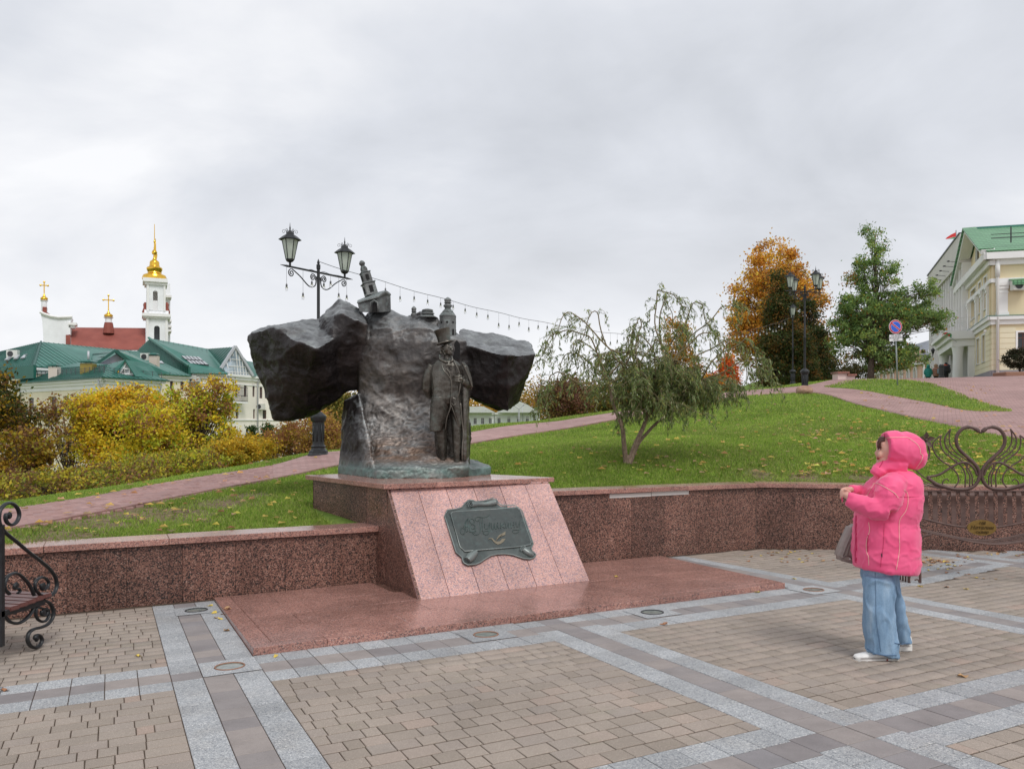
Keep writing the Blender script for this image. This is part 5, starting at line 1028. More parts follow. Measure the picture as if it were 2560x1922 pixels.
r=np.minimum(r,64); x=r*np.sin(th); y=r*np.cos(th); keep=~pip(pathpoly,x,y)|pip(islpoly,x,y)
pp_=np.array([(V(a,b,0).x,V(a,b,0).y) for a,b in ((2.5,9.2),(5.2,9.2),(4.8,10.3),(4.3,11.25),(2.45,11.15))]); keep&=~pip([tuple(p) for p in pp_],x,y)
x,y,r=x[keep],y[keep],r[keep]; dd_=dirt(x,y); keep=NR_.random(len(x))>dd_*.93; x,y,r,dd_=x[keep],y[keep],r[keep],dd_[keep]
isin=pip(islpoly,x,y); z=TZ(x,y)-.008+np.where(isin,.045+.0008*y,0)
n=len(x); patch=.5+.5*np.sin(x*.9+np.sin(y*.7)*2.2)*np.cos(y*.6+np.sin(x*.5)*2)+.25*np.sin(x*2.7+np.sin(y*2.1)*2); fine=.5+.5*np.sin(x*7+3*np.sin(y*5))*np.sin(y*6+2*np.sin(x*4))
h=(.030+.028*NR_.random(n))*(1+.25*fine)*(1+.012*np.maximum(0,r-10)); w=.0030+.0005*r; an=NR_.uniform(0,2*PI,n); lean=NR_.normal(size=(n,2))*(h*.45)[:,None]
V0=np.stack([x-np.cos(an)*w,y-np.sin(an)*w,z],-1); V1=np.stack([x+np.cos(an)*w,y+np.sin(an)*w,z],-1); V2=np.stack([x+lean[:,0],y+lean[:,1],z+h],-1)
gc=np.array([(.22,.35,.045),(.31,.44,.07),(.39,.48,.10),(.48,.48,.16),(.15,.26,.035)]); gi=NR_.choice(5,n,p=[.28,.34,.2,.06,.12]); col=gc[gi]*(.78+.42*patch*.6+.3*fine*.5)[:,None]*(1+.12*NR_.normal(size=(n,1))); yl=(NR_.random(n)<.08+.25*dd_+.22*np.clip(np.sin(x*.55+1.3*np.sin(y*.42))*np.sin(y*.5+x*.2),0,1)); col[yl]=col[yl]*.4+np.array([.30,.26,.12])*.6
mg=(y>0)&(NR_.random(n)<.0); gr=npmesh('grass_blades',np.stack([V0,V1,V2],1).reshape(-1,3),np.arange(3*n).reshape(n,3),M['leaf'],None,np.clip(col,.01,.8)); tag(gr,'short green lawn grass with yellowing patches on both sides of the pedestal','grass',kind='stuff')
def litter(name,X,Y_,Z,size,pal,label):
    n=len(X); an=NR_.uniform(0,2*PI,n); s=size*(.6+.8*NR_.random(n)); cx=np.cos(an);sn=np.sin(an); cu=NR_.uniform(.1,.5,n)*s; vs=[]
    for a,b,c in ((-.5,0,.3),(0,-.38,.9),(.5,0,.25),(0,.38,1.)): vs.append(np.stack([X+(a*cx-b*sn)*s,Y_+(a*sn+b*cx)*s,Z+c*cu+.004],-1))
    Vv=np.stack(vs,1).reshape(-1,3); q=np.arange(4*n).reshape(n,4); f=np.concatenate([q[:,[0,1,2]],q[:,[0,2,3]]]); col=tcol(pal,n); o=npmesh(name,Vv,f,M['leaf'],None,np.concatenate([col,col])); tag(o,label,'leaves',kind='stuff'); return o
def okpt(p):
    b=p.x*DB.x+p.y*DB.y; a=p.x*DA.x+p.y*DA.y; return math.hypot(p.x,p.y)>startr(math.atan2(p.x,p.y))+.12 and not(2.3<a<5.4 and b<11.4)
def scat(u0,u1,v0,v1,n,pw=1):
    U=NR_.uniform(u0,u1,n); Vv=v0+(v1-v0)*NR_.random(n)**pw; pts=[hit(u,v) for u,v in zip(U,Vv)]; return [p for p in pts if okpt(p)]
pts=scat(2000,2640,1040,1195,520,.8)+scat(1450,2050,1010,1195,190)+scat(0,840,1140,1340,130)+scat(2150,2500,960,1035,120)+scat(1180,1460,1120,1200,26)+scat(0,700,1150,1300,60)
X=np.array([p.x for p in pts]);Y_=np.array([p.y for p in pts]); litter('fallen_leaves',X,Y_,TZ(X,Y_)+.04,.105,[(.74,.52,.16),(.70,.42,.12),(.62,.40,.24),(.78,.62,.14),(.50,.27,.13)],'yellow and tan fallen leaves strewn over the lawns')
# ---------------------------------------------------------------- buildings
def zat(v,Y): return H+(HY-v)/F*Y
class Wall:
    """vertical wall between plan points; openings given in photo pixels become real recesses"""
    def __init__(s,p,q): s.p=Vector((p[0],p[1],0)); s.q=Vector((q[0],q[1],0)); s.d=(s.q-s.p); s.L=s.d.length; s.d/=s.L; s.n=Vector((s.d.y,-s.d.x,0)); s.n*= (1 if s.n.dot(-s.p)>0 else -1); s.ops=[]
    def sx(s,u):
        k=(u-CX)/F; return (k*s.p.y-s.p.x)/(s.d.x-k*s.d.y)
    def at(s,x,z,off=0): r=s.p+s.d*x+s.n*off; r.z=z; return r
    def uv(s,u,v,off=0): x=s.sx(u); Y=(s.p+s.d*x).y; return s.at(x,zat(v,Y),off)
    def win(s,u0,u1,v0,v1,**k):
        x0,x1=sorted((s.sx(u0),s.sx(u1))); Y=(s.p+s.d*(x0+x1)/2).y; z0,z1=sorted((zat(v0,Y),zat(v1,Y))); s.ops.append((x0,x1,z0,z1,k)); return s
    def winm(s,x,z,w,h,**k): s.ops.append((x-w/2,x+w/2,z,z+h,k)); return s
    def build(s,name,mat,parent,z0,z1,depth=.22,th=None,frame='window_brown',glass='glass',mull=(1,2),x0=0,x1=None,sill=None):
        x1=s.L if x1 is None else x1; xs=sorted(set([x0,x1]+[min(max(v,x0),x1) for o in s.ops for v in o[:2]])); zs=sorted(set([z0,z1]+[min(max(v,z0),z1) for o in s.ops for v in o[2:4]])); m=MB()
        for a,b in zip(xs,xs[1:]):
            for c,d in zip(zs,zs[1:]):
                cx_,cz=(a+b)/2,(c+d)/2
                if any(o[0]<cx_<o[1] and o[2]<cz<o[3] for o in s.ops): continue
                m.add([s.at(a,c),s.at(b,c),s.at(b,d),s.at(a,d)],[(0,1,2,3)])
        t=th or .5; m.add([s.at(x0,z0,-t),s.at(x1,z0,-t),s.at(x1,z1,-t),s.at(x0,z1,-t),s.at(x0,z1,0),s.at(x1,z1,0)],[(3,2,1,0),(3,4,5,2)])
        for o in s.ops:
            a,b,c,d=o[:4]; f=[s.at(a,c),s.at(b,c),s.at(b,d),s.at(a,d)]; g=[s.at(a,c,-depth),s.at(b,c,-depth),s.at(b,d,-depth),s.at(a,d,-depth)]
            m.add(f+g,[(0,4,5,1),(1,5,6,2),(2,6,7,3),(3,7,4,0)])
        w=m.build(name,M[mat],parent)
        for o in s.ops:
            a,b,c,d,k=o; fr=k.get('frame',frame); gl=k.get('glass',glass); mx,mz=k.get('mull',mull); fw=k.get('fw',.07); e=-depth+.05
            f=MB(); bar=lambda xa,za,xb,zb: f.hexa([s.at(xa,za,e-.05),s.at(xb,za,e-.05),s.at(xb,za,e),s.at(xa,za,e)],[s.at(xa,zb,e-.05),s.at(xb,zb,e-.05),s.at(xb,zb,e),s.at(xa,zb,e)])
            bar(a,c,a+fw,d); bar(b-fw,c,b,d); bar(a+fw,c,b-fw,c+fw); bar(a+fw,d-fw,b-fw,d)
            for i in range(1,mx+1): x=a+(b-a)*i/(mx+1); bar(x-fw*.35,c+fw,x+fw*.35,d-fw)
            for i in range(1,mz): z=c+(d-c)*(.68 if mz==2 else i/mz); bar(a+fw,z-fw*.35,b-fw,z+fw*.35)
            wo=f.build('window',M[fr],parent)
            MB().add([s.at(a,c,e-.03),s.at(b,c,e-.03),s.at(b,d,e-.03),s.at(a,d,e-.03)],[(0,1,2,3)]).build('pane',M[gl],wo)
            if sill: 
                sm=MB().hexa([s.at(a-.08,c-.06,-.02),s.at(b+.08,c-.06,-.02),s.at(b+.08,c-.06,.10),s.at(a-.08,c-.06,.10)],[s.at(a-.08,c-.003,-.02),s.at(b+.08,c-.003,-.02),s.at(b+.08,c-.003,.10),s.at(a-.08,c-.003,.10)]); sm.build('sill',M[sill],wo)
        return w
    def band(s,name,mat,parent,z0,z1,out,x0=0,x1=None,ext=0):
        x1=s.L if x1 is None else x1; x0-=ext; x1+=ext
        return MB().hexa([s.at(x0,z0,-.05),s.at(x1,z0,-.05),s.at(x1,z0,out),s.at(x0,z0,out)],[s.at(x0,z1,-.05),s.at(x1,z1,-.05),s.at(x1,z1,out),s.at(x0,z1,out)]).build(name,M[mat],parent)
def roofpoly(poly,mat,parent,seam=None,eave=None,name='roof_slope',th=.12,smat='green_seam',sp=.62,rib=.05):
    """sloping sheet with standing seams running up the slope"""
    p=[Vector(x) for x in poly]; n=(p[1]-p[0]).cross(p[2]-p[0]).normalized(); n*= (1 if n.z>0 else -1)
    r=MB().prism(p,-n*th).build(name,M[mat],parent)
    if seam:
        e=(p[1]-p[0]).normalized(); up=n.cross(e); up*=(1 if up.z>0 else -1); o=p[0]
        q=[((x-o).dot(e),(x-o).dot(up)) for x in p]; x0=min(a for a,b in q); x1=max(a for a,b in q); m=MB(); x=x0+sp*.5
        while x<x1:
            ys=[]
            for (a,b),(c,d) in zip(q,q[1:]+q[:1]):
                if (a-x)*(c-x)<0: ys.append((x-a)/(c-a))
                else: ys.append(None)
            hs_=[p[i].lerp(p[(i+1)%len(p)],t) for i,t in enumerate(ys) if t is not None]
            if len(hs_)>=2: m.beam(hs_[0]+n*rib*.5,hs_[-1]+n*rib*.5,.09,rib,up=tuple(n))
            x+=sp
        tag(m.build('roof_seams',M[smat],parent),kind='stuff')
    return r
def px(u,v,Y): return P(u,v,Y)
def C1(x,y): return (x*.3165,520+y*.3165)          # crop coordinates of the left buildings
def L_(x,y,Y): u,v=C1(x,y); return P(u,v,Y)
# --- near wing, cream, green metal hip roof
bA=empty('cream_house',P(262,1150,90)); tag(bA,'near cream wing with dark green seamed roof, ochre chimney and small gable','house')
ez=6.6
mA=L_(830,1338,90); lA=L_(160,1383,103.6); rA=L_(1270,1360,96.3)
for p in (mA,lA,rA): p.z=ez
WA1=Wall((lA.x,lA.y),(mA.x,mA.y)); WA2=Wall((mA.x,mA.y),(rA.x,rA.y))
k=.3165; C2=lambda x,y:(x*k,850+y*k)
for (x0,x1,y0,y1) in ((222,268,458,550),(398,442,445,530),(497,543,442,538),(238,282,665,760)):
    a,b_=C2(x0,y0),C2(x1,y1); WA1.win(a[0],b_[0],a[1],b_[1],mull=(1,2))
WA1.winm(6,-8,1.2,2.2); WA1.winm(13,-2.2,1.2,2.2)
for i in range(2): WA2.winm(2.2+3.2*i,2.2,1.1,1.9); WA2.winm(2.2+3.2*i,-2.5,1.1,1.9)
WA1.build('wall','cream',bA,-14,ez-.5,sill='grey_plinth'); WA2.build('wall','cream',bA,-14,ez-.5)
for w in (WA1,WA2):
    w.band('cornice','white_trim',bA,ez-1.25,ez-.75,.12); w.band('cornice','white_trim',bA,ez-.75,ez-.4,.3); w.band('cornice','white_trim',bA,ez-.4,ez-.05,.55,ext=.3)
# eaves overhang
o1=WA1.n*.8; o2=WA2.n*.8
eL=lA+o1-WA1.d*.8; eM=mA+o1+o2; eR=rA+o2+WA2.d*.6; 
rl=L_(420,1262,112); rm=L_(640,1235,101); rr=L_(1000,1222,99); rz=rm.z; 
ridgeL=Vector((lA.x+3.5,lA.y+6,ez+3.6)); ridgeR=Vector((mA.x+2.5,mA.y+11,ez+3.7)); bkR=Vector((rA.x+3,rA.y+5,ez+3.4)); hip=L_(850,1235,95.5)
roofpoly([eL,eM,hip,L_(410,1268,107)],'green_roof',bA,True); roofpoly([eM,eR,L_(1135,1300,98.6),hip],'green_roof',bA,True)
roofpoly([L_(410,1268,107),hip,L_(640,1215,104),L_(640,1216,104)],'green_roof',bA,False); roofpoly([hip,L_(1135,1300,98.6),L_(1010,1240,104),L_(640,1215,104)],'green_roof',bA,False)
gt=MB(); 
for a,b_ in ((eL,eM),(eM,eR)): gt.beam(a+Vector((0,0,-.05)),b_+Vector((0,0,-.05)),.14)
gt.build('gutter',M['green_seam'],bA)
# snow guard rails
sg_=MB(); 
for a,b_,h0 in ((eL.lerp(L_(410,1268,107),.35),eM.lerp(hip,.35),.5),(eM.lerp(hip,.3),eR.lerp(L_(1135,1300,98.6),.3),.45)):
    n_=int((b_-a).length/1.2)
    for i in range(n_+1): q=a.lerp(b_,i/n_); sg_.beam(q,q+Vector((0,0,h0+.25)),.05)
    for hh in (.35,.62): sg_.beam(a+Vector((0,0,hh)),b_+Vector((0,0,hh)),.04)
sg_.build('snow_guard',M['wire_grey'],bA)
# small gable dormer with window
dv=[L_(950,1310,93.0),L_(1062,1312,93.6),L_(1005,1220,93.2)]; back=Vector((.9,6,.2)); bk=dv[2]+back; bk.z=dv[2].z
MB().prism(dv,(.0,.12,0)).build('dormer_gable',M['glass_pale'],bA); fr=MB()
for a,b_ in ((dv[0],dv[1]),(dv[1],dv[2]),(dv[2],dv[0]),(dv[0].lerp(dv[1],.33),dv[2].lerp(dv[0],.45)),(dv[0].lerp(dv[1],.66),dv[2].lerp(dv[1],.45)),(dv[0].lerp(dv[2],.45),dv[1].lerp(dv[2],.45))): fr.beam(a+Vector((0,-.08,0)),b_+Vector((0,-.08,0)),.14)
fr.build('dormer_frame',M['white_trim'],bA)
roofpoly([dv[0]+Vector((-.4,-.5,-.2)),dv[2]+Vector((0,-.5,.3)),L_(850,1235,96),L_(845,1312,93)],'green_roof',bA,True,sp=.7); roofpoly([dv[2]+Vector((0,-.5,.3)),dv[1]+Vector((.4,-.5,-.3)),dv[1]+Vector((1.2,4,-.1)),dv[2]+Vector((.5,4.5,.2))],'green_roof',bA,False)
def chimney(parent,x0,x1,y0,y1,Y,mat,cap='green_dark',pipe=False,name='chimney'):
    a=L_(x0,y1,Y); b_=L_(x1,y0,Y); c=(a+b_)/2; w=b_.x-a.x; h=b_.z-a.z; ch=MB().box((c.x,c.y,c.z-.5),w,w*.8,h+1).build(name,M[mat],parent)
    MB().lathe([(w*.80,0),(w*.82,.06),(w*.4,.28),(.02,.34)],(c.x,c.y,b_.z+.12),4,phase=PI/4).build('chimney_cap',M[cap],ch)
    m=MB()
    for dx in (-.42,0,.42): m.box((c.x+dx*w,c.y-w*.38,b_.z+.05),.06,.06,.3)
    m.build('cap_posts',M['wire_grey'],ch)
    if pipe: MB().tube([(c.x,c.y,b_.z+.3),(c.x,c.y,b_.z+1.5)],.13,8).build('flue',M['pipe_grey'],ch,smooth=True)
chimney(bA,652,745,1228,1305,95.5,'ochre_metal',pipe=True); chimney(bA,397,466,1255,1312,99,'chimney_brick')
def pipe(parent,w,x,z0,z1,r=.09): 
    m=MB(); m.tube([w.at(x,z0,.16),w.at(x,z1-1.0,.16),w.at(x,z1-.5,.5),w.at(x,z1,.62)],r,8); m.build('downpipe',M['pipe_grey'],parent,smooth=True)
pipe(bA,WA1,.4,-14,ez-.3); pipe(bA,WA1,WA1.L-.3,-14,ez-.3); pipe(bA,WA2,WA2.L-.3,-14,ez-.3)
# --- big wing behind, hipped green roof
bB=empty('green_roofed_building',P(90,1150,98)); tag(bB,'long cream building with broad green hipped roof, lilac gable and skylights','building')
c0=L_(285,1252,96.5+6); l0=L_(-200,1290,112); r0=L_(1490,1335,124); ez=c0.z
l0.z=ez; r0.z=ez; WB0=Wall((l0.x,l0.y),(c0.x,c0.y)); WB1=Wall((c0.x,c0.y),(r0.x,r0.y)); 
WB0.win(*[C1(118,0)[0],C1(158,0)[0]],*[C1(0,1365)[1],C1(0,1410)[1]]); WB0.win(*[C1(110,0)[0],C1(148,0)[0]],*[C1(0,1490)[1],C1(0,1560)[1]])
WB1.win(C1(1343,0)[0],C1(1368,0)[0],C1(0,1365)[1],C1(0,1430)[1]); WB1.win(C1(1425,0)[0],C1(1452,0)[0],C1(0,1368)[1],C1(0,1436)[1]); WB1.win(C1(1340,0)[0],C1(1365,0)[0],C1(0,1520)[1],C1(0,1590)[1]);WB1.win(C1(1425,0)[0],C1(1448,0)[0],C1(0,1520)[1],C1(0,1590)[1])
WB0.build('wall','cream',bB,-14,ez-.3); WB1.build('wall','cream',bB,-14,ez-.3)
for w in (WB0,WB1): w.band('cornice','white_trim',bB,ez-.9,ez-.45,.2); w.band('cornice','white_trim',bB,ez-.45,ez-.05,.45,ext=.2)
E0=l0+WB0.n*.8; E1=c0+(WB0.n+WB1.n)*.6; E2=r0+WB1.n*.8
ap=L_(325,1057,112); rg=L_(1100,1133,128)
roofpoly([E0+Vector((0,0,-.1)),E1,ap,L_(-200,1180,125)],'green_roof',bB,True); roofpoly([E1,E2,rg,ap],'green_roof',bB,True,sp=.75)
MB().beam(E1+Vector((0,0,.08)),ap+Vector((0,0,.08)),.22,.14).build('ridge_cap',M['green_seam'],bB)
MB().prism([ap,rg,rg+Vector((3,14,-6)),ap+Vector((-4,14,-6))],(0,0,-.1)).build('rear_slope',M['green_roof'],bB)
# recessed gutter wall at left
WG=Wall((L_(20,1290,104).x,L_(20,1290,104).y),(L_(283,1262,101).x,L_(283,1262,101).y)); WG.band('parapet','green_dark',bB,ez-1.6,ez+.0,.3)
# skylights, AC unit
def slab_on(parent,pts,mat,name,t=.12,frame='pipe_grey'):
    p=[L_(*q) for q in pts]; MB().prism(p,(0,-.12,.1)).build(name,M[frame],parent); c=sum(p,Vector())/4; q=[c+(x-c)*.86+Vector((0,-.14,.12)) for x in p]; MB().prism(q,(0,-.02,.02)).build('skylight_glass',M[mat],parent)
for q in (((38,1206,108),(66,1204,108),(98,1178,110),(72,1178,110)),((106,1198,107.5),(134,1196,107.5),(170,1164,110),(144,1164,110)),((164,1192,107),(196,1190,107),(234,1158,109.5),(204,1158,109.5)),((1128,1214,118),(1158,1212,118),(1118,1186,120),(1092,1186,120)),((1262,1230,120),(1300,1234,120),(1282,1214,121),(1250,1212,121))): slab_on(bB,q,'glass_pale','skylight')
def ac(parent,c,s=1.0,name='air_conditioner'):
    o=MB().box(c,.95*s,.4*s,.65*s).build(name,M['unit_white'],parent,bevel=.03); m=MB(); m.lathe([(.25*s,0),(.25*s,.03)],Vector(c)+Vector((-.12*s,-.2*s,0)),16,axis=(0,-1,0)); m.build('fan_grille',M['dark_iron'],o)
ac(bB,L_(103,1153,110),1.6); ac(bB,L_(1155,1176,117),1.6); chimney(bB,1188,1250,1168,1250,117,'chimney_brick')
# lilac gable on the big roof
g0,g1,g2=L_(780,1232,103),L_(1145,1306,108),L_(932,1142,104.5)
MB().prism([g0,g1,g2],(.05,.15,0)).build('lilac_gable',M['lilac'],bB); fr=MB()
for t in (.25,.5,.75): 
    q=g0.lerp(g1,t); top=g0.lerp(g2,min(1,t/.42)) if t<.42 else g2.lerp(g1,(t-.42)/.58); fr.beam(q+Vector((0,-.05,0)),top+Vector((0,-.05,0)),.06)
fr.build('gable_joints',M['pipe_grey'],bB)
roofpoly([g0+Vector((-.5,-.6,-.2)),g2+Vector((0,-.6,.35)),L_(720,1152,117),L_(712,1215,113)],'green_roof',bB,True,sp=.8)
roofpoly([g2+Vector((0,-.6,.35)),g1+Vector((.6,-.5,-.2)),g1+Vector((2.2,3.5,.2)),L_(985,1122,117)],'green_roof',bB,True,sp=.8)
MB().beam(g2+Vector((0,-.7,.2)),g1+Vector((.5,-.6,-.35)),.3,.45).build('verge',M['green_seam'],bB); MB().beam(g2+Vector((0,-.7,.2)),g0+Vector((-.4,-.6,-.3)),.3,.35).build('verge',M['green_seam'],bB)
# --- tall wing with the glass gable
bC=empty('glass_gabled_building',P(560,1150,130)); tag(bC,'tall cream building with steep dark green gable wall and triangular glazed gable','building')
ez=zat(931.5,128); q0=L_(1485,0,128.5);q1=L_(1800,0,130.5);q2=L_(2040,0,139);q3=L_(2500,0,146)
WC=[Wall((q0.x,q0.y),(q1.x,q1.y)),Wall((q1.x,q1.y),(q2.x,q2.y)),Wall((q2.x,q2.y),(q3.x,q3.y))]
def wc(i,x0,x1,y0,y1,**k): a,b_=C2(x0,y0),C2(x1,y1); WC[i].win(a[0],b_[0],a[1],b_[1],**k)
for x0,x1 in ((1545,1570),(1680,1708)): wc(0,x0,x1,340,400)
for x0,x1 in ((1545,1570),): wc(0,x0,x1,540,600)
for x0,x1 in ((1789,1812),(1858,1880),(1928,1950),(1995,2014)): wc(1,x0,x1,352 if x0>1790 else 346,455 if x0<1850 else 448)
for x0,x1 in ((1862,1884),(2000,2016)): wc(1,x0,x1,546,620)
wc(1,1942,1964,700,760)
for x0,x1 in ((2050,2072),(2092,2116),(2150,2174)): wc(2,x0,x1,372,460)
for x0,x1 in ((2075,2104),(2150,2176)): wc(2,x0,x1,552,622)
for x0,x1 in ((2078,2108),(2178,2212)): wc(2,x0,x1,702,750)
for i,w in enumerate(WC):
    w.build('wall','cream_pale',bC,-14,ez-.3); w.band('cornice','white_trim',bC,ez-1.7,ez-1.5,.1); w.band('cornice','white_trim',bC,ez-.9,ez-.4,.25); w.band('cornice','white_trim',bC,ez-.4,ez-.02,.5,ext=.3)
    w.band('string_course','white_trim',bC,zat(1051,134),zat(1048,134),.14)
WS=Wall((q0.x,q0.y),(q0.x-12,q0.y+14)); WS.build('side_wall','cream_pale',bC,-14,ez-.3)
e0=L_(1492,1300,127.6); e1=L_(1800,1308,129.8); a0=L_(1190,1030,138); a1=L_(1640,1112,150); a2=L_(1855,1097,146)
roofpoly([e0,e1,L_(1755,1258,136),a1,a0],'green_roof',bC,True,sp=.8)
sd=[L_(1078,1132,134),L_(1490,1330,127.4),L_(1490,1250,127.5),L_(1185,1030,138)]; MB().prism([L_(1060,1150,140),L_(1488,1332,127.3),L_(1488,1252,127.3),L_(1186,1030,138)],(.2,.4,0)).build('clad_gable_wall',M['green_dark'],bC)
cl=MB()
for t in np.linspace(.02,.98,34):
    A0=L_(1060,1150,140).lerp(L_(1488,1332,127.3),t); B0=L_(1060,1150,140).lerp(L_(1186,1030,138),t/.28) if t<.28 else L_(1186,1030,138).lerp(L_(1488,1252,127.3),(t-.28)/.72); cl.beam(A0+Vector((-.1,-.1,0)),B0+Vector((-.1,-.1,0)),.06)
tag(cl.build('cladding_seams',M['green_seam'],bC),kind='stuff')
MB().beam(a0+Vector((-.2,-.4,.1)),L_(1490,1252,127.2)+Vector((0,-.2,.1)),.3,.3).build('verge',M['green_roof'],bC)
roofpoly([L_(1800,1306,131),L_(1862,1096,133.5),a1,L_(1755,1258,136)],'green_roof',bC,True,sp=.8)
G0,G1,G2=L_(1765,1262,131.2),L_(1988,1322,136.6),L_(1862,1100,133.2); G00=L_(1790,1312,130.6)
MB().prism([G00,G1,G2,G0],(.1,.2,0)).build('glazed_gable',M['glass_blue'],bC); fr=MB()
def inside_top(t): 
    x=t*.98; return G0.lerp(G2,min(1,x/.44)) if x<.44 else G2.lerp(G1,(x-.44)/.56)
for t in np.linspace(.12,.9,8): fr.beam(G00.lerp(G1,t)+Vector((0,-.12,0)),inside_top(t)+Vector((0,-.12,0)),.13)
for h_ in (.08,.3,.55): fr.beam(G00.lerp(G2,h_)+Vector((0,-.12,0)),G1.lerp(G2,h_)+Vector((0,-.12,0)),.13)
fr.build('glazing_bars',M['white_metal'],bC)
for a,b_ in ((G2,G1),(G2,G0)): MB().beam(a+Vector((0,-.3,.15)),b_+Vector((.3 if b_ is G1 else -.3,-.3,-.1)),.4,.4).build('verge',M['pipe_grey'],bC)
roofpoly([L_(1992,1322,137),L_(2065,1335,141),L_(2200,1330,150),L_(1995,1215,150),L_(1935,1205,141)],'green_roof',bC,False); roofpoly([G2+Vector((0,-.3,.2)),G1+Vector((.5,-.3,-.2)),L_(2065,1335,141),L_(1940,1205,141)],'green_roof',bC,True,sp=.8)
for i in range(5):
    for j in range(2):
        o=i*29+j*42; pts=((1432+o,1170+i*2+j*34,133-.8*j),(1458+o,1172+i*2+j*34,133-.8*j),(1494+o,1203+i*2+j*34,132.3-.8*j),(1468+o,1201+i*2+j*34,132.3-.8*j)); slab_on(bC,pts,'glass_pale','skylight',frame='dark_iron')
bal=MB(); f0=WC[1].sx(C2(1790,0)[0]); f1=WC[1].sx(C2(1905,0)[0]); bz=zat(C2(0,487)[1],133); MB().hexa([WC[1].at(f0,bz-.3,0),WC[1].at(f1,bz-.3,0),WC[1].at(f1,bz-.3,1.3),WC[1].at(f0,bz-.3,1.3)],[WC[1].at(f0,bz,0),WC[1].at(f1,bz,0),WC[1].at(f1,bz,1.3),WC[1].at(f0,bz,1.3)]).build('balcony_slab',M['white_trim'],bC)
for hh in (.1,1.0,2.4):
    for a,b_ in (((f0,0),(f0,1.25)),((f0,1.25),(f1,1.25)),((f1,1.25),(f1,0))): bal.beam(WC[1].at(a[0],bz+hh,a[1]),WC[1].at(b_[0],bz+hh,b_[1]),.07)
for x in np.linspace(f0,f1,16): bal.beam(WC[1].at(x,bz,1.25),WC[1].at(x,bz+2.4,1.25),.05)
bal.build('balcony_railing',M['dark_iron'],bC); pipe(bC,WC[0],.5,-14,ez-.2,.13); pipe(bC,WC[1],WC[1].L-.4,-14,ez-.2,.13); pipe(bC,WC[0],WC[0].L-.2,-14,ez-.2,.1)
ac(bC,WC[0].uv(480,947,.4),1.6); ac(bC,WC[0].uv(491,948,.4),1.2); ac(bC,WC[2].uv(C2(2050,0)[0],C2(0,526)[1],.4),1.6)
# --- church
ch=empty('white_church',P(350,1100,190)); tag(ch,'white baroque church with gilded tower top and red tiled nave roof','church')
kk=.3165*190/F; PV=Vector((-.4675*190,190,0)); CE=Vector((.905,.425,0)); CN=Vector((-.425,.905,0))      # the church's own frame: its front faces the square
class MBC(MB):
    def build(s,*a,**k): s.v=[tuple(PV+CE*x+CN*y+Vector((0,0,z))) for x,y,z in s.v]; return MB.build(s,*a,**k)
def T(x,y,dy=0):
    u,v=C1(x,y); k=(u-CX)/F; q=PV+CN*dy; s_=(k*q.y-q.x)/(CE.x-k*CE.y); return Vector((s_,dy,zat(v,q.y+CE.y*s_)))
def tier(x0,x1,y0,y1,d,name='tower_stage',mat='white_plaster',open_=None,dy=0):
    a=T(x0,y1,dy); b_=T(x1,y0,dy); c=(a+b_)/2; w=b_.x-a.x; h=b_.z-a.z; cy=a.y+d/2
    if not open_: return MBC().box((c.x,cy,c.z),w,d,h).build(name,M[mat],ch)
    m=MBC(); ow,ox0,ox1,oy0,oy1=0,*open_; A=T(ox0,oy1,dy); B_=T(ox1,oy0,dy)
    for (xa,xb,za,zb) in ((a.x,A.x,a.z,b_.z),(B_.x,b_.x,a.z,b_.z),(A.x,B_.x,a.z,A.z),(A.x,B_.x,B_.z,b_.z)): m.hexa([(xa,a.y,za),(xb,a.y,za),(xb,a.y+1,za),(xa,a.y+1,za)],[(xa,a.y,zb),(xb,a.y,zb),(xb,a.y+1,zb),(xa,a.y+1,zb)])
    for (xa,xb) in ((a.x,a.x+.8),(b_.x-.8,b_.x)): m.bbox(xa,xb,a.y+1,a.y+d,a.z,b_.z)
    o=m.build(name,M[mat],ch)
    # rounded head of the opening
    r=(B_.x-A.x)/2; hd=MBC(); cxz=((A.x+B_.x)/2,B_.z-r); n_=10; vs=[(A.x,a.y+.02,B_.z+.02),(B_.x,a.y+.02,B_.z+.02)]; arc=[(cxz[0]+r*math.cos(PI*i/n_),a.y+.02,cxz[1]+r*math.sin(PI*i/n_)) for i in range(n_+1)]
    hd.prism([(B_.x,a.y-.01,B_.z+.02)]+[(x,a.y-.01,z) for x,_,z in arc[:n_//2+1]],(0,.9,0)); hd.prism([(A.x,a.y-.01,B_.z+.02)]+[(x,a.y-.01,z) for x,_,z in arc[::-1][:n_//2+1]],(0,.9,0)); hd.build('arch_head',M[mat],ch); return o
dpt=5.0
tier(1153,1328,860,1070,dpt,open_=(1217,1262,930,1060)); tier(1130,1345,846,866,dpt+1.2,'cornice','white_trim',dy=-.6); tier(1122,1350,838,850,dpt+2,'cornice','white_trim',dy=-1)
tier(1140,1332,812,838,dpt+.4); tier(1157,1308,580,812,dpt,open_=(1208,1246,652,808)); tier(1142,1322,572,600,dpt+1,'cornice','white_trim',dy=-.5); tier(1128,1326,560,576,dpt+2,'cornice','white_trim',dy=-1)
for x in (1160,1292): tier(x,x+16,600,812,1,'pilaster','white_trim',dy=-.3)
for x in (1156,1306): tier(x,x+18,870,1065,1,'pilaster','white_trim',dy=-.3)
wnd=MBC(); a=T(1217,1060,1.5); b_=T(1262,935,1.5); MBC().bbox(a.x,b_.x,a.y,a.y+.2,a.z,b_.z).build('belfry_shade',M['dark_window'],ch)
a=T(1208,808,6); b_=T(1246,660,6); m=MBC(); m.bbox(a.x,b_.x,a.y,a.y+.3,T(1227,730,6).z,b_.z); m.build('inner_arch_wall',M['pale_stone'],ch)
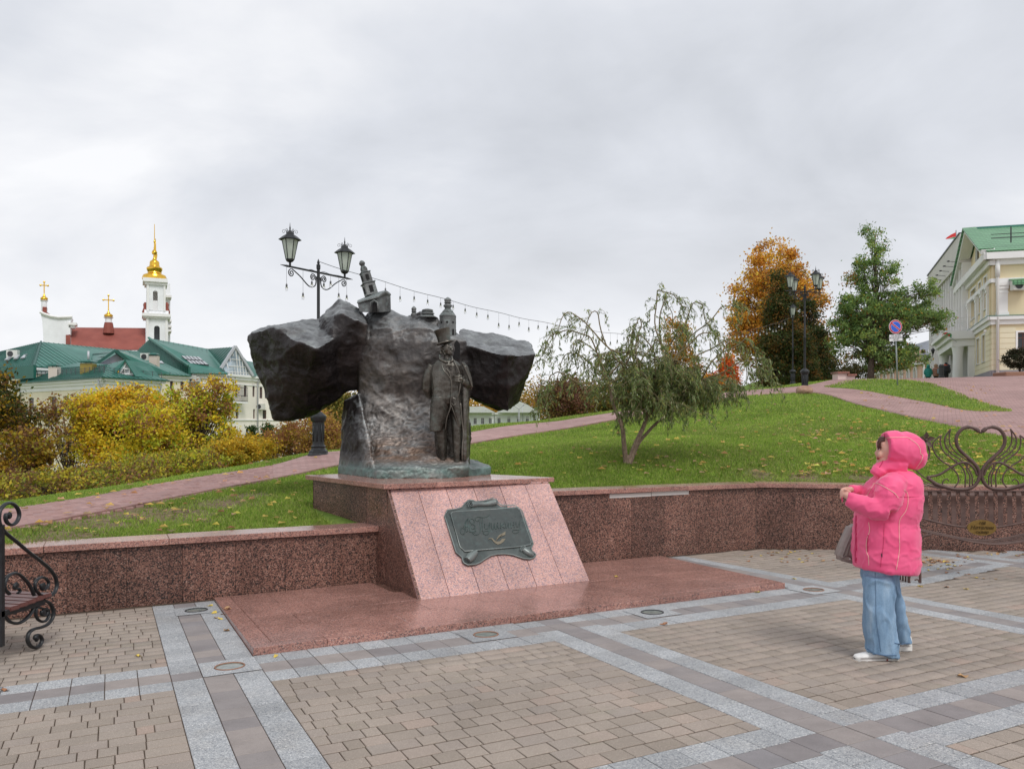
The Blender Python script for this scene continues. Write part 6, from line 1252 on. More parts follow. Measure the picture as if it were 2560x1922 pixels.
for s_ in (-1,1):
    c=T(1148 if s_<0 else 1318,788,2); MBC().lathe([(.6,-1.6),(.75,-1.0),(.4,0),(.5,.8),(.2,1.3)],c,10).build('scroll_buttress',M['red_tiles'],ch,smooth=True)
cx0=T(1222,0).x; cy0=dpt/2
def gl(y,w): return (w*kk*1.08,T(1222,y).z-T(1222,560).z)
MBC().lathe([gl(556,84),gl(550,86),gl(535,84),gl(520,78),gl(512,62),gl(505,50),gl(495,46),gl(478,54),gl(464,56),gl(456,50),gl(450,38),gl(432,33),gl(418,34),gl(408,30),gl(396,16),gl(380,9),gl(355,8),gl(350,17),gl(336,20),gl(322,14),gl(310,5),gl(300,7),gl(290,4),gl(262,4),gl(250,8),gl(240,4),gl(225,3),gl(110,2)],(cx0,cy0,T(1222,560).z),20).build('gilded_spire',M['gold'],ch,smooth=True,angle=R(35))
# second tower just behind
x2=T(1236,0).x; MBC().lathe([(70*kk,-2),(70*kk,0),(46*kk,1.4),(48*kk,2.4),(30*kk,3.6),(26*kk,4.4),(8*kk,5),(15*kk,6.3),(5*kk,7.2),(4*kk,8.6),(2*kk,10.4)],(x2,cy0+8,T(1236,556,8).z),16).build('rear_spire',M['gold'],ch,smooth=True)
tier(1200,1345,600,1070,8,'rear_tower','white_plaster',dy=24)
for y in (690,880,925,960): tier(1300,1356,y,y+14,6,'rear_cornice','white_trim',dy=20)
# nave roof
MBC().prism([T(560,945,6),T(1150,950,6),T(1150,1120,-4),T(560,1120,-4)],(0,.3,-.1)).build('nave_roof',M['red_tiles'],ch); MBC().prism([T(560,945,6),T(1150,950,6),T(1150,1120,18),T(560,1120,18)],(0,.3,.1)).build('nave_roof',M['red_tiles'],ch)
MBC().bbox(T(540,0).x,T(1200,0).x,-3,16,-14,T(850,1118,-4).z).build('nave_wall',M['white_plaster'],ch)
# left gable front
gf=[T(345,1080),T(540,1080),T(540,1000),T(556,1000),T(556,895),T(568,866),T(460,870),T(400,860),T(350,845),T(320,828),T(335,900)]
MBC().prism(gf,(0,5,0)).build('stepped_gable',M['white_plaster'],ch); m=MBC(); m.tube([q+Vector((0,-.2,.1)) for q in (T(316,826),T(352,842),T(400,858),T(460,868),T(572,864))],.35,6); m.build('gable_coping',M['white_trim'],ch)
MBC().prism([T(322,824),T(380,828),T(408,858),T(352,842)],(0,4,.2)).build('gable_roof_edge',M['red_tiles'],ch); tier(520,556,1003,1085,1.2,'red_pier','red_tiles',dy=-.4); tier(540,604,905,922,4,'cornice','white_trim',dy=-.5); tier(545,590,915,945,3)
def cupola(x,ys,w,drum=True,cross=False):
    c=T(x,ys[0],3); z0=c.z; f=lambda y: T(x,y,3).z-z0
    MBC().lathe([(w*1.25*kk,0),(w*1.1*kk,f(ys[0]-6)),(w*1.0*kk,f(ys[1]+14)),(w*1.3*kk,f(ys[1]+8)),(w*1.5*kk,f(ys[1]+2)),(w*.9*kk,f(ys[1]))],c,14).build('cupola_drum',M['white_plaster'],ch)
    c2=Vector((c.x,c.y,z0+f(ys[1]))); g=lambda y: T(x,y,3).z-c2.z; h=g(ys[2])
    MBC().lathe([(w*1.0*kk,0),(w*1.35*kk,h*.10),(w*1.35*kk,h*.22),(w*.8*kk,h*.36),(w*.45*kk,h*.42),(w*.5*kk,h*.52),(w*.25*kk,h*.6),(w*.14*kk,h*.8),(w*.22*kk,h*.9),(w*.1*kk,h)],c2,14).build('gilded_cupola',M['gold'],ch,smooth=True)
    t=c2.z+h; e=T(x,ys[3],3).z; m=MBC(); m.beam((c.x,c.y,t-.3),(c.x,c.y,e),.22); L=(e-t); m.beam((c.x-L*.36,c.y,t+L*.62),(c.x+L*.36,c.y,t+L*.62),.22,.22)
    for dx,dz in ((-.36,.62),(.36,.62),(0,1)): m.ell((c.x+dx*L,c.y,t+L*dz),.25,.2,.25,n=6,m=4)
    m.build('cross',M['gold'],ch)
cupola(857,(935,862,790,690),24); cupola(349,(822,728,655,585),19); MBC().lathe([(1.25,-1.4),(1.1,0),(.9,1.2)],T(858,945,3),10).build('cupola_foot',M['red_tiles'],ch); tier(335,368,782,822,2,'red_block','red_tiles',dy=2)
# --- low white house far behind with pale green roof
C4=lambda x,y:(1180+.1085*x,960+.1085*y)
hs=empty('low_white_house',P(1260,1090,200)); tag(hs,'low white house with pale green hipped roofs glimpsed under the right wing','house')
def lw(x,Y=200): return (C4(x,0)[0]-CX)/F*Y
WH=Wall((lw(-1500),204),(lw(1560),200)); eh=zat(C4(0,655)[1],200)
for x0,x1,y0,y1 in ((32,110,770,925),(205,280,768,925),(380,456,765,918),(583,660,760,915),(810,886,752,905),(1035,1112,750,900),(1236,1312,748,900),(1408,1486,742,900),(-200,-120,770,925),(-420,-340,770,925)):
    a,b_=C4(x0,y0),C4(x1,y1); WH.win(a[0],b_[0],a[1],b_[1],mull=(1,2),frame='white_trim',glass='glass')
WH.build('wall','white_plaster',hs,-14,eh,depth=.15); WH.band('cornice','white_trim',hs,eh-.5,eh,.4); WH.band('string_course','white_trim',hs,eh-1.4,eh-1.2,.15)
roofpoly([(lw(-1550),202,eh),(lw(540),198.5,eh),(lw(240),209,zat(C4(0,515)[1],209)),(lw(-1200),211,zat(C4(0,515)[1],209))],'pale_green_roof',hs,True,sp=2.6,smat='pipe_grey')
roofpoly([(lw(560),198.4,eh),(lw(1570),198,eh),(lw(1120),210,zat(C4(0,405)[1],210)),(lw(960),210,zat(C4(0,405)[1],210))],'pale_green_roof',hs,True,sp=2.6,smat='pipe_grey')
roofpoly([(lw(1570),198,eh),(lw(1650),224,eh),(lw(1330),222,zat(C4(0,478)[1],222)),(lw(1120),210,zat(C4(0,405)[1],210))],'pale_green_roof',hs,False)
pipe(hs,WH,WH.sx(C4(522,0)[0]),-12,eh,.1); pipe(hs,WH,WH.sx(C4(1172,0)[0]),-12,eh,.1)
m=MB(); hl=empty('double_street_light',P(1297,1095,150)); tag(hl,'thin grey double-armed street light before the low white house','street light'); c=P(1297.5,1100,150); t=P(1297.5,1027,150)
m.tube([c,t],.11,6); m.tube(catmull([t,P(1298,1022,150),P(1309,1013,150)],4),.08,5); m.tube(catmull([t,P(1297,1022,150),P(1286,1014,150)],4),.08,5); m.build('pole',M['pipe_grey'],hl)
for x in (1309,1286): MB().beam(P(x-1,1014,150),P(x+1.6 if x>1300 else x-1.6,1011.5,150),.3,.14).build('lamp_head',M['grey_roof'],hl)
# --- yellow pedimented building on the hill, right
yb=empty('yellow_building',(35.6,60,4.8)); tag(yb,'two-storey yellow building with white pilasters, pediment, balcony and green tiled roof','building')
C6=lambda x,y:(2280+.2529*x,540+.2529*y)
WF=Wall((36.1,60),(42.45,75.4)); WR=Wall((36.1,60),(57.3,54.1)); ez=14.35; zb=9.40; z0=4.2
def wf(x0,x1,y0,y1,**k): a,b_=C6(x0,y0),C6(x1,y1); WF.win(a[0],b_[0],a[1],b_[1],**k)
zt=lambda y,x,w=WF: w.uv(C6(x,0)[0],C6(0,y)[1]).z
U0,U1=zt(915,735),zt(600,735)
for x0,x1 in ((716,744),(660,687),(584,636),(536,554),(496,512)):
    a,b_=WF.sx(C6(x0,0)[0]),WF.sx(C6(x1,0)[0]); WF.ops.append((min(a,b_),max(a,b_),U0,U1,dict(frame='white_trim',glass='glass_pale',mull=(1,3))))
D0,D1=zt(1440,710),zt(1180,710)
for x0,x1 in ((697,726),(642,668)):
    a,b_=WF.sx(C6(x0,0)[0]),WF.sx(C6(x1,0)[0]); WF.ops.append((min(a,b_),max(a,b_),D0,D1,dict(frame='white_trim',glass='glass_pale',mull=(1,2))))
a,b_=WF.sx(C6(600,0)[0]),WF.sx(C6(500,0)[0]); WF.ops.append((a+.3,b_,z0+.5,z0+3.6,dict(frame='window_brown',glass='dark_window')))
WF.build('wall','yellow',yb,z0,ez-.6,depth=.28,sill='white_trim')
for k_ in (7.,11.,15.,19.): WR.winm(k_,zb+1.1,1.2,2.3); WR.winm(k_+.0,z0+2.0,1.2,2.0)
w0=C6(1045,1150); w1=C6(1107,1310); WR.win(w0[0],w1[0]+14,w0[1],w1[1]); WR.build('wall','yellow',yb,z0,ez-.6,depth=.2,frame='window_brown',glass='dark_window',mull=(1,2),sill='white_trim')
for w in (WF,WR):
    w.band('plinth','grey_plinth',yb,z0,zat(926,60),.10); w.band('string_course','white_trim',yb,zb-.15,zb+.12,.30,ext=.2); w.band('string_course','white_trim',yb,zb-.5,zb-.15,.14,ext=.1); w.band('string_course','green_roof',yb,zb+.12,zb+.17,.33,ext=.2)
    w.band('frieze','white_trim',yb,ez-2.3,ez-2.0,.16,ext=.08); w.band('cornice','white_trim',yb,ez-1.0,ez-.6,.25,ext=.2); w.band('cornice','white_trim',yb,ez-.6,ez-.05,.6,ext=.5)
    z=z0+1.6
    g_=MB()
    while z<zb-.6: 
        g_.hexa([w.at(.0,z,-.02),w.at(w.L,z,-.02),w.at(w.L,z,.025),w.at(0,z,.025)],[w.at(0,z+.33,-.02),w.at(w.L,z+.33,-.02),w.at(w.L,z+.33,.025),w.at(0,z+.33,.025)]) if w is WR and False else None; z+=.39
# rusticated courses of the ground floor as shallow projecting strips, broken by the openings
def courses(w,zlo,zhi,mat,step=.40,gap=.035,out=.03):
    z=zlo
    while z+step<zhi:
        segs_=[(0,w.L)]
        for o in w.ops:
            if o[3]>z-.05 and o[2]<z+step+.05: segs_=[q for s in segs_ for q in ((s[0],min(s[1],o[0]-.14)),(max(s[0],o[1]+.14),s[1])) if q[1]-q[0]>.1]
        for s in segs_: w.band('rusticated_course',mat,yb,z,z+step-gap,out,s[0],s[1])
        z+=step
courses(WR,zat(926,60)+.02,zb-.55,'yellow_pale'); courses(WF,zat(926,60)+.02,zb-.55,'yellow_pale')
# pilasters
def pil(w,x,wd=.8,za=None,zc=None,out=.14):
    za=za or zb+.17; zc=zc or ez-2.3
    m=MB(); q=lambda x0,x1,a,b,o: m.hexa([w.at(x0,a,-.02),w.at(x1,a,-.02),w.at(x1,a,o),w.at(x0,a,o)],[w.at(x0,b,-.02),w.at(x1,b,-.02),w.at(x1,b,o),w.at(x0,b,o)])
    q(x-wd/2,x+wd/2,za+.25,zc-.5,out); q(x-wd*.6,x+wd*.6,za,za+.25,out+.05); q(x-wd*.56,x+wd*.56,zc-.8,zc-.7,out+.03); q(x-wd*.58,x+wd*.58,zc-.5,zc-.25,out+.06); q(x-wd*.64,x+wd*.64,zc-.25,zc-.002,out+.11); m.build('pilaster',M['white_trim'],yb)
for x in (755,700,645,566,522,480): pil(WF,WF.sx(C6(x,0)[0]),.62)
for k_ in (0,4.2,8.4,12.6,16.8): pil(WR,WR.sx(C6(888,0)[0])+k_,.72)
WE2=Wall((57.3,54.1),(57.3+6.35,54.1+15.4)); WE2.build('wall','yellow',yb,z0-1,ez-.2)
# surrounds of the windows
for w in (WF,WR):
    for o in w.ops:
        a,b_,c,d=o[:4]
        if b_-a>3: continue
        m=MB()
        for xa,xb,za,zc in ((a-.14,a-.002,c-.1,d+.14),(b_+.002,b_+.14,c-.1,d+.14),(a-.002,b_+.002,d+.002,d+.14)): m.hexa([w.at(xa,za,-.02),w.at(xb,za,-.02),w.at(xb,za,.06),w.at(xa,za,.06)],[w.at(xa,zc,-.02),w.at(xb,zc,-.02),w.at(xb,zc,.06),w.at(xa,zc,.06)])
        m.build('window_surround',M['white_trim'],yb)
# pediment and roof
mid=WF.L/2; pk=WF.at(mid,17.75,0); A0=WF.at(-.3,ez,.3); A1=WF.at(WF.L+.3,ez,.3)
MB().prism([WF.at(.2,ez,-.25),WF.at(WF.L-.2,ez,-.25),WF.at(mid,17.4,-.25)],-WF.n*.2).build('tympanum',M['yellow'],yb)
for a,b_ in ((A0,WF.at(mid,17.85,.3)),(A1,WF.at(mid,17.85,.3))):
    MB().beam(a,b_,.9,.34).build('raking_cornice',M['white_trim'],yb); MB().beam(a+WF.n*.12+Vector((0,0,.22)),b_+WF.n*.12+Vector((0,0,.22)),1.0,.12).build('verge',M['green_tiles'],yb)
m=MB(); cxm=WF.at(mid,ez+1.0,-.2); m.prism([WF.at(mid+x,z,-.14) for x,z in [(-.42,ez+.65),(.42,ez+.65),(.42,ez+1.7)]+[(.42*math.cos(t),ez+1.7+.42*math.sin(t)) for t in np.linspace(.2,PI-.2,8)]+[(-.42,ez+1.7)]],WF.n*.04); m.build('attic_window',M['glass_pale'],yb)
rd=WR.d; back=[WR.at(11.,ez,.6)]
RA=WF.at(mid,18.0,.45); RBk=RA+rd*22
roofpoly([WR.at(-.5,ez,.65),WR.at(22,ez,.65),RBk,RA],'green_tiles',yb,False,th=.1); roofpoly([WF.at(WF.L+.5,ez,.5),WF.at(WF.L+.5,ez,.5)+rd*22,RBk,RA],'green_tiles',yb,False,th=.1)
MB().beam(RA,RBk,.3,.2).build('ridge_cap',M['green_roof'],yb); m=MB()
for i in range(12): q=WR.at(1.4+i*1.5,ez+.75,-.45); m.beam(q,q+Vector((0,0,1.2)),.07)
m.beam(WR.at(0,ez+1.4,-.3),WR.at(22,ez+1.4,-.3),.05); m.beam(WR.at(0,ez+1.1,-.2),WR.at(22,ez+1.1,-.2),.05); m.build('snow_guard',M['dark_iron'],yb)
MB().tube([WR.at(.32,z0+.2,.22),WR.at(.32,ez-.9,.22),WR.at(.32,ez-.2,.4)],.11,8).build('downpipe',M['white_trim'],yb,smooth=True)
MB().tube([WR.at(.32,ez-1.9,.22),WR.at(.32,ez-.6,.24)],.17,8).build('hopper',M['white_trim'],yb,smooth=True)
acp=WR.uv(C6(1040,0)[0],C6(0,695)[1],.4); ac(yb,acp,1.15); MB().prism([WR.uv(C6(950,0)[0],C6(0,622)[1],.0),WR.uv(C6(1180,0)[0],C6(0,608)[1],.0),WR.uv(C6(1180,0)[0],C6(0,640)[1],.9),WR.uv(C6(952,0)[0],C6(0,655)[1],.9)],(0,0,-.06)).build('unit_canopy',M['green_tiles'],yb)
MB().prism([WR.uv(C6(952,0)[0],C6(0,655)[1],.9),WR.uv(C6(1180,0)[0],C6(0,640)[1],.9)]+[WR.uv(C6(1180,0)[0],C6(0,650)[1],.9)-Vector((0,0,.3)),WR.uv(C6(952,0)[0],C6(0,655)[1],.9)-Vector((0,0,.35))],WR.n*.03).build('canopy_fascia',M['green_tiles'],yb)
# portico with balcony
def wfx(x): return WF.sx(C6(x,0)[0])
pa_,pb_=wfx(625),wfx(455); 
for nm,zA,zB,o in (('entablature',zb-1.35,zb-.75,1.7),('entablature',zb-.75,zb-.35,1.95),('balcony_slab',zb-.35,zb-.1,2.3)): WF.band(nm,'white_trim',yb,zA,zB,o,pa_-(.25 if o>1.8 else 0),pb_+.3)
for x in (pa_+.45,pb_-.3): 
    for o in (1.25,): MB().lathe([(.50,0),(.50,.3),(.42,.42),(.42,.5),(.36,zb-1.9-z0-.2),(.44,zb-1.6-z0),(.5,zb-1.35-z0)],WF.at(x,z0,o),16).build('column',M['pale_stone'] if False else M['white_trim'],yb,smooth=True,angle=R(40))
    WF.band('pier','white_trim',yb,z0,zb-1.35,.5,x-.35,x+.35)
for x in (pa_+.45,pb_-.3): MB().lathe([(.53,0),(.53,.85)],WF.at(x,z0,1.25),16).build('column_foot',M['grey_plinth'],yb)
rl=MB(); zr=zb-.1
def rail(a,b_):
    n_=max(2,int((b_-a).length/.16))
    for h_ in (.08,1.15): rl.beam(a+Vector((0,0,h_)),b_+Vector((0,0,h_)),.04)
    for i in range(n_+1): q=a.lerp(b_,i/n_); rl.beam(q+Vector((0,0,.08)),q+Vector((0,0,1.15)),.018)
    for i in range(int((b_-a).length/.55)): 
        q=a.lerp(b_,(i+.5)/int((b_-a).length/.55)); d=(b_-a).normalized(); rl.tube([q+d*(.2*math.cos(t))+Vector((0,0,.6+.2*math.sin(t))) for t in np.linspace(0,2*PI,13)[:-1]],.018,4,closed=True)
a,b_,c,d=WF.at(pa_,zr,0),WF.at(pa_,zr,2.2),WF.at(pb_+.2,zr,2.2),WF.at(pb_+.2,zr,0); rail(a,b_); rail(b_,c); rail(c,d); rl.build('balcony_railing',M['white_metal'],yb)
for x in (432,478):
    q=WF.uv(C6(x,0)[0],C6(0,1330 if x<450 else 1305)[1],2.0 if x<450 else 1.2); s_=MB(); s_.lathe([(.09,-.26),(.2,.1),(.26,.12),(.1,.26),(.02,.34)],q,6); s_.beam(q-Vector((0,0,.3)),q-Vector((0,0,.45)),.05); s_.tube(catmull([q-Vector((0,0,.4)),q+WF.d*.35-Vector((0,0,.5)),q+WF.d*.6-Vector((0,0,.2))],4),.03,5); s_.build('wall_lantern',M['dark_iron'],yb)
MB().box(WF.at(.6,zb-.9,.35),.6,.18,.18,rz=1).build('security_camera',M['white_trim'],yb)
# --- taller pale building behind
tb=empty('pale_office_building',(45,85,4.8)); tag(tb,'tall pale building with closely spaced white vertical fins beyond the yellow one','building')
WT=Wall((41.0,71.2),(49.0,92.1)); zt_=18.45
n_=14
for i in range(n_):
    x=WT.L*(i+.5)/n_
    for f in range(3): WT.winm(x,z0+1.2+f*4.1,.7,2.9)
WT.build('wall','pinkish',tb,z0,zt_,depth=.15,frame='white_trim',glass='glass_pale',mull=(0,2))
for i in range(n_+1): x=WT.L*i/n_; WT.band('vertical_fin','white_trim',tb,z0,zt_-2.6,.75,x-.12,x+.12)
WT.band('parapet','pale_stone',tb,zt_-2.6,zt_,.9); WT.band('roof_edge','dark_iron',tb,zt_,zt_+.12,1.0); m=MB()
for i in range(9): 
    q=WT.at(WT.L*(i+.5)/9,zt_-2.3,.9); m.beam(q,q+WT.n*.7+Vector((0,0,.1)),.04); m.box(q+WT.n*.75+Vector((0,0,.12)),.18,.18,.10)
m.build('floodlights',M['dark_iron'],tb)
WE=Wall((49.0,92.1),(62,89)); WE.build('end_wall','pale_stone',tb,z0,zt_)
# flag on the roof
fl=empty('flag_pole',P(2390.5,650,80)); tag(fl,'red and green flag on a slim pole above the pale building roof','flag')
p0,p1=P(2391,640,80),P(2390.3,576,80); MB().tube([p0-Vector((0,0,1.5)),p1],.07,6).build('pole',M['pipe_grey'],fl)
def flagq(pts,mat,name,par): MB().prism(pts,(0,.02,0)).build(name,M[mat],par)
fq=lambda x,y: P(2280+.2529*x,540+.2529*y,79.9)
flagq([fq(433,162),fq(433,205),fq(400,212),fq(350,228),fq(330,228),fq(345,212),fq(385,185)],'flag_red','red_field',fl); flagq([fq(433,206),fq(433,226),fq(385,227),fq(352,230),fq(400,214)],'flag_green','green_stripe',fl)
f2=empty('flag',WF.uv(2380,853,2.4)); tag(f2,'red and green flag drooping from the balcony of the yellow building','flag'); 
fq2=lambda x,y: P(2280+.08427*x,820+.08427*y,67)
MB().tube([fq2(1330,410),fq2(1100,250)],.025,6).build('pole',M['pipe_grey'],f2)
flagq([fq2(1170,300),fq2(1180,190),fq2(1130,150),fq2(1060,150),fq2(1000,180),fq2(1040,215),fq2(1120,260)],'flag_green','green_stripe',f2); flagq([fq2(1000,180),fq2(960,190),fq2(930,185),fq2(880,235),fq2(900,190),fq2(940,150),fq2(990,130),fq2(1070,135),fq2(1060,150)],'flag_red','red_field',f2)
MB().prism([fq2(1040,205),fq2(1140,180),fq2(1100,245)],(0,-.03,0)).build('red_fold',M['flag_red'],f2)
# --- pink arcaded building
pk_=empty('pink_building',P(2260,950,105)); tag(pk_,'low pink building with white arched windows and grey roofs behind the oak','building')
CS=lambda x,y:(2180+.1084*x,780+.1084*y); CG=lambda x,y:(2280+.08427*x,820+.08427*y)
def pw_(u,Y): return ((u-CX)/F*Y,Y)
WP1=Wall(pw_(2176,128),pw_(2303,101)); zt1=zat(CS(0,1170)[1],103); zg=4.6
for x0,x1,y0 in ((130,188,1430),(285,338,1400),(450,505,1375),(675,710,1345),(835,872,1330),(990,1035,1285)):
    a,b_=CS(x0-8,y0),CS(x1+4,1600); WP1.win(a[0],b_[0],a[1],b_[1],frame='white_trim',glass='glass',mull=(1,2),fw=.12)
WP1.build('wall','pink_plaster',pk_,zg,zt1+1.5,depth=.35); WP1.band('cornice','white_trim',pk_,zt1-.35,zt1,.5)
for o in WP1.ops:
    a,b_,c,d=o[:4]; r=(b_-a)/2; m=MB(); pts=[WP1.at(a+r+(r+.12)*math.cos(t),d-r+(r+.12)*math.sin(t),.05) for t in np.linspace(0,PI,11)]; pts=[WP1.at(b_+.12,c,.05)]+pts+[WP1.at(a-.12,c,.05)]; m.tube(pts,.16,4); m.build('window_surround',M['white_trim'],pk_)
    for s_ in (0,1):
        arc=[WP1.at(a+r+r*math.cos(t),d-r+r*math.sin(t),-.05) for t in (np.linspace(0,PI/2,6) if s_ else np.linspace(PI,PI/2,6))]; MB().prism([WP1.at(b_ if s_ else a,d,-.05)]+arc,WP1.n*.06).build('arch_head',M['white_trim'],pk_)
q=pw_(2303,101); WP2=Wall(q,pw_(2345,100)); zt2=zat(CG(0,800)[1],100.5); WP2.build('wall','pink_plaster',pk_,zg,zt2); WP2.band('cornice','white_trim',pk_,zt2-.6,zt2,.45); WP2.band('string_course','white_trim',pk_,zat(CG(0,1040)[1],100),zat(CG(0,1005)[1],100),.2)
a,b_=CG(30,1180),CG(140,1570); wz=WP1
roofpoly([(q[0]-.6,q[1]-.5,zt2),pw_(2348,99.5)+(zt2,),(P(2348,870,104)),(P(2342,864,104))],'grey_roof',pk_,True,sp=.8,smat='pipe_grey')
roofpoly([P(2290,888,101),(q[0]-.5,q[1]-.5,zt2),P(2342,868,104),P(2342,846,112),P(2318,854,112)],'grey_roof',pk_,False)
MB().prism([P(2240,908,116),P(2300,890,110),P(2342,845,116),P(2270,866,124)],(0,.2,-.2)).build('roof_slope',M['grey_roof'],pk_)
MB().tube([WP2.at(.3,zg,.2),WP2.at(.3,zt2-.3,.2)],.13,6).build('downpipe',M['white_trim'],pk_)
# --- brick pillar and low wall at the top of the path
pl=empty('brick_pillar',P(2106,957,40)); tag(pl,'pinkish stone gate pillar with a lower stepped wall beside the oak','pillar')
for u0,u1,vt in ((2093,2118,929),(2118,2136,935)):
    a=P(u0,960,40); b_=P(u1,vt,40); m=MB(); m.bbox(a.x,b_.x-.01,39.9,40.6,tz(a.x,40)-.2,b_.z-.1); m.build('pillar_shaft',M['pinkish'],pl); MB().bbox(a.x-.05,b_.x+.04,39.8,40.7,b_.z-.095,b_.z).build('pillar_cap',M['red_edge'],pl)
for i,u in enumerate((2108,)): pass
# --- planter of the dark shrub
pt=P(2545,942,50); tag(MB().box((pt.x,50,tz(pt.x,50)+.12),2.4,1.4,.3).build('planter',M['stone_brown'],None,bevel=.05),'low brown planter kerb under the dark round shrub at the right edge','planter')
# ---------------------------------------------------------------- left bench (cast scroll side frame)
def XB(x,y,X=-4.02): u,v=.2469*x,1230+.2469*y; Y=X*F/(u-CX); return Vector((X,Y,H+(HY-v)/F*Y))
lb=empty('bench',G(-.6,7.7)); lb.location=(-4.4,6.5,-.26); ORG[lb.name]=Vector((-4.4,6.5,-.26)); tag(lb,'black cast iron scroll bench with dark brown slats, cut by the left edge','bench')
CV=[([(85,245),(62,225),(55,262),(75,310),(120,330),(168,300),(195,232),(175,160),(120,113),(60,118),(12,165),(-8,220),(-8,300),(22,370),(80,430),(180,510),(300,612),(430,712),(510,785),(560,860),(576,940),(552,1012),(500,1055),(455,1066)],.017),
([(440,945),(415,940),(430,985),(475,965),(492,910),(450,866),(398,870),(356,920),(362,985),(400,1030),(432,1046)],.015),
([(165,945),(145,945),(150,975),(190,975),(205,1000),(180,1022)],.013),([(95,1030),(48,970),(60,880),(120,825),(190,830),(260,890),(310,960),(345,1042)],.016),
([(440,1092),(500,1120),(535,1182),(535,1262),(490,1330),(420,1366),(340,1386),(290,1430),(280,1500),(310,1555),(360,1572),(408,1542),(424,1490),(400,1450),(365,1450),(352,1475),(375,1490)],.017),
([(440,1215),(420,1205),(425,1240),(465,1242),(480,1200),(440,1180),(372,1170),(366,1255),(410,1305),(462,1300),(492,1255),(492,1200),(470,1180)],.014),
([(50,1250),(100,1310),(180,1326),(250,1292),(310,1230),(342,1170)],.016)]
for X,nm in ((-4.02,'side_frame'),(-5.75,'side_frame')):
    m=MB()
    for pts,r in CV: m.tube([q+Vector((X+4.02,(X+4.02)*-.222,0)) for q in catmull([XB(x,y) for x,y in pts],5)],[(r*1.1,r*.75)]*((len(pts)-1)*5+1),8,flat=(1,0,0))
    for x,y in ((95,235),(440,950),(163,945),(372,1478),(440,1212)): m.ell(XB(x,y)+Vector((X+4.02,(X+4.02)*-.222,0)),.016,.03,.03,n=10,m=6)
    m.beam(XB(14,330)+Vector((X+4.02,(X+4.02)*-.222,0)),XB(14,1560)+Vector((X+4.02,(X+4.02)*-.222,0)),.03,.04); m.beam(XB(440,1100)+Vector((X+4.02,(X+4.02)*-.222,-.01)),XB(-40,1235)+Vector((X+4.02,(X+4.02)*-.222,-.01)),.03,.045); m.build(nm,M['black'],lb,smooth=True,angle=R(50))
dl=Vector((-.976,.217,0)); z=.152
for k in range(5): p=Vector((-3.985,6.85-.112*k,z)); MB().beam(p,p+dl*1.85,.098,.036).build('seat_slat',M['wood'],lb,bevel=.008,seg=2)
for k in range(4): p=Vector((-4.05,6.25-.02*k,.42+.12*k)); MB().beam(p,p+dl*1.75,.03,.085).build('back_slat',M['wood'],lb,bevel=.006)
# ---------------------------------------------------------------- swan bench
se=Vector((.982,-.187,0)); sn=Vector((-.187,-.982,0)); s0=Vector(((2450-CX)/F*9.55,9.55,0))
def SB(x,y,off=0): return onplane(2260+.26502*x,1040+.26502*y,s0+sn*off,sn)
swb=empty('swan_bench',SB(720,1500)); tag(swb,'ornate brown wrought bench whose back forms two swans meeting in a heart','bench')
def mir(p): return (1444-p[0],p[1])
def both(pts,r,name,n=6,seg=5,off=0):
    for f in (lambda p:p,mir):
        m=MB()
        for q in pts: 
            cc_=catmull([SB(*f(p),off) for p in q],seg); rr=r if not callable(r) else [r(i/(len(cc_)-1)) for i in range(len(cc_))]; m.tube(cc_,rr,n)
        m.build(name,M['brown_iron'],swb,smooth=True)
both([[(722,160),(706,148),(690,132),(655,112),(600,104),(540,128),(497,190),(497,262),(530,322),(600,388),(660,442),(700,500),(711,560),(692,622),(640,672),(560,690),(470,686),(380,664),(300,638),(225,582)]],lambda t:.006 if t<.02 else .013 if t<.06 else .024 if t<.14 else .017 if t<.2 else .021,'swan_neck',8)
both([[(215,575),(330,552),(430,492),(500,452),(560,436),(620,452),(668,505),(690,560)]],lambda t:.014,'swan_back',8)
both([[(440,120),(388,200),(390,270),(440,345),(520,402),(590,470),(640,560),(645,650)],[(440,120),(427,180),(434,262),(482,332),(560,392),(640,442)],[(350,180),(274,250),(282,332),(342,412),(430,470),(500,542),(512,620),(470,676)],[(350,180),(342,252),(372,332),(442,392),(532,462),(576,540),(576,668)],[(600,446),(592,505),(620,565),(618,668)]],.0085,'wing_feathers')
both([[(425,612),(400,592),(365,622),(370,662),(412,690),(470,682)],[(105,500),(175,565),(265,622),(370,660)],[(95,540),(190,612),(300,655),(400,680)],[(90,590),(200,640),(330,672),(420,688)],[(90,640),(220,660),(360,684)]],.0075,'tail_feathers')
cs=[]
for x,y,a in ((310,260,1),(300,330,2),(405,220,1),(410,290,2),(465,330,2.5),(355,390,2),(545,400,.5),(470,500,2),(525,600,1),(600,470,0),(490,420,1),(560,520,2),(610,610,1),(430,350,0),(640,610,2),(680,600,1)): cs.append(spiral((x,y),22,4,a,a+7,16))
both(cs,.0045,'filigree_curls',4,2)
m=MB(); m.tube([SB(60,708),SB(1384,708)],.011,8); m.tube([SB(60,722),SB(1384,722)],.006,6); arcp=[(60,935),(250,985),(400,1020),(560,1045),(722,1052)]; cc_=catmull([SB(*p,.05) for p in arcp]+[SB(*mir(p),.05) for p in arcp[-2::-1]],5); m.tube(cc_,.011,8); m.build('back_rails',M['brown_iron'],swb,smooth=True)
for i in range(15):
    x=115+88*i-0; y1=935+117*(1-((x-722)/662)**2) if abs(x-722)<662 else 935
    pts=catmull([SB(x-4,706,0),SB(x,745,.055),SB(x+3,850,.03),SB(x+6,y1,.055)],5); m=MB(); m.loft([[p+se*.027,p-se*.027,p-se*.027-sn*.006,p+se*.027-sn*.006] for p in pts]); m.build('back_slat',M['brown_iron'],swb)
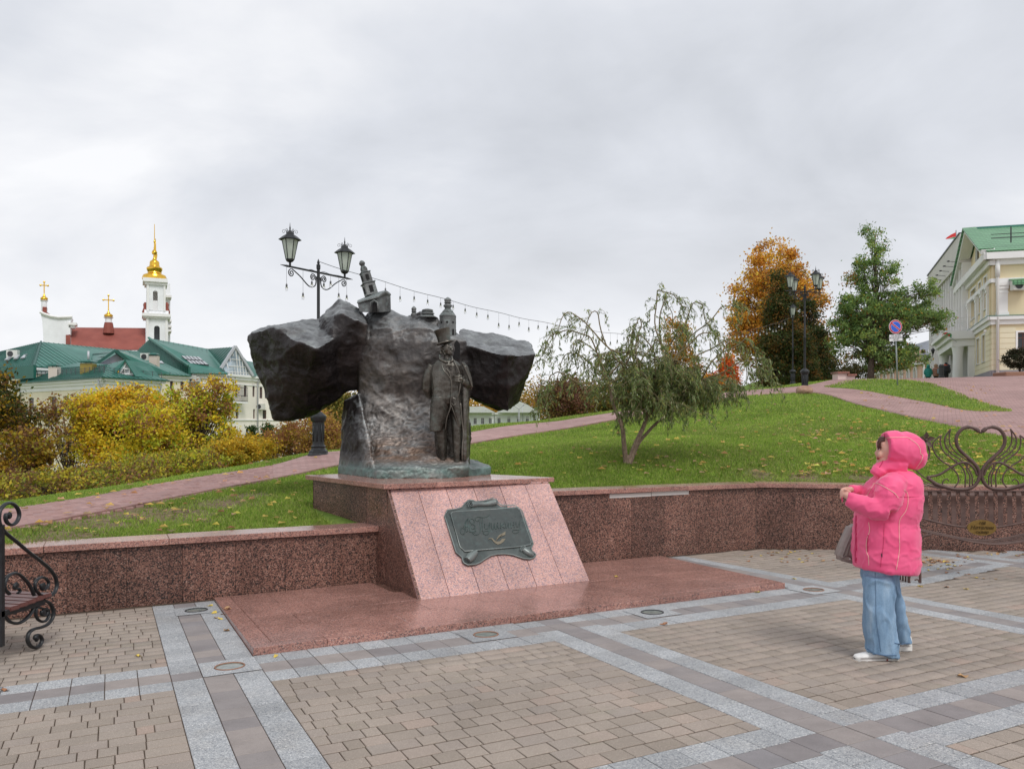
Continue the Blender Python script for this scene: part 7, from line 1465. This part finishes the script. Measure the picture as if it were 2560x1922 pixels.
pc=SB(730,1050,.09); m=MB(); m.prism([pc+se*(.158*math.cos(t))+Vector((0,0,.093*math.sin(t))) for t in np.linspace(0,2*PI,33)[:-1]],sn*.014); bpq=m.build('oval_plate',M['brass'],swb)
yd=Vector((0,0,1))
for tx,dz,sz in (('108',.052,.05),('Наталии',0,.062),('сквер',-.052,.05)): textmesh(tx,sz,pc+sn*.017+Vector((0,0,dz)),se,yd,'brass_dark',swb,'plate_text',.003,.25)
for j in range(9):
    o=.07+.052*j; ys=[(-10,1020),(105,1052),(300,1092),(500,1135),(722,1158)]; pts=[SB(x,y-(0 if j else 0),0) for x,y in ys]+[SB(*mir((x,y)),0) for x,y in ys[-2::-1]]; pts=[p+sn*o+Vector((0,0,.006*math.sin(j))) for p in pts]; MB().tube(catmull(pts,5),.0062,6).build('seat_rod',M['brown_iron'],swb,smooth=True)
for f in (lambda p:p,mir):
    m=MB()
    for pts,r in (([(260,1118),(190,1130),(140,1180),(122,1250),(125,1330),(148,1430),(152,1520),(154,1610)],.014),([(122,1345),(142,1385),(100,1435),(55,1515),(62,1580),(110,1606),(145,1582),(132,1542),(100,1546)],.009),([(100,1000),(90,1100),(118,1300)],.010),([(5,1606),(156,1606)],.010)):
        m.tube(catmull([SB(*f(p),.50) for p in pts],5),r,7)
    for k in range(6):
        a=SB(*f((40-9*k,1470)),.50)-sn*(.07*k); b_=SB(*f((42-9*k,1608)),.50)-sn*(.07*k); m.tube([a+Vector((0,0,.25)),a,b_],.011,6)
    m.tube([SB(*f((60,1050)),.5),SB(*f((60,1050)),0.0),SB(*f((60,700)),0)],.012,6); m.tube([SB(*f((40,1100)),0),SB(*f((30,1560)),0)],.014,6)
    m.build('leg_frame',M['brown_iron'],swb,smooth=True)
fl_=MB(); fc_=SB(205,225,.04)
for k in range(5):
    a=k*1.25+.3; d=se*math.cos(a)+Vector((0,0,1))*math.sin(a); s2=d.cross(sn); fl_.prism([fc_,fc_+d*.05+s2*.032+sn*.02,fc_+d*.105+sn*.03,fc_+d*.05-s2*.032+sn*.02],sn*.004)
fl_.ell(fc_+sn*.02,.018,.018,.018); fl_.tube(catmull([fc_,SB(240,320),SB(235,390),SB(190,412),SB(160,395)],5),.010,6); fl_.tube(catmull([SB(222,300),SB(245,345),SB(225,375)],4),.008,5); fl_.build('metal_flower',M['brown_iron'],swb)
# ---------------------------------------------------------------- woman in a pink jacket
YW=6.12
wo=empty('person',G(5.22,4.2)); tag(wo,'woman in a hooded bright pink quilted jacket, blue jeans and white shoes looking left','person')
def Wp(x,y,dy=0): return P(2080+.2289*x,1060+.2289*y,YW+dy)
def Jp(x,y,dy=0): return P(2000+.4214*x,1000+.4214*y,YW+dy)
def rng(xl,xr,y,dep,dy=0,f=Wp,tilt=0,n=30,sq=.85):
    a,b_=f(xl,y,dy),f(xr,y,dy); c=(a+b_)/2; hw=(b_-a).length/2; o=[]
    for k in range(n):
        t=2*PI*k/n; cs_,sn_=math.cos(t),math.sin(t); cs_=math.copysign(abs(cs_)**sq,cs_); sn_=math.copysign(abs(sn_)**sq,sn_); o.append(c+Vector((cs_*hw,sn_*dep,tilt*cs_*hw)))
    return o
b=MB()
b.loft([rng(600,860,505,.10),rng(520,905,560,.165),rng(450,935,625,.20),rng(395,950,700,.22),rng(350,955,800,.225),rng(310,948,900,.225),rng(280,925,1000,.22),rng(266,903,1070,.215),rng(262,910,1180,.222),rng(258,920,1330,.232),rng(255,920,1450,.238,tilt=-.05),rng(258,912,1555,.236,tilt=-.08),rng(275,895,1592,.225,tilt=-.10)])
b.tube([Wp(690,640,-.13),Wp(640,700,-.20),Wp(610,820,-.235),Wp(575,920,-.24)],[.09,.105,.10,.088],16)
b.tube([Wp(585,930,-.24),Wp(480,930,-.235),Wp(340,875,-.215),Wp(230,840,-.19),Wp(165,815,-.17)],[.088,.078,.065,.058,.052],16)
b.tube([Wp(640,620,.14),Wp(520,740,.20),Wp(450,790,.20)],[.08,.085,.07],14); b.tube([Wp(450,790,.20),Wp(340,748,.12),Wp(250,725,.06),Wp(205,712,.02)],[.065,.05,.042,.036],14)
def puff(co,no):
    y=((HY-(co.z-H)/co.y*F)-1060)/.2289
    s_=0
    ph=(co.z*9.2+.9*noise.noise(co*2.4)); q=abs(math.sin(ph*PI*.5)); s_=.008*(q**.45-.6)
    w=.009*noise.noise(Vector((co.x*4,co.y*4,co.z*8)))+.003*noise.noise(Vector((co.x*15+3,co.y*15,co.z*22)))+.0012*noise.noise(co*42)
    rdg=1-abs(noise.noise(Vector((co.x*9+co.z*5,co.y*9,co.z*11-co.x*6)))); w+=.008*max(0,rdg-.88)/.12-.001
    return co+no*(s_+w)
me=remesh(b,.011,4,puff); me.transform(Matrix.Translation(-ORG[wo.name])); jk=mkobj('jacket',me,M['pink_nylon'],wo,smooth=True)
from mathutils.bvhtree import BVHTree
def bvh(me,off): return BVHTree.FromPolygons([v.co+off for v in me.vertices],[tuple(p.vertices) for p in me.polygons])
jt=bvh(me,ORG[wo.name])
def stick(tree,x,y,f=Wp,lift=.002,dflt=-.2):
    p=f(x,y,0); o=Vector((0,0,H)); d=(p-o).normalized(); h=tree.ray_cast(o,d)
    return (h[0]-d*lift) if h[0] is not None else f(x,y,dflt)
def line(tree,pts,r,name,mat,n=5,seg=7,f=Wp,par=None):
    q=catmull([Vector((x,y,0)) for x,y in pts],seg); w=[stick(tree,p.x,p.y,f) for p in q]; return MB().tube(w,r,n).build(name,M[mat],par or wo,smooth=True)
line(jt,[(785,715),(825,760),(830,860),(805,950),(740,1050),(735,1200),(738,1350),(722,1480),(702,1590)],.0024,'piping','piping')
line(jt,[(445,648),(500,648),(600,700),(680,750),(725,805)],.0024,'piping','piping')
line(jt,[(460,652),(415,720),(378,785)],.0024,'piping','piping')
line(jt,[(400,1070),(410,1160),(385,1240),(374,1310),(380,1400),(398,1450),(402,1540)],.0024,'piping','piping')
line(jt,[(570,1080),(566,1200),(560,1330),(540,1460),(530,1560)],.0016,'seam','pink_dark'); line(jt,[(700,790),(820,795),(950,790)],.0016,'seam','pink_dark'); line(jt,[(265,1000),(262,1150),(262,1300),(258,1450),(262,1510)],.009,'front_placket','pink_dark'); line(jt,[(395,1210),(388,1290),(392,1390)],.004,'pocket_opening','pink_dark')
line(jt,[(545,1412),(545,1450)],.004,'side_label','navy'); line(jt,[(110,800),(112,850)],.004,'cuff_edge','pink_dark')
h=MB(); h.ell(Wp(800,285,0),.150,.135,.142,n=20,m=12); h.loft([[Wp(575,255,0)+Vector((0,.112*math.cos(t),.118*math.sin(t))) for t in np.linspace(0,2*PI,25)[:-1]],[Wp(700,270,0)+Vector((0,.135*math.cos(t),.138*math.sin(t))) for t in np.linspace(0,2*PI,25)[:-1]],[Wp(850,300,0)+Vector((0,.125*math.cos(t),.125*math.sin(t))) for t in np.linspace(0,2*PI,25)[:-1]]])
h.ell(Wp(900,360,0),.085,.12,.10); h.tube([Wp(560,420,-.02),Wp(620,445,0),Wp(760,440,0)],[.05,.095,.11],14); h.tube([Wp(500,520,0),Wp(560,470,0),Wp(640,470,0)],[.055,.07,.09],14)
h.tube([Wp(470,560,-.02),Wp(520,505,-.02)],[.045,.055],12)
def hp(co,no): return co+no*(.005*noise.noise(co*8)+.002*noise.noise(Vector((co.x*22,co.y*10,co.z*26)))+.005*max(0,(1-abs(noise.noise(Vector((co.x*7+co.z*6,co.y*6,co.z*8)))))-.86)/.14)
me=remesh(h,.0095,3,hp); me.transform(Matrix.Translation(-ORG[wo.name])); hd=mkobj('hood',me,M['pink_nylon'],wo,smooth=True); ht_=bvh(me,ORG[wo.name])
line(ht_,[(566,158),(620,148),(720,145),(820,145),(880,180),(930,220),(962,270),(968,320),(992,345),(975,400),(930,465),(905,492)],.0024,'piping','piping')
line(ht_,[(578,95),(572,180),(566,300),(556,400),(520,470)],.0035,'hood_edge','pink_dark')
# body: head with face, neck, arms and hands, legs - one skin, mostly under the clothes
k=MB(); k.ell(Wp(618,285,0),.088,.074,.105,n=20,m=14); k.ell(Wp(560,385,0),.050,.048,.045); k.tube([Wp(640,400,0),Wp(650,560,0)],[.055,.06],14); k.ell(Wp(530,215,0),.030,.052,.040)
k.tube([Wp(512,268,0),Wp(490,300,0),Wp(470,322,0)],[.010,.011,.009],10); k.ell(Wp(480,328,0),.009,.014,.008); k.ell(Wp(524,335,-.030),.020,.020,.026); k.ell(Wp(524,335,.030),.020,.020,.026); k.ell(Wp(506,352,0),.018,.024,.010); k.ell(Wp(503,368,0),.012,.022,.006); k.ell(Wp(508,384,0),.013,.020,.007); k.ell(Wp(517,415,0),.022,.026,.020); k.ell(Wp(517,247,0),.014,.05,.010)
k.loft([rng(560,860,560,.12),rng(500,860,700,.13),rng(420,840,1000,.13),rng(420,800,1400,.11)])
for s_,A_2 in ((-1,[(690,640,-.13),(600,920,-.24),(230,840,-.19),(150,770,-.10)]),(1,[(640,620,.14),(450,790,.2),(250,725,.06),(190,712,.0)])): k.tube([Wp(*q) for q in A_2],[.05,.04,.03,.022],10)
k.ell(Wp(150,750,-.07),.042,.022,.028); k.ell(Wp(165,718,-.02),.042,.022,.024)
for i in range(4):
    k.tube([Wp(155,735+i*16,-.09),Wp(118,728+i*20,-.10),Wp(95,742+i*20,-.09),Wp(100,758+i*18,-.07)],[.0095,.009,.0085,.0075],8)
for i in range(4):
    k.tube([Wp(170,702+i*10,-.04),Wp(128,700+i*11,-.05),Wp(100,712+i*13,-.05),Wp(96,728+i*13,-.045)],[.009,.0085,.008,.0075],8)
k.tube([Wp(180,745,-.10),Wp(160,720,-.11),Wp(132,712,-.11)],[.011,.010,.008],8)
k.loft([rng(420,550,960,.05,-.06,Jp,n=16),rng(420,540,1200,.05,-.08,Jp,n=16),rng(440,520,1500,.045,-.08,Jp,n=16)]); k.loft([rng(490,560,990,.05,.07,Jp,n=16),rng(555,595,1250,.04,.12,Jp,n=16),rng(580,625,1440,.04,.12,Jp,n=16)])
me=remesh(k,.0062,2); me.transform(Matrix.Translation(-ORG[wo.name])); mkobj('body',me,M['skin'],wo,smooth=True)
hr=MB(); g2=random.Random(4)
for i in range(46):
    y0=135+g2.uniform(0,55); dy=g2.uniform(-.055,.055); hr.tube(catmull([Wp(575,y0,dy),Wp(530+g2.uniform(-8,10),y0+5,dy),Wp(506+g2.uniform(-6,14),y0+45,dy*1.1),Wp(508+g2.uniform(-4,26),y0+88+g2.uniform(-10,10),dy*1.1)],3),[.006]*9+[.002],4)
hr.build('hair',M['hair'],wo,smooth=True)
e=MB(); e.ell(Wp(514,272,-.034),.009,.010,.009,n=12,m=8); e.build('eye',M['eye_white'],wo,smooth=True); e=MB(); e.ell(Wp(504,272,-.036),.005,.006,.006,n=8,m=6); e.build('pupil',M['pupil'],wo,smooth=True)
e=MB(); e.tube([Wp(502,262,-.05),Wp(512,258,-.058),Wp(526,264,-.062)],.0035,5); e.tube([Wp(505,243,-.05),Wp(520,238,-.06),Wp(535,246,-.064)],.004,5); e.build('brow_and_lashes',M['hair'],wo,smooth=True)
e=MB(); e.tube([Wp(492,370,-.012),Wp(500,367,-.022),Wp(512,370,-.034)],[.005,.005,.003],6); e.tube([Wp(494,382,-.010),Wp(502,383,-.020),Wp(512,379,-.032)],[.005,.005,.003],6); e.build('lips',M['lips'],wo,smooth=True)
# jeans
jn=MB(); jn.loft([rng(385,600,900,.155,0,Jp),rng(386,585,985,.155,0,Jp),rng(384,572,1040,.15,0,Jp),rng(384,565,1085,.13,-.01,Jp)])
jn.loft([rng(386,560,1040,.10,-.07,Jp),rng(380,552,1150,.10,-.08,Jp),rng(382,549,1250,.10,-.085,Jp),rng(392,555,1350,.10,-.09,Jp),rng(402,568,1450,.105,-.09,Jp,tilt=-.08),rng(396,578,1503,.108,-.09,Jp,tilt=-.22)])
jn.loft([rng(470,585,1020,.09,.08,Jp),rng(500,570,1100,.085,.10,Jp),rng(520,590,1165,.085,.12,Jp),rng(535,604,1250,.085,.13,Jp),rng(548,630,1350,.09,.14,Jp),rng(560,654,1432,.095,.15,Jp,tilt=.02)])
def jd(co,no): 
    rg_=1-abs(noise.noise(Vector((co.x*10+3,co.y*10,co.z*5)))); return co+no*(.012*noise.noise(Vector((co.x*7,co.y*7,co.z*2.2)))+.012*max(0,rg_-.84)/.16+.004*noise.noise(Vector((co.x*24,co.y*24,co.z*12))))
me=remesh(jn,.0095,3,jd); me.transform(Matrix.Translation(-ORG[wo.name])); mkobj('jeans',me,M['denim'],wo,smooth=True); jb=bvh(me,ORG[wo.name])
line(jb,[(398,1474),(440,1500),(500,1512),(572,1512)],.004,'hem','denim_hem',f=Jp); line(jb,[(562,1440),(600,1446),(650,1440)],.004,'hem','denim_hem',f=Jp); line(jb,[(445,1010),(450,1150),(452,1300),(470,1420),(480,1490)],.0016,'side_seam','denim_hem',f=Jp)
# shoes
def shoe(x0,x1,yb,ht_s,dy,nm):
    a,b_=Jp(x0,yb,dy),Jp(x1,yb,dy); L=b_.x-a.x; up=MB(); rr=[]
    for t,wd,zt_ in ((0.0,.025,.02),(.05,.040,.034),(.2,.048,.045),(.42,.047,.062),(.62,.043,.085),(.85,.040,.09),(1,.03,.08)): rr.append([Vector((a.x+L*t,a.y+wd*math.cos(q),a.z+.026+zt_*.5+zt_*.5*math.sin(q))) for q in np.linspace(0,2*PI,17)[:-1]])
    up.loft(rr); up.build(nm,M['shoe_white'],wo,smooth=True)
    so_=MB(); rr=[]
    for t,wd,z0_,z1_ in ((0,.022,.012,.034),(.04,.040,.004,.038),(.25,.052,0,.036),(.55,.047,.0,.036),(.8,.045,0,.042),(.97,.040,0,.045),(1.0,.03,.006,.044)): rr.append([Vector((a.x+L*t,a.y+wd*sy,a.z+zz2)) for sy,zz2 in ((-1,z0_),(-1.03,(z0_+z1_)/2),(-1,z1_),(1,z1_),(1.03,(z0_+z1_)/2),(1,z0_))])
    so_.loft(rr); so_.build('sole',M['sole'],wo,smooth=True,angle=R(50))
    line2=MB(); line2.tube([Vector((a.x+L*t,a.y-.049,a.z+.040)) for t in (.08,.3,.6,.9)],.002,4); line2.build('shoe_seam',M['bag_leather'],wo)
shoe(322,577,1553,60,-.09,'shoe'); shoe(470,655,1478,50,.16,'shoe'); c=Jp(512,1552,-.145); MB().prism([c,c+Vector((.02,0,0)),c+Vector((.01,0,.024))],(0,.01,0)).build('sole_mark',M['red_bit'],wo)
# bag
bg_=empty('handbag',Wp(250,1400,.1)); tag(bg_,'taupe leather handbag hanging at the front of the woman in pink','handbag')
o=[(250,1112),(222,1140),(190,1210),(135,1330),(95,1440),(90,1475),(120,1500),(200,1522),(300,1545),(420,1560),(470,1500),(460,1200),(340,1110)]
me_=MB().prism([Wp(x,y,.13) for x,y in o],(0,.15,0)); me_.build('bag_body',M['bag_leather'],bg_,bevel=.022,seg=3,smooth=True)
m=MB(); m.tube(catmull([Wp(x,y,.125) for x,y in ((94,1470),(180,1440),(240,1500),(300,1535))],5),.004,5); m.tube(catmull([Wp(x,y,.125) for x,y in ((240,1130),(200,1240),(150,1360),(120,1440))],5),.004,5); m.tube(catmull([Wp(x,y,.125) for x,y in ((262,1140),(225,1250),(190,1350),(170,1430))],5),.003,5); m.build('bag_piping',M['bag_dark'],bg_,smooth=True)
MB().beam(Wp(218,1370,.12),Wp(262,1378,.12),.01,.03).build('buckle_strap',M['bag_dark'],bg_); m=MB(); m.ell(Wp(196,1470,.122),.006,.006,.006); m.ell(Wp(212,1368,.118),.005,.005,.008); m.build('rivet',M['silver'],bg_,smooth=True)
MB().tube(catmull([Wp(255,1150,.2),Wp(300,1000,.25),Wp(520,800,.27),Wp(640,640,.2)],5),.010,6).build('shoulder_strap',M['bag_leather'],bg_,smooth=True)
# ---------------------------------------------------------------- three people far up the road, bollards
def walker(x0,x1,y0,y1,Y,coat,legs,headmat,label,hood=True,extra=None):
    f=lambda x,y,dy=0: P(2280+.08427*x,820+.08427*y,Y+dy); s=.08427*Y/F; cx_=(x0+x1)/2; hw=(x1-x0)/2; hh=y1-y0; r=empty('person',f(cx_,y1)); tag(r,label,'person','pedestrians walking away up the road')
    rg=lambda x,y,w,d,n=12:[f(x,y)+Vector((w*s*math.cos(q),d*math.sin(q),0)) for q in np.linspace(0,2*PI,n+1)[:-1]]
    b=MB(); b.ell(f(cx_-8,y0+45),.10,.12,.14); b.tube([f(cx_-5,y0+80),f(cx_,y0+110)],.07,8); b.loft([rg(cx_,y0+95,hw*.5,.14),rg(cx_,y0+220,hw*.6,.15),rg(cx_-hw*.2,y0+500,hw*.5,.12)])
    for sg in (-1,1): b.tube([f(cx_+sg*hw*.35,y0+300),f(cx_+sg*hw*.35,y1-60),f(cx_+sg*hw*.4,y1)],[.09,.07,.06],8)
    me=remesh(b,.035,1); me.transform(Matrix.Translation(-ORG[r.name])); mkobj('body',me,M[legs],r,smooth=True)
    c=MB(); yb=y0+.76*hh if hood else y0+.62*hh; c.loft([rg(cx_,y0+90,hw*.45,.14),rg(cx_,y0+125,hw*.85,.19),rg(cx_,y0+220,hw*.92,.22),rg(cx_,yb-60,hw*.9,.22),rg(cx_,yb,hw*.82,.2)]); 
    for sg in (-1,1): c.tube([f(cx_+sg*hw*.72,y0+135),f(cx_+sg*hw*1.0,y0+230),f(cx_+sg*hw*(1.02 if hood else .9),y0+.62*hh)],[.09,.085,.06],8)
    me=remesh(c,.03,1,lambda co,no: co+no*.018*math.sin(co.z*38)); me.transform(Matrix.Translation(-ORG[r.name])); mkobj('coat',me,M[coat],r,smooth=True)
    h_=MB(); h_.ell(f(cx_-8,y0+50),.155 if hood else .115,.16,.17 if hood else .145); h_.build('hood' if hood else 'hair',M[headmat],r,smooth=True)
    return r,f
r,f=walker(375,590,1085,1560,66,'teal_nylon','black_cloth','teal_nylon','person in a teal hooded down jacket seen from behind, leftmost of three walkers'); MB().prism([f(340,1500),f(360,1415),f(385,1415),f(405,1560),f(350,1570)],(0,.1,0)).build('white_bag',M['plastic_white'],r)
r,f=walker(610,820,1070,1555,67,'tan_nylon','black_cloth','tan_fur','person in a brown coat with a small backpack beside the teal jacket'); m=MB().box(f(800,1280,-.25),.28,.16,.42); m.build('backpack',M['grey_blue'],r,bevel=.04)
r,f=walker(910,1125,1020,1545,65,'navy','black_cloth','black_cloth','person in a dark navy jacket with orange collar, raising one arm',hood=False); m=MB(); m.ell(f(1000,1098),.17,.14,.07); m.build('orange_collar',M['orange_cloth'],r,smooth=True); MB().tube([f(1085,1160),f(1120,1120),f(1060,1078)],[.09,.08,.06],8).build('raised_sleeve',M['navy'],r,smooth=True); MB().box(f(1040,1220,-.25),.34,.18,.5).build('backpack',M['black_cloth'],r,bevel=.05)
for x,lab in ((845,'black bollard between the brown coat and the navy jacket'),(900,'black bollard just left of the person in the navy jacket')):
    p=P(2280+.08427*x,949,64); r=empty('bollard',p); tag(r,lab,'bollard','black bollards by the far walkers'); MB().lathe([(.17,-.3),(.17,.25),(.13,.3),(.12,1.0),(.15,1.05),(.14,1.15),(.02,1.25)],p,10).build('bollard_post',M['dark_iron'],r)
# ---------------------------------------------------------------- single leaves on the paving
lv=[]
for i in range(5):
    gg=random.Random(60+i); n_=9; vs=[Vector((0,0,.004))]; 
    for k in range(n_): a=2*PI*k/n_; rr=(.5 if k%2 else .36)*gg.uniform(.8,1.15); vs.append(Vector((rr*math.cos(a),rr*math.sin(a)*.62,gg.uniform(.02,.28)*(1 if k%3 else .3))))
    vs.append(Vector((-.85,.05,.05))); vs.append(Vector((-.5,.03,.01))); fs=[(0,1+k,1+(k+1)%n_) for k in range(n_)]+[(0,n_+1,n_+2)]
    for mt_ in ('leaf_tan','leaf_yellow','leaf_rust'):
        if mt_ not in M:
            cc3={'leaf_tan':((.36,.20,.09),(.50,.32,.16)),'leaf_yellow':((.55,.40,.06),(.66,.50,.10)),'leaf_rust':((.24,.10,.05),(.38,.18,.08))}[mt_]; m3=NT(mt_); M[mt_]=m3.set(m3.ramp(m3.noise(m3.coord('Object'),6,4),[(.3,cc3[0]),(.7,cc3[1])]),.6)
        me=bpy.data.meshes.new('paving_leaf'); me.from_pydata([tuple(v) for v in vs],[],fs); me.materials.append(M[mt_]); lv.append(me)
def gpx(u,v):
    X=(u-CX)/F; Z=(HY-v)/F; k=DB.x*X+DB.y; t=-H/(Z+SL*k); return Vector((X*t,t,H+Z*t))
g3=random.Random(9); LP=[]
def cl(u,v,du,dv,n,lab,grp,s=.07):
    for _ in range(n): LP.append((u+g3.gauss(0,du),v+g3.gauss(0,dv),lab,grp,s))
cl(2335,1403,28,6,34,'dry tan leaf in the drift of leaves under the swan bench','leaf drift under the swan bench')
cl(2410,1398,22,5,8,'dry tan leaf in the drift of leaves under the swan bench','leaf drift under the swan bench')
cl(2500,1386,34,4,12,'dry leaf lying along the wall foot near the right edge','leaves at the wall foot right')
cl(1950,1385,60,8,20,'dry leaf on the paving between the platform and the woman','leaves between platform and woman')
cl(2040,1400,70,14,12,'dry leaf on the paving between the platform and the woman','leaves between platform and woman')
cl(2400,1440,70,18,16,'scattered dry leaf on the bands in front of the swan bench','leaves before the swan bench')
cl(548,1530,10,10,8,'dry leaf in the small heap at the platform left edge','leaves at the platform left edge')
for u,v,lab in ((565,1577,'tan leaf on the granite strip left of the platform'),(690,1641,'tan leaf by the front left corner of the platform'),(2405,1692,'curled brown leaf on the bricks right of the woman'),(1660,1561,'orange-brown leaf on the strip before the right lamp'),(1540,1451,'tan leaf lying on the polished platform'),(10,1727,'yellow leaf at the left picture edge on the slabs'),(1985,1447,'yellow-green leaf right of the platform corner'),(345,1640,'small yellow leaf on the bricks near the left bench'),(1895,1481,'tan leaf near the platform right corner on the band')): LP.append((u,v,lab,None,.08))
for i,(u,v,lab,grp,s) in enumerate(LP):
    p=gpx(u,v)
    if not (0<p.y<12.2): continue
    b_=p.x*DB.x+p.y*DB.y; a_=p.x*DA.x+p.y*DA.y
    if b_>wallb(a_)-.1: p-=DB*(b_-wallb(a_)+.1+g3.uniform(0,.15)); p.z=-SL*(p.x*DB.x+p.y*DB.y); b_=p.x*DB.x+p.y*DB.y
    if inplat(a_,b_): p.z=-SL*b_+.064-.04*(b_-6.67)/2.8
    lmesh=g3.choice(lv); ob=bpy.data.objects.new('fallen_leaf',lmesh); COL.objects.link(ob); ob.location=p+Vector((0,0,.003)); f_=g3.uniform(.7,1.35); sc=s*f_
    if grp: cn={'leaf_tan':'tan','leaf_yellow':'yellow','leaf_rust':'rusty'}[lmesh.materials[0].name.split('.')[0]]; lab=lab.replace('scattered ','').replace('dry tan leaf','dry leaf').replace('dry leaf',('small ' if f_<.92 else 'large ' if f_>1.14 else 'middling ')+cn+' leaf')
    ob.scale=(sc,sc,sc*.8); ob.rotation_euler=(g3.uniform(-.2,.2),g3.uniform(-.2,.2),g3.uniform(0,6.3)); tag(ob,lab,'leaf',grp)
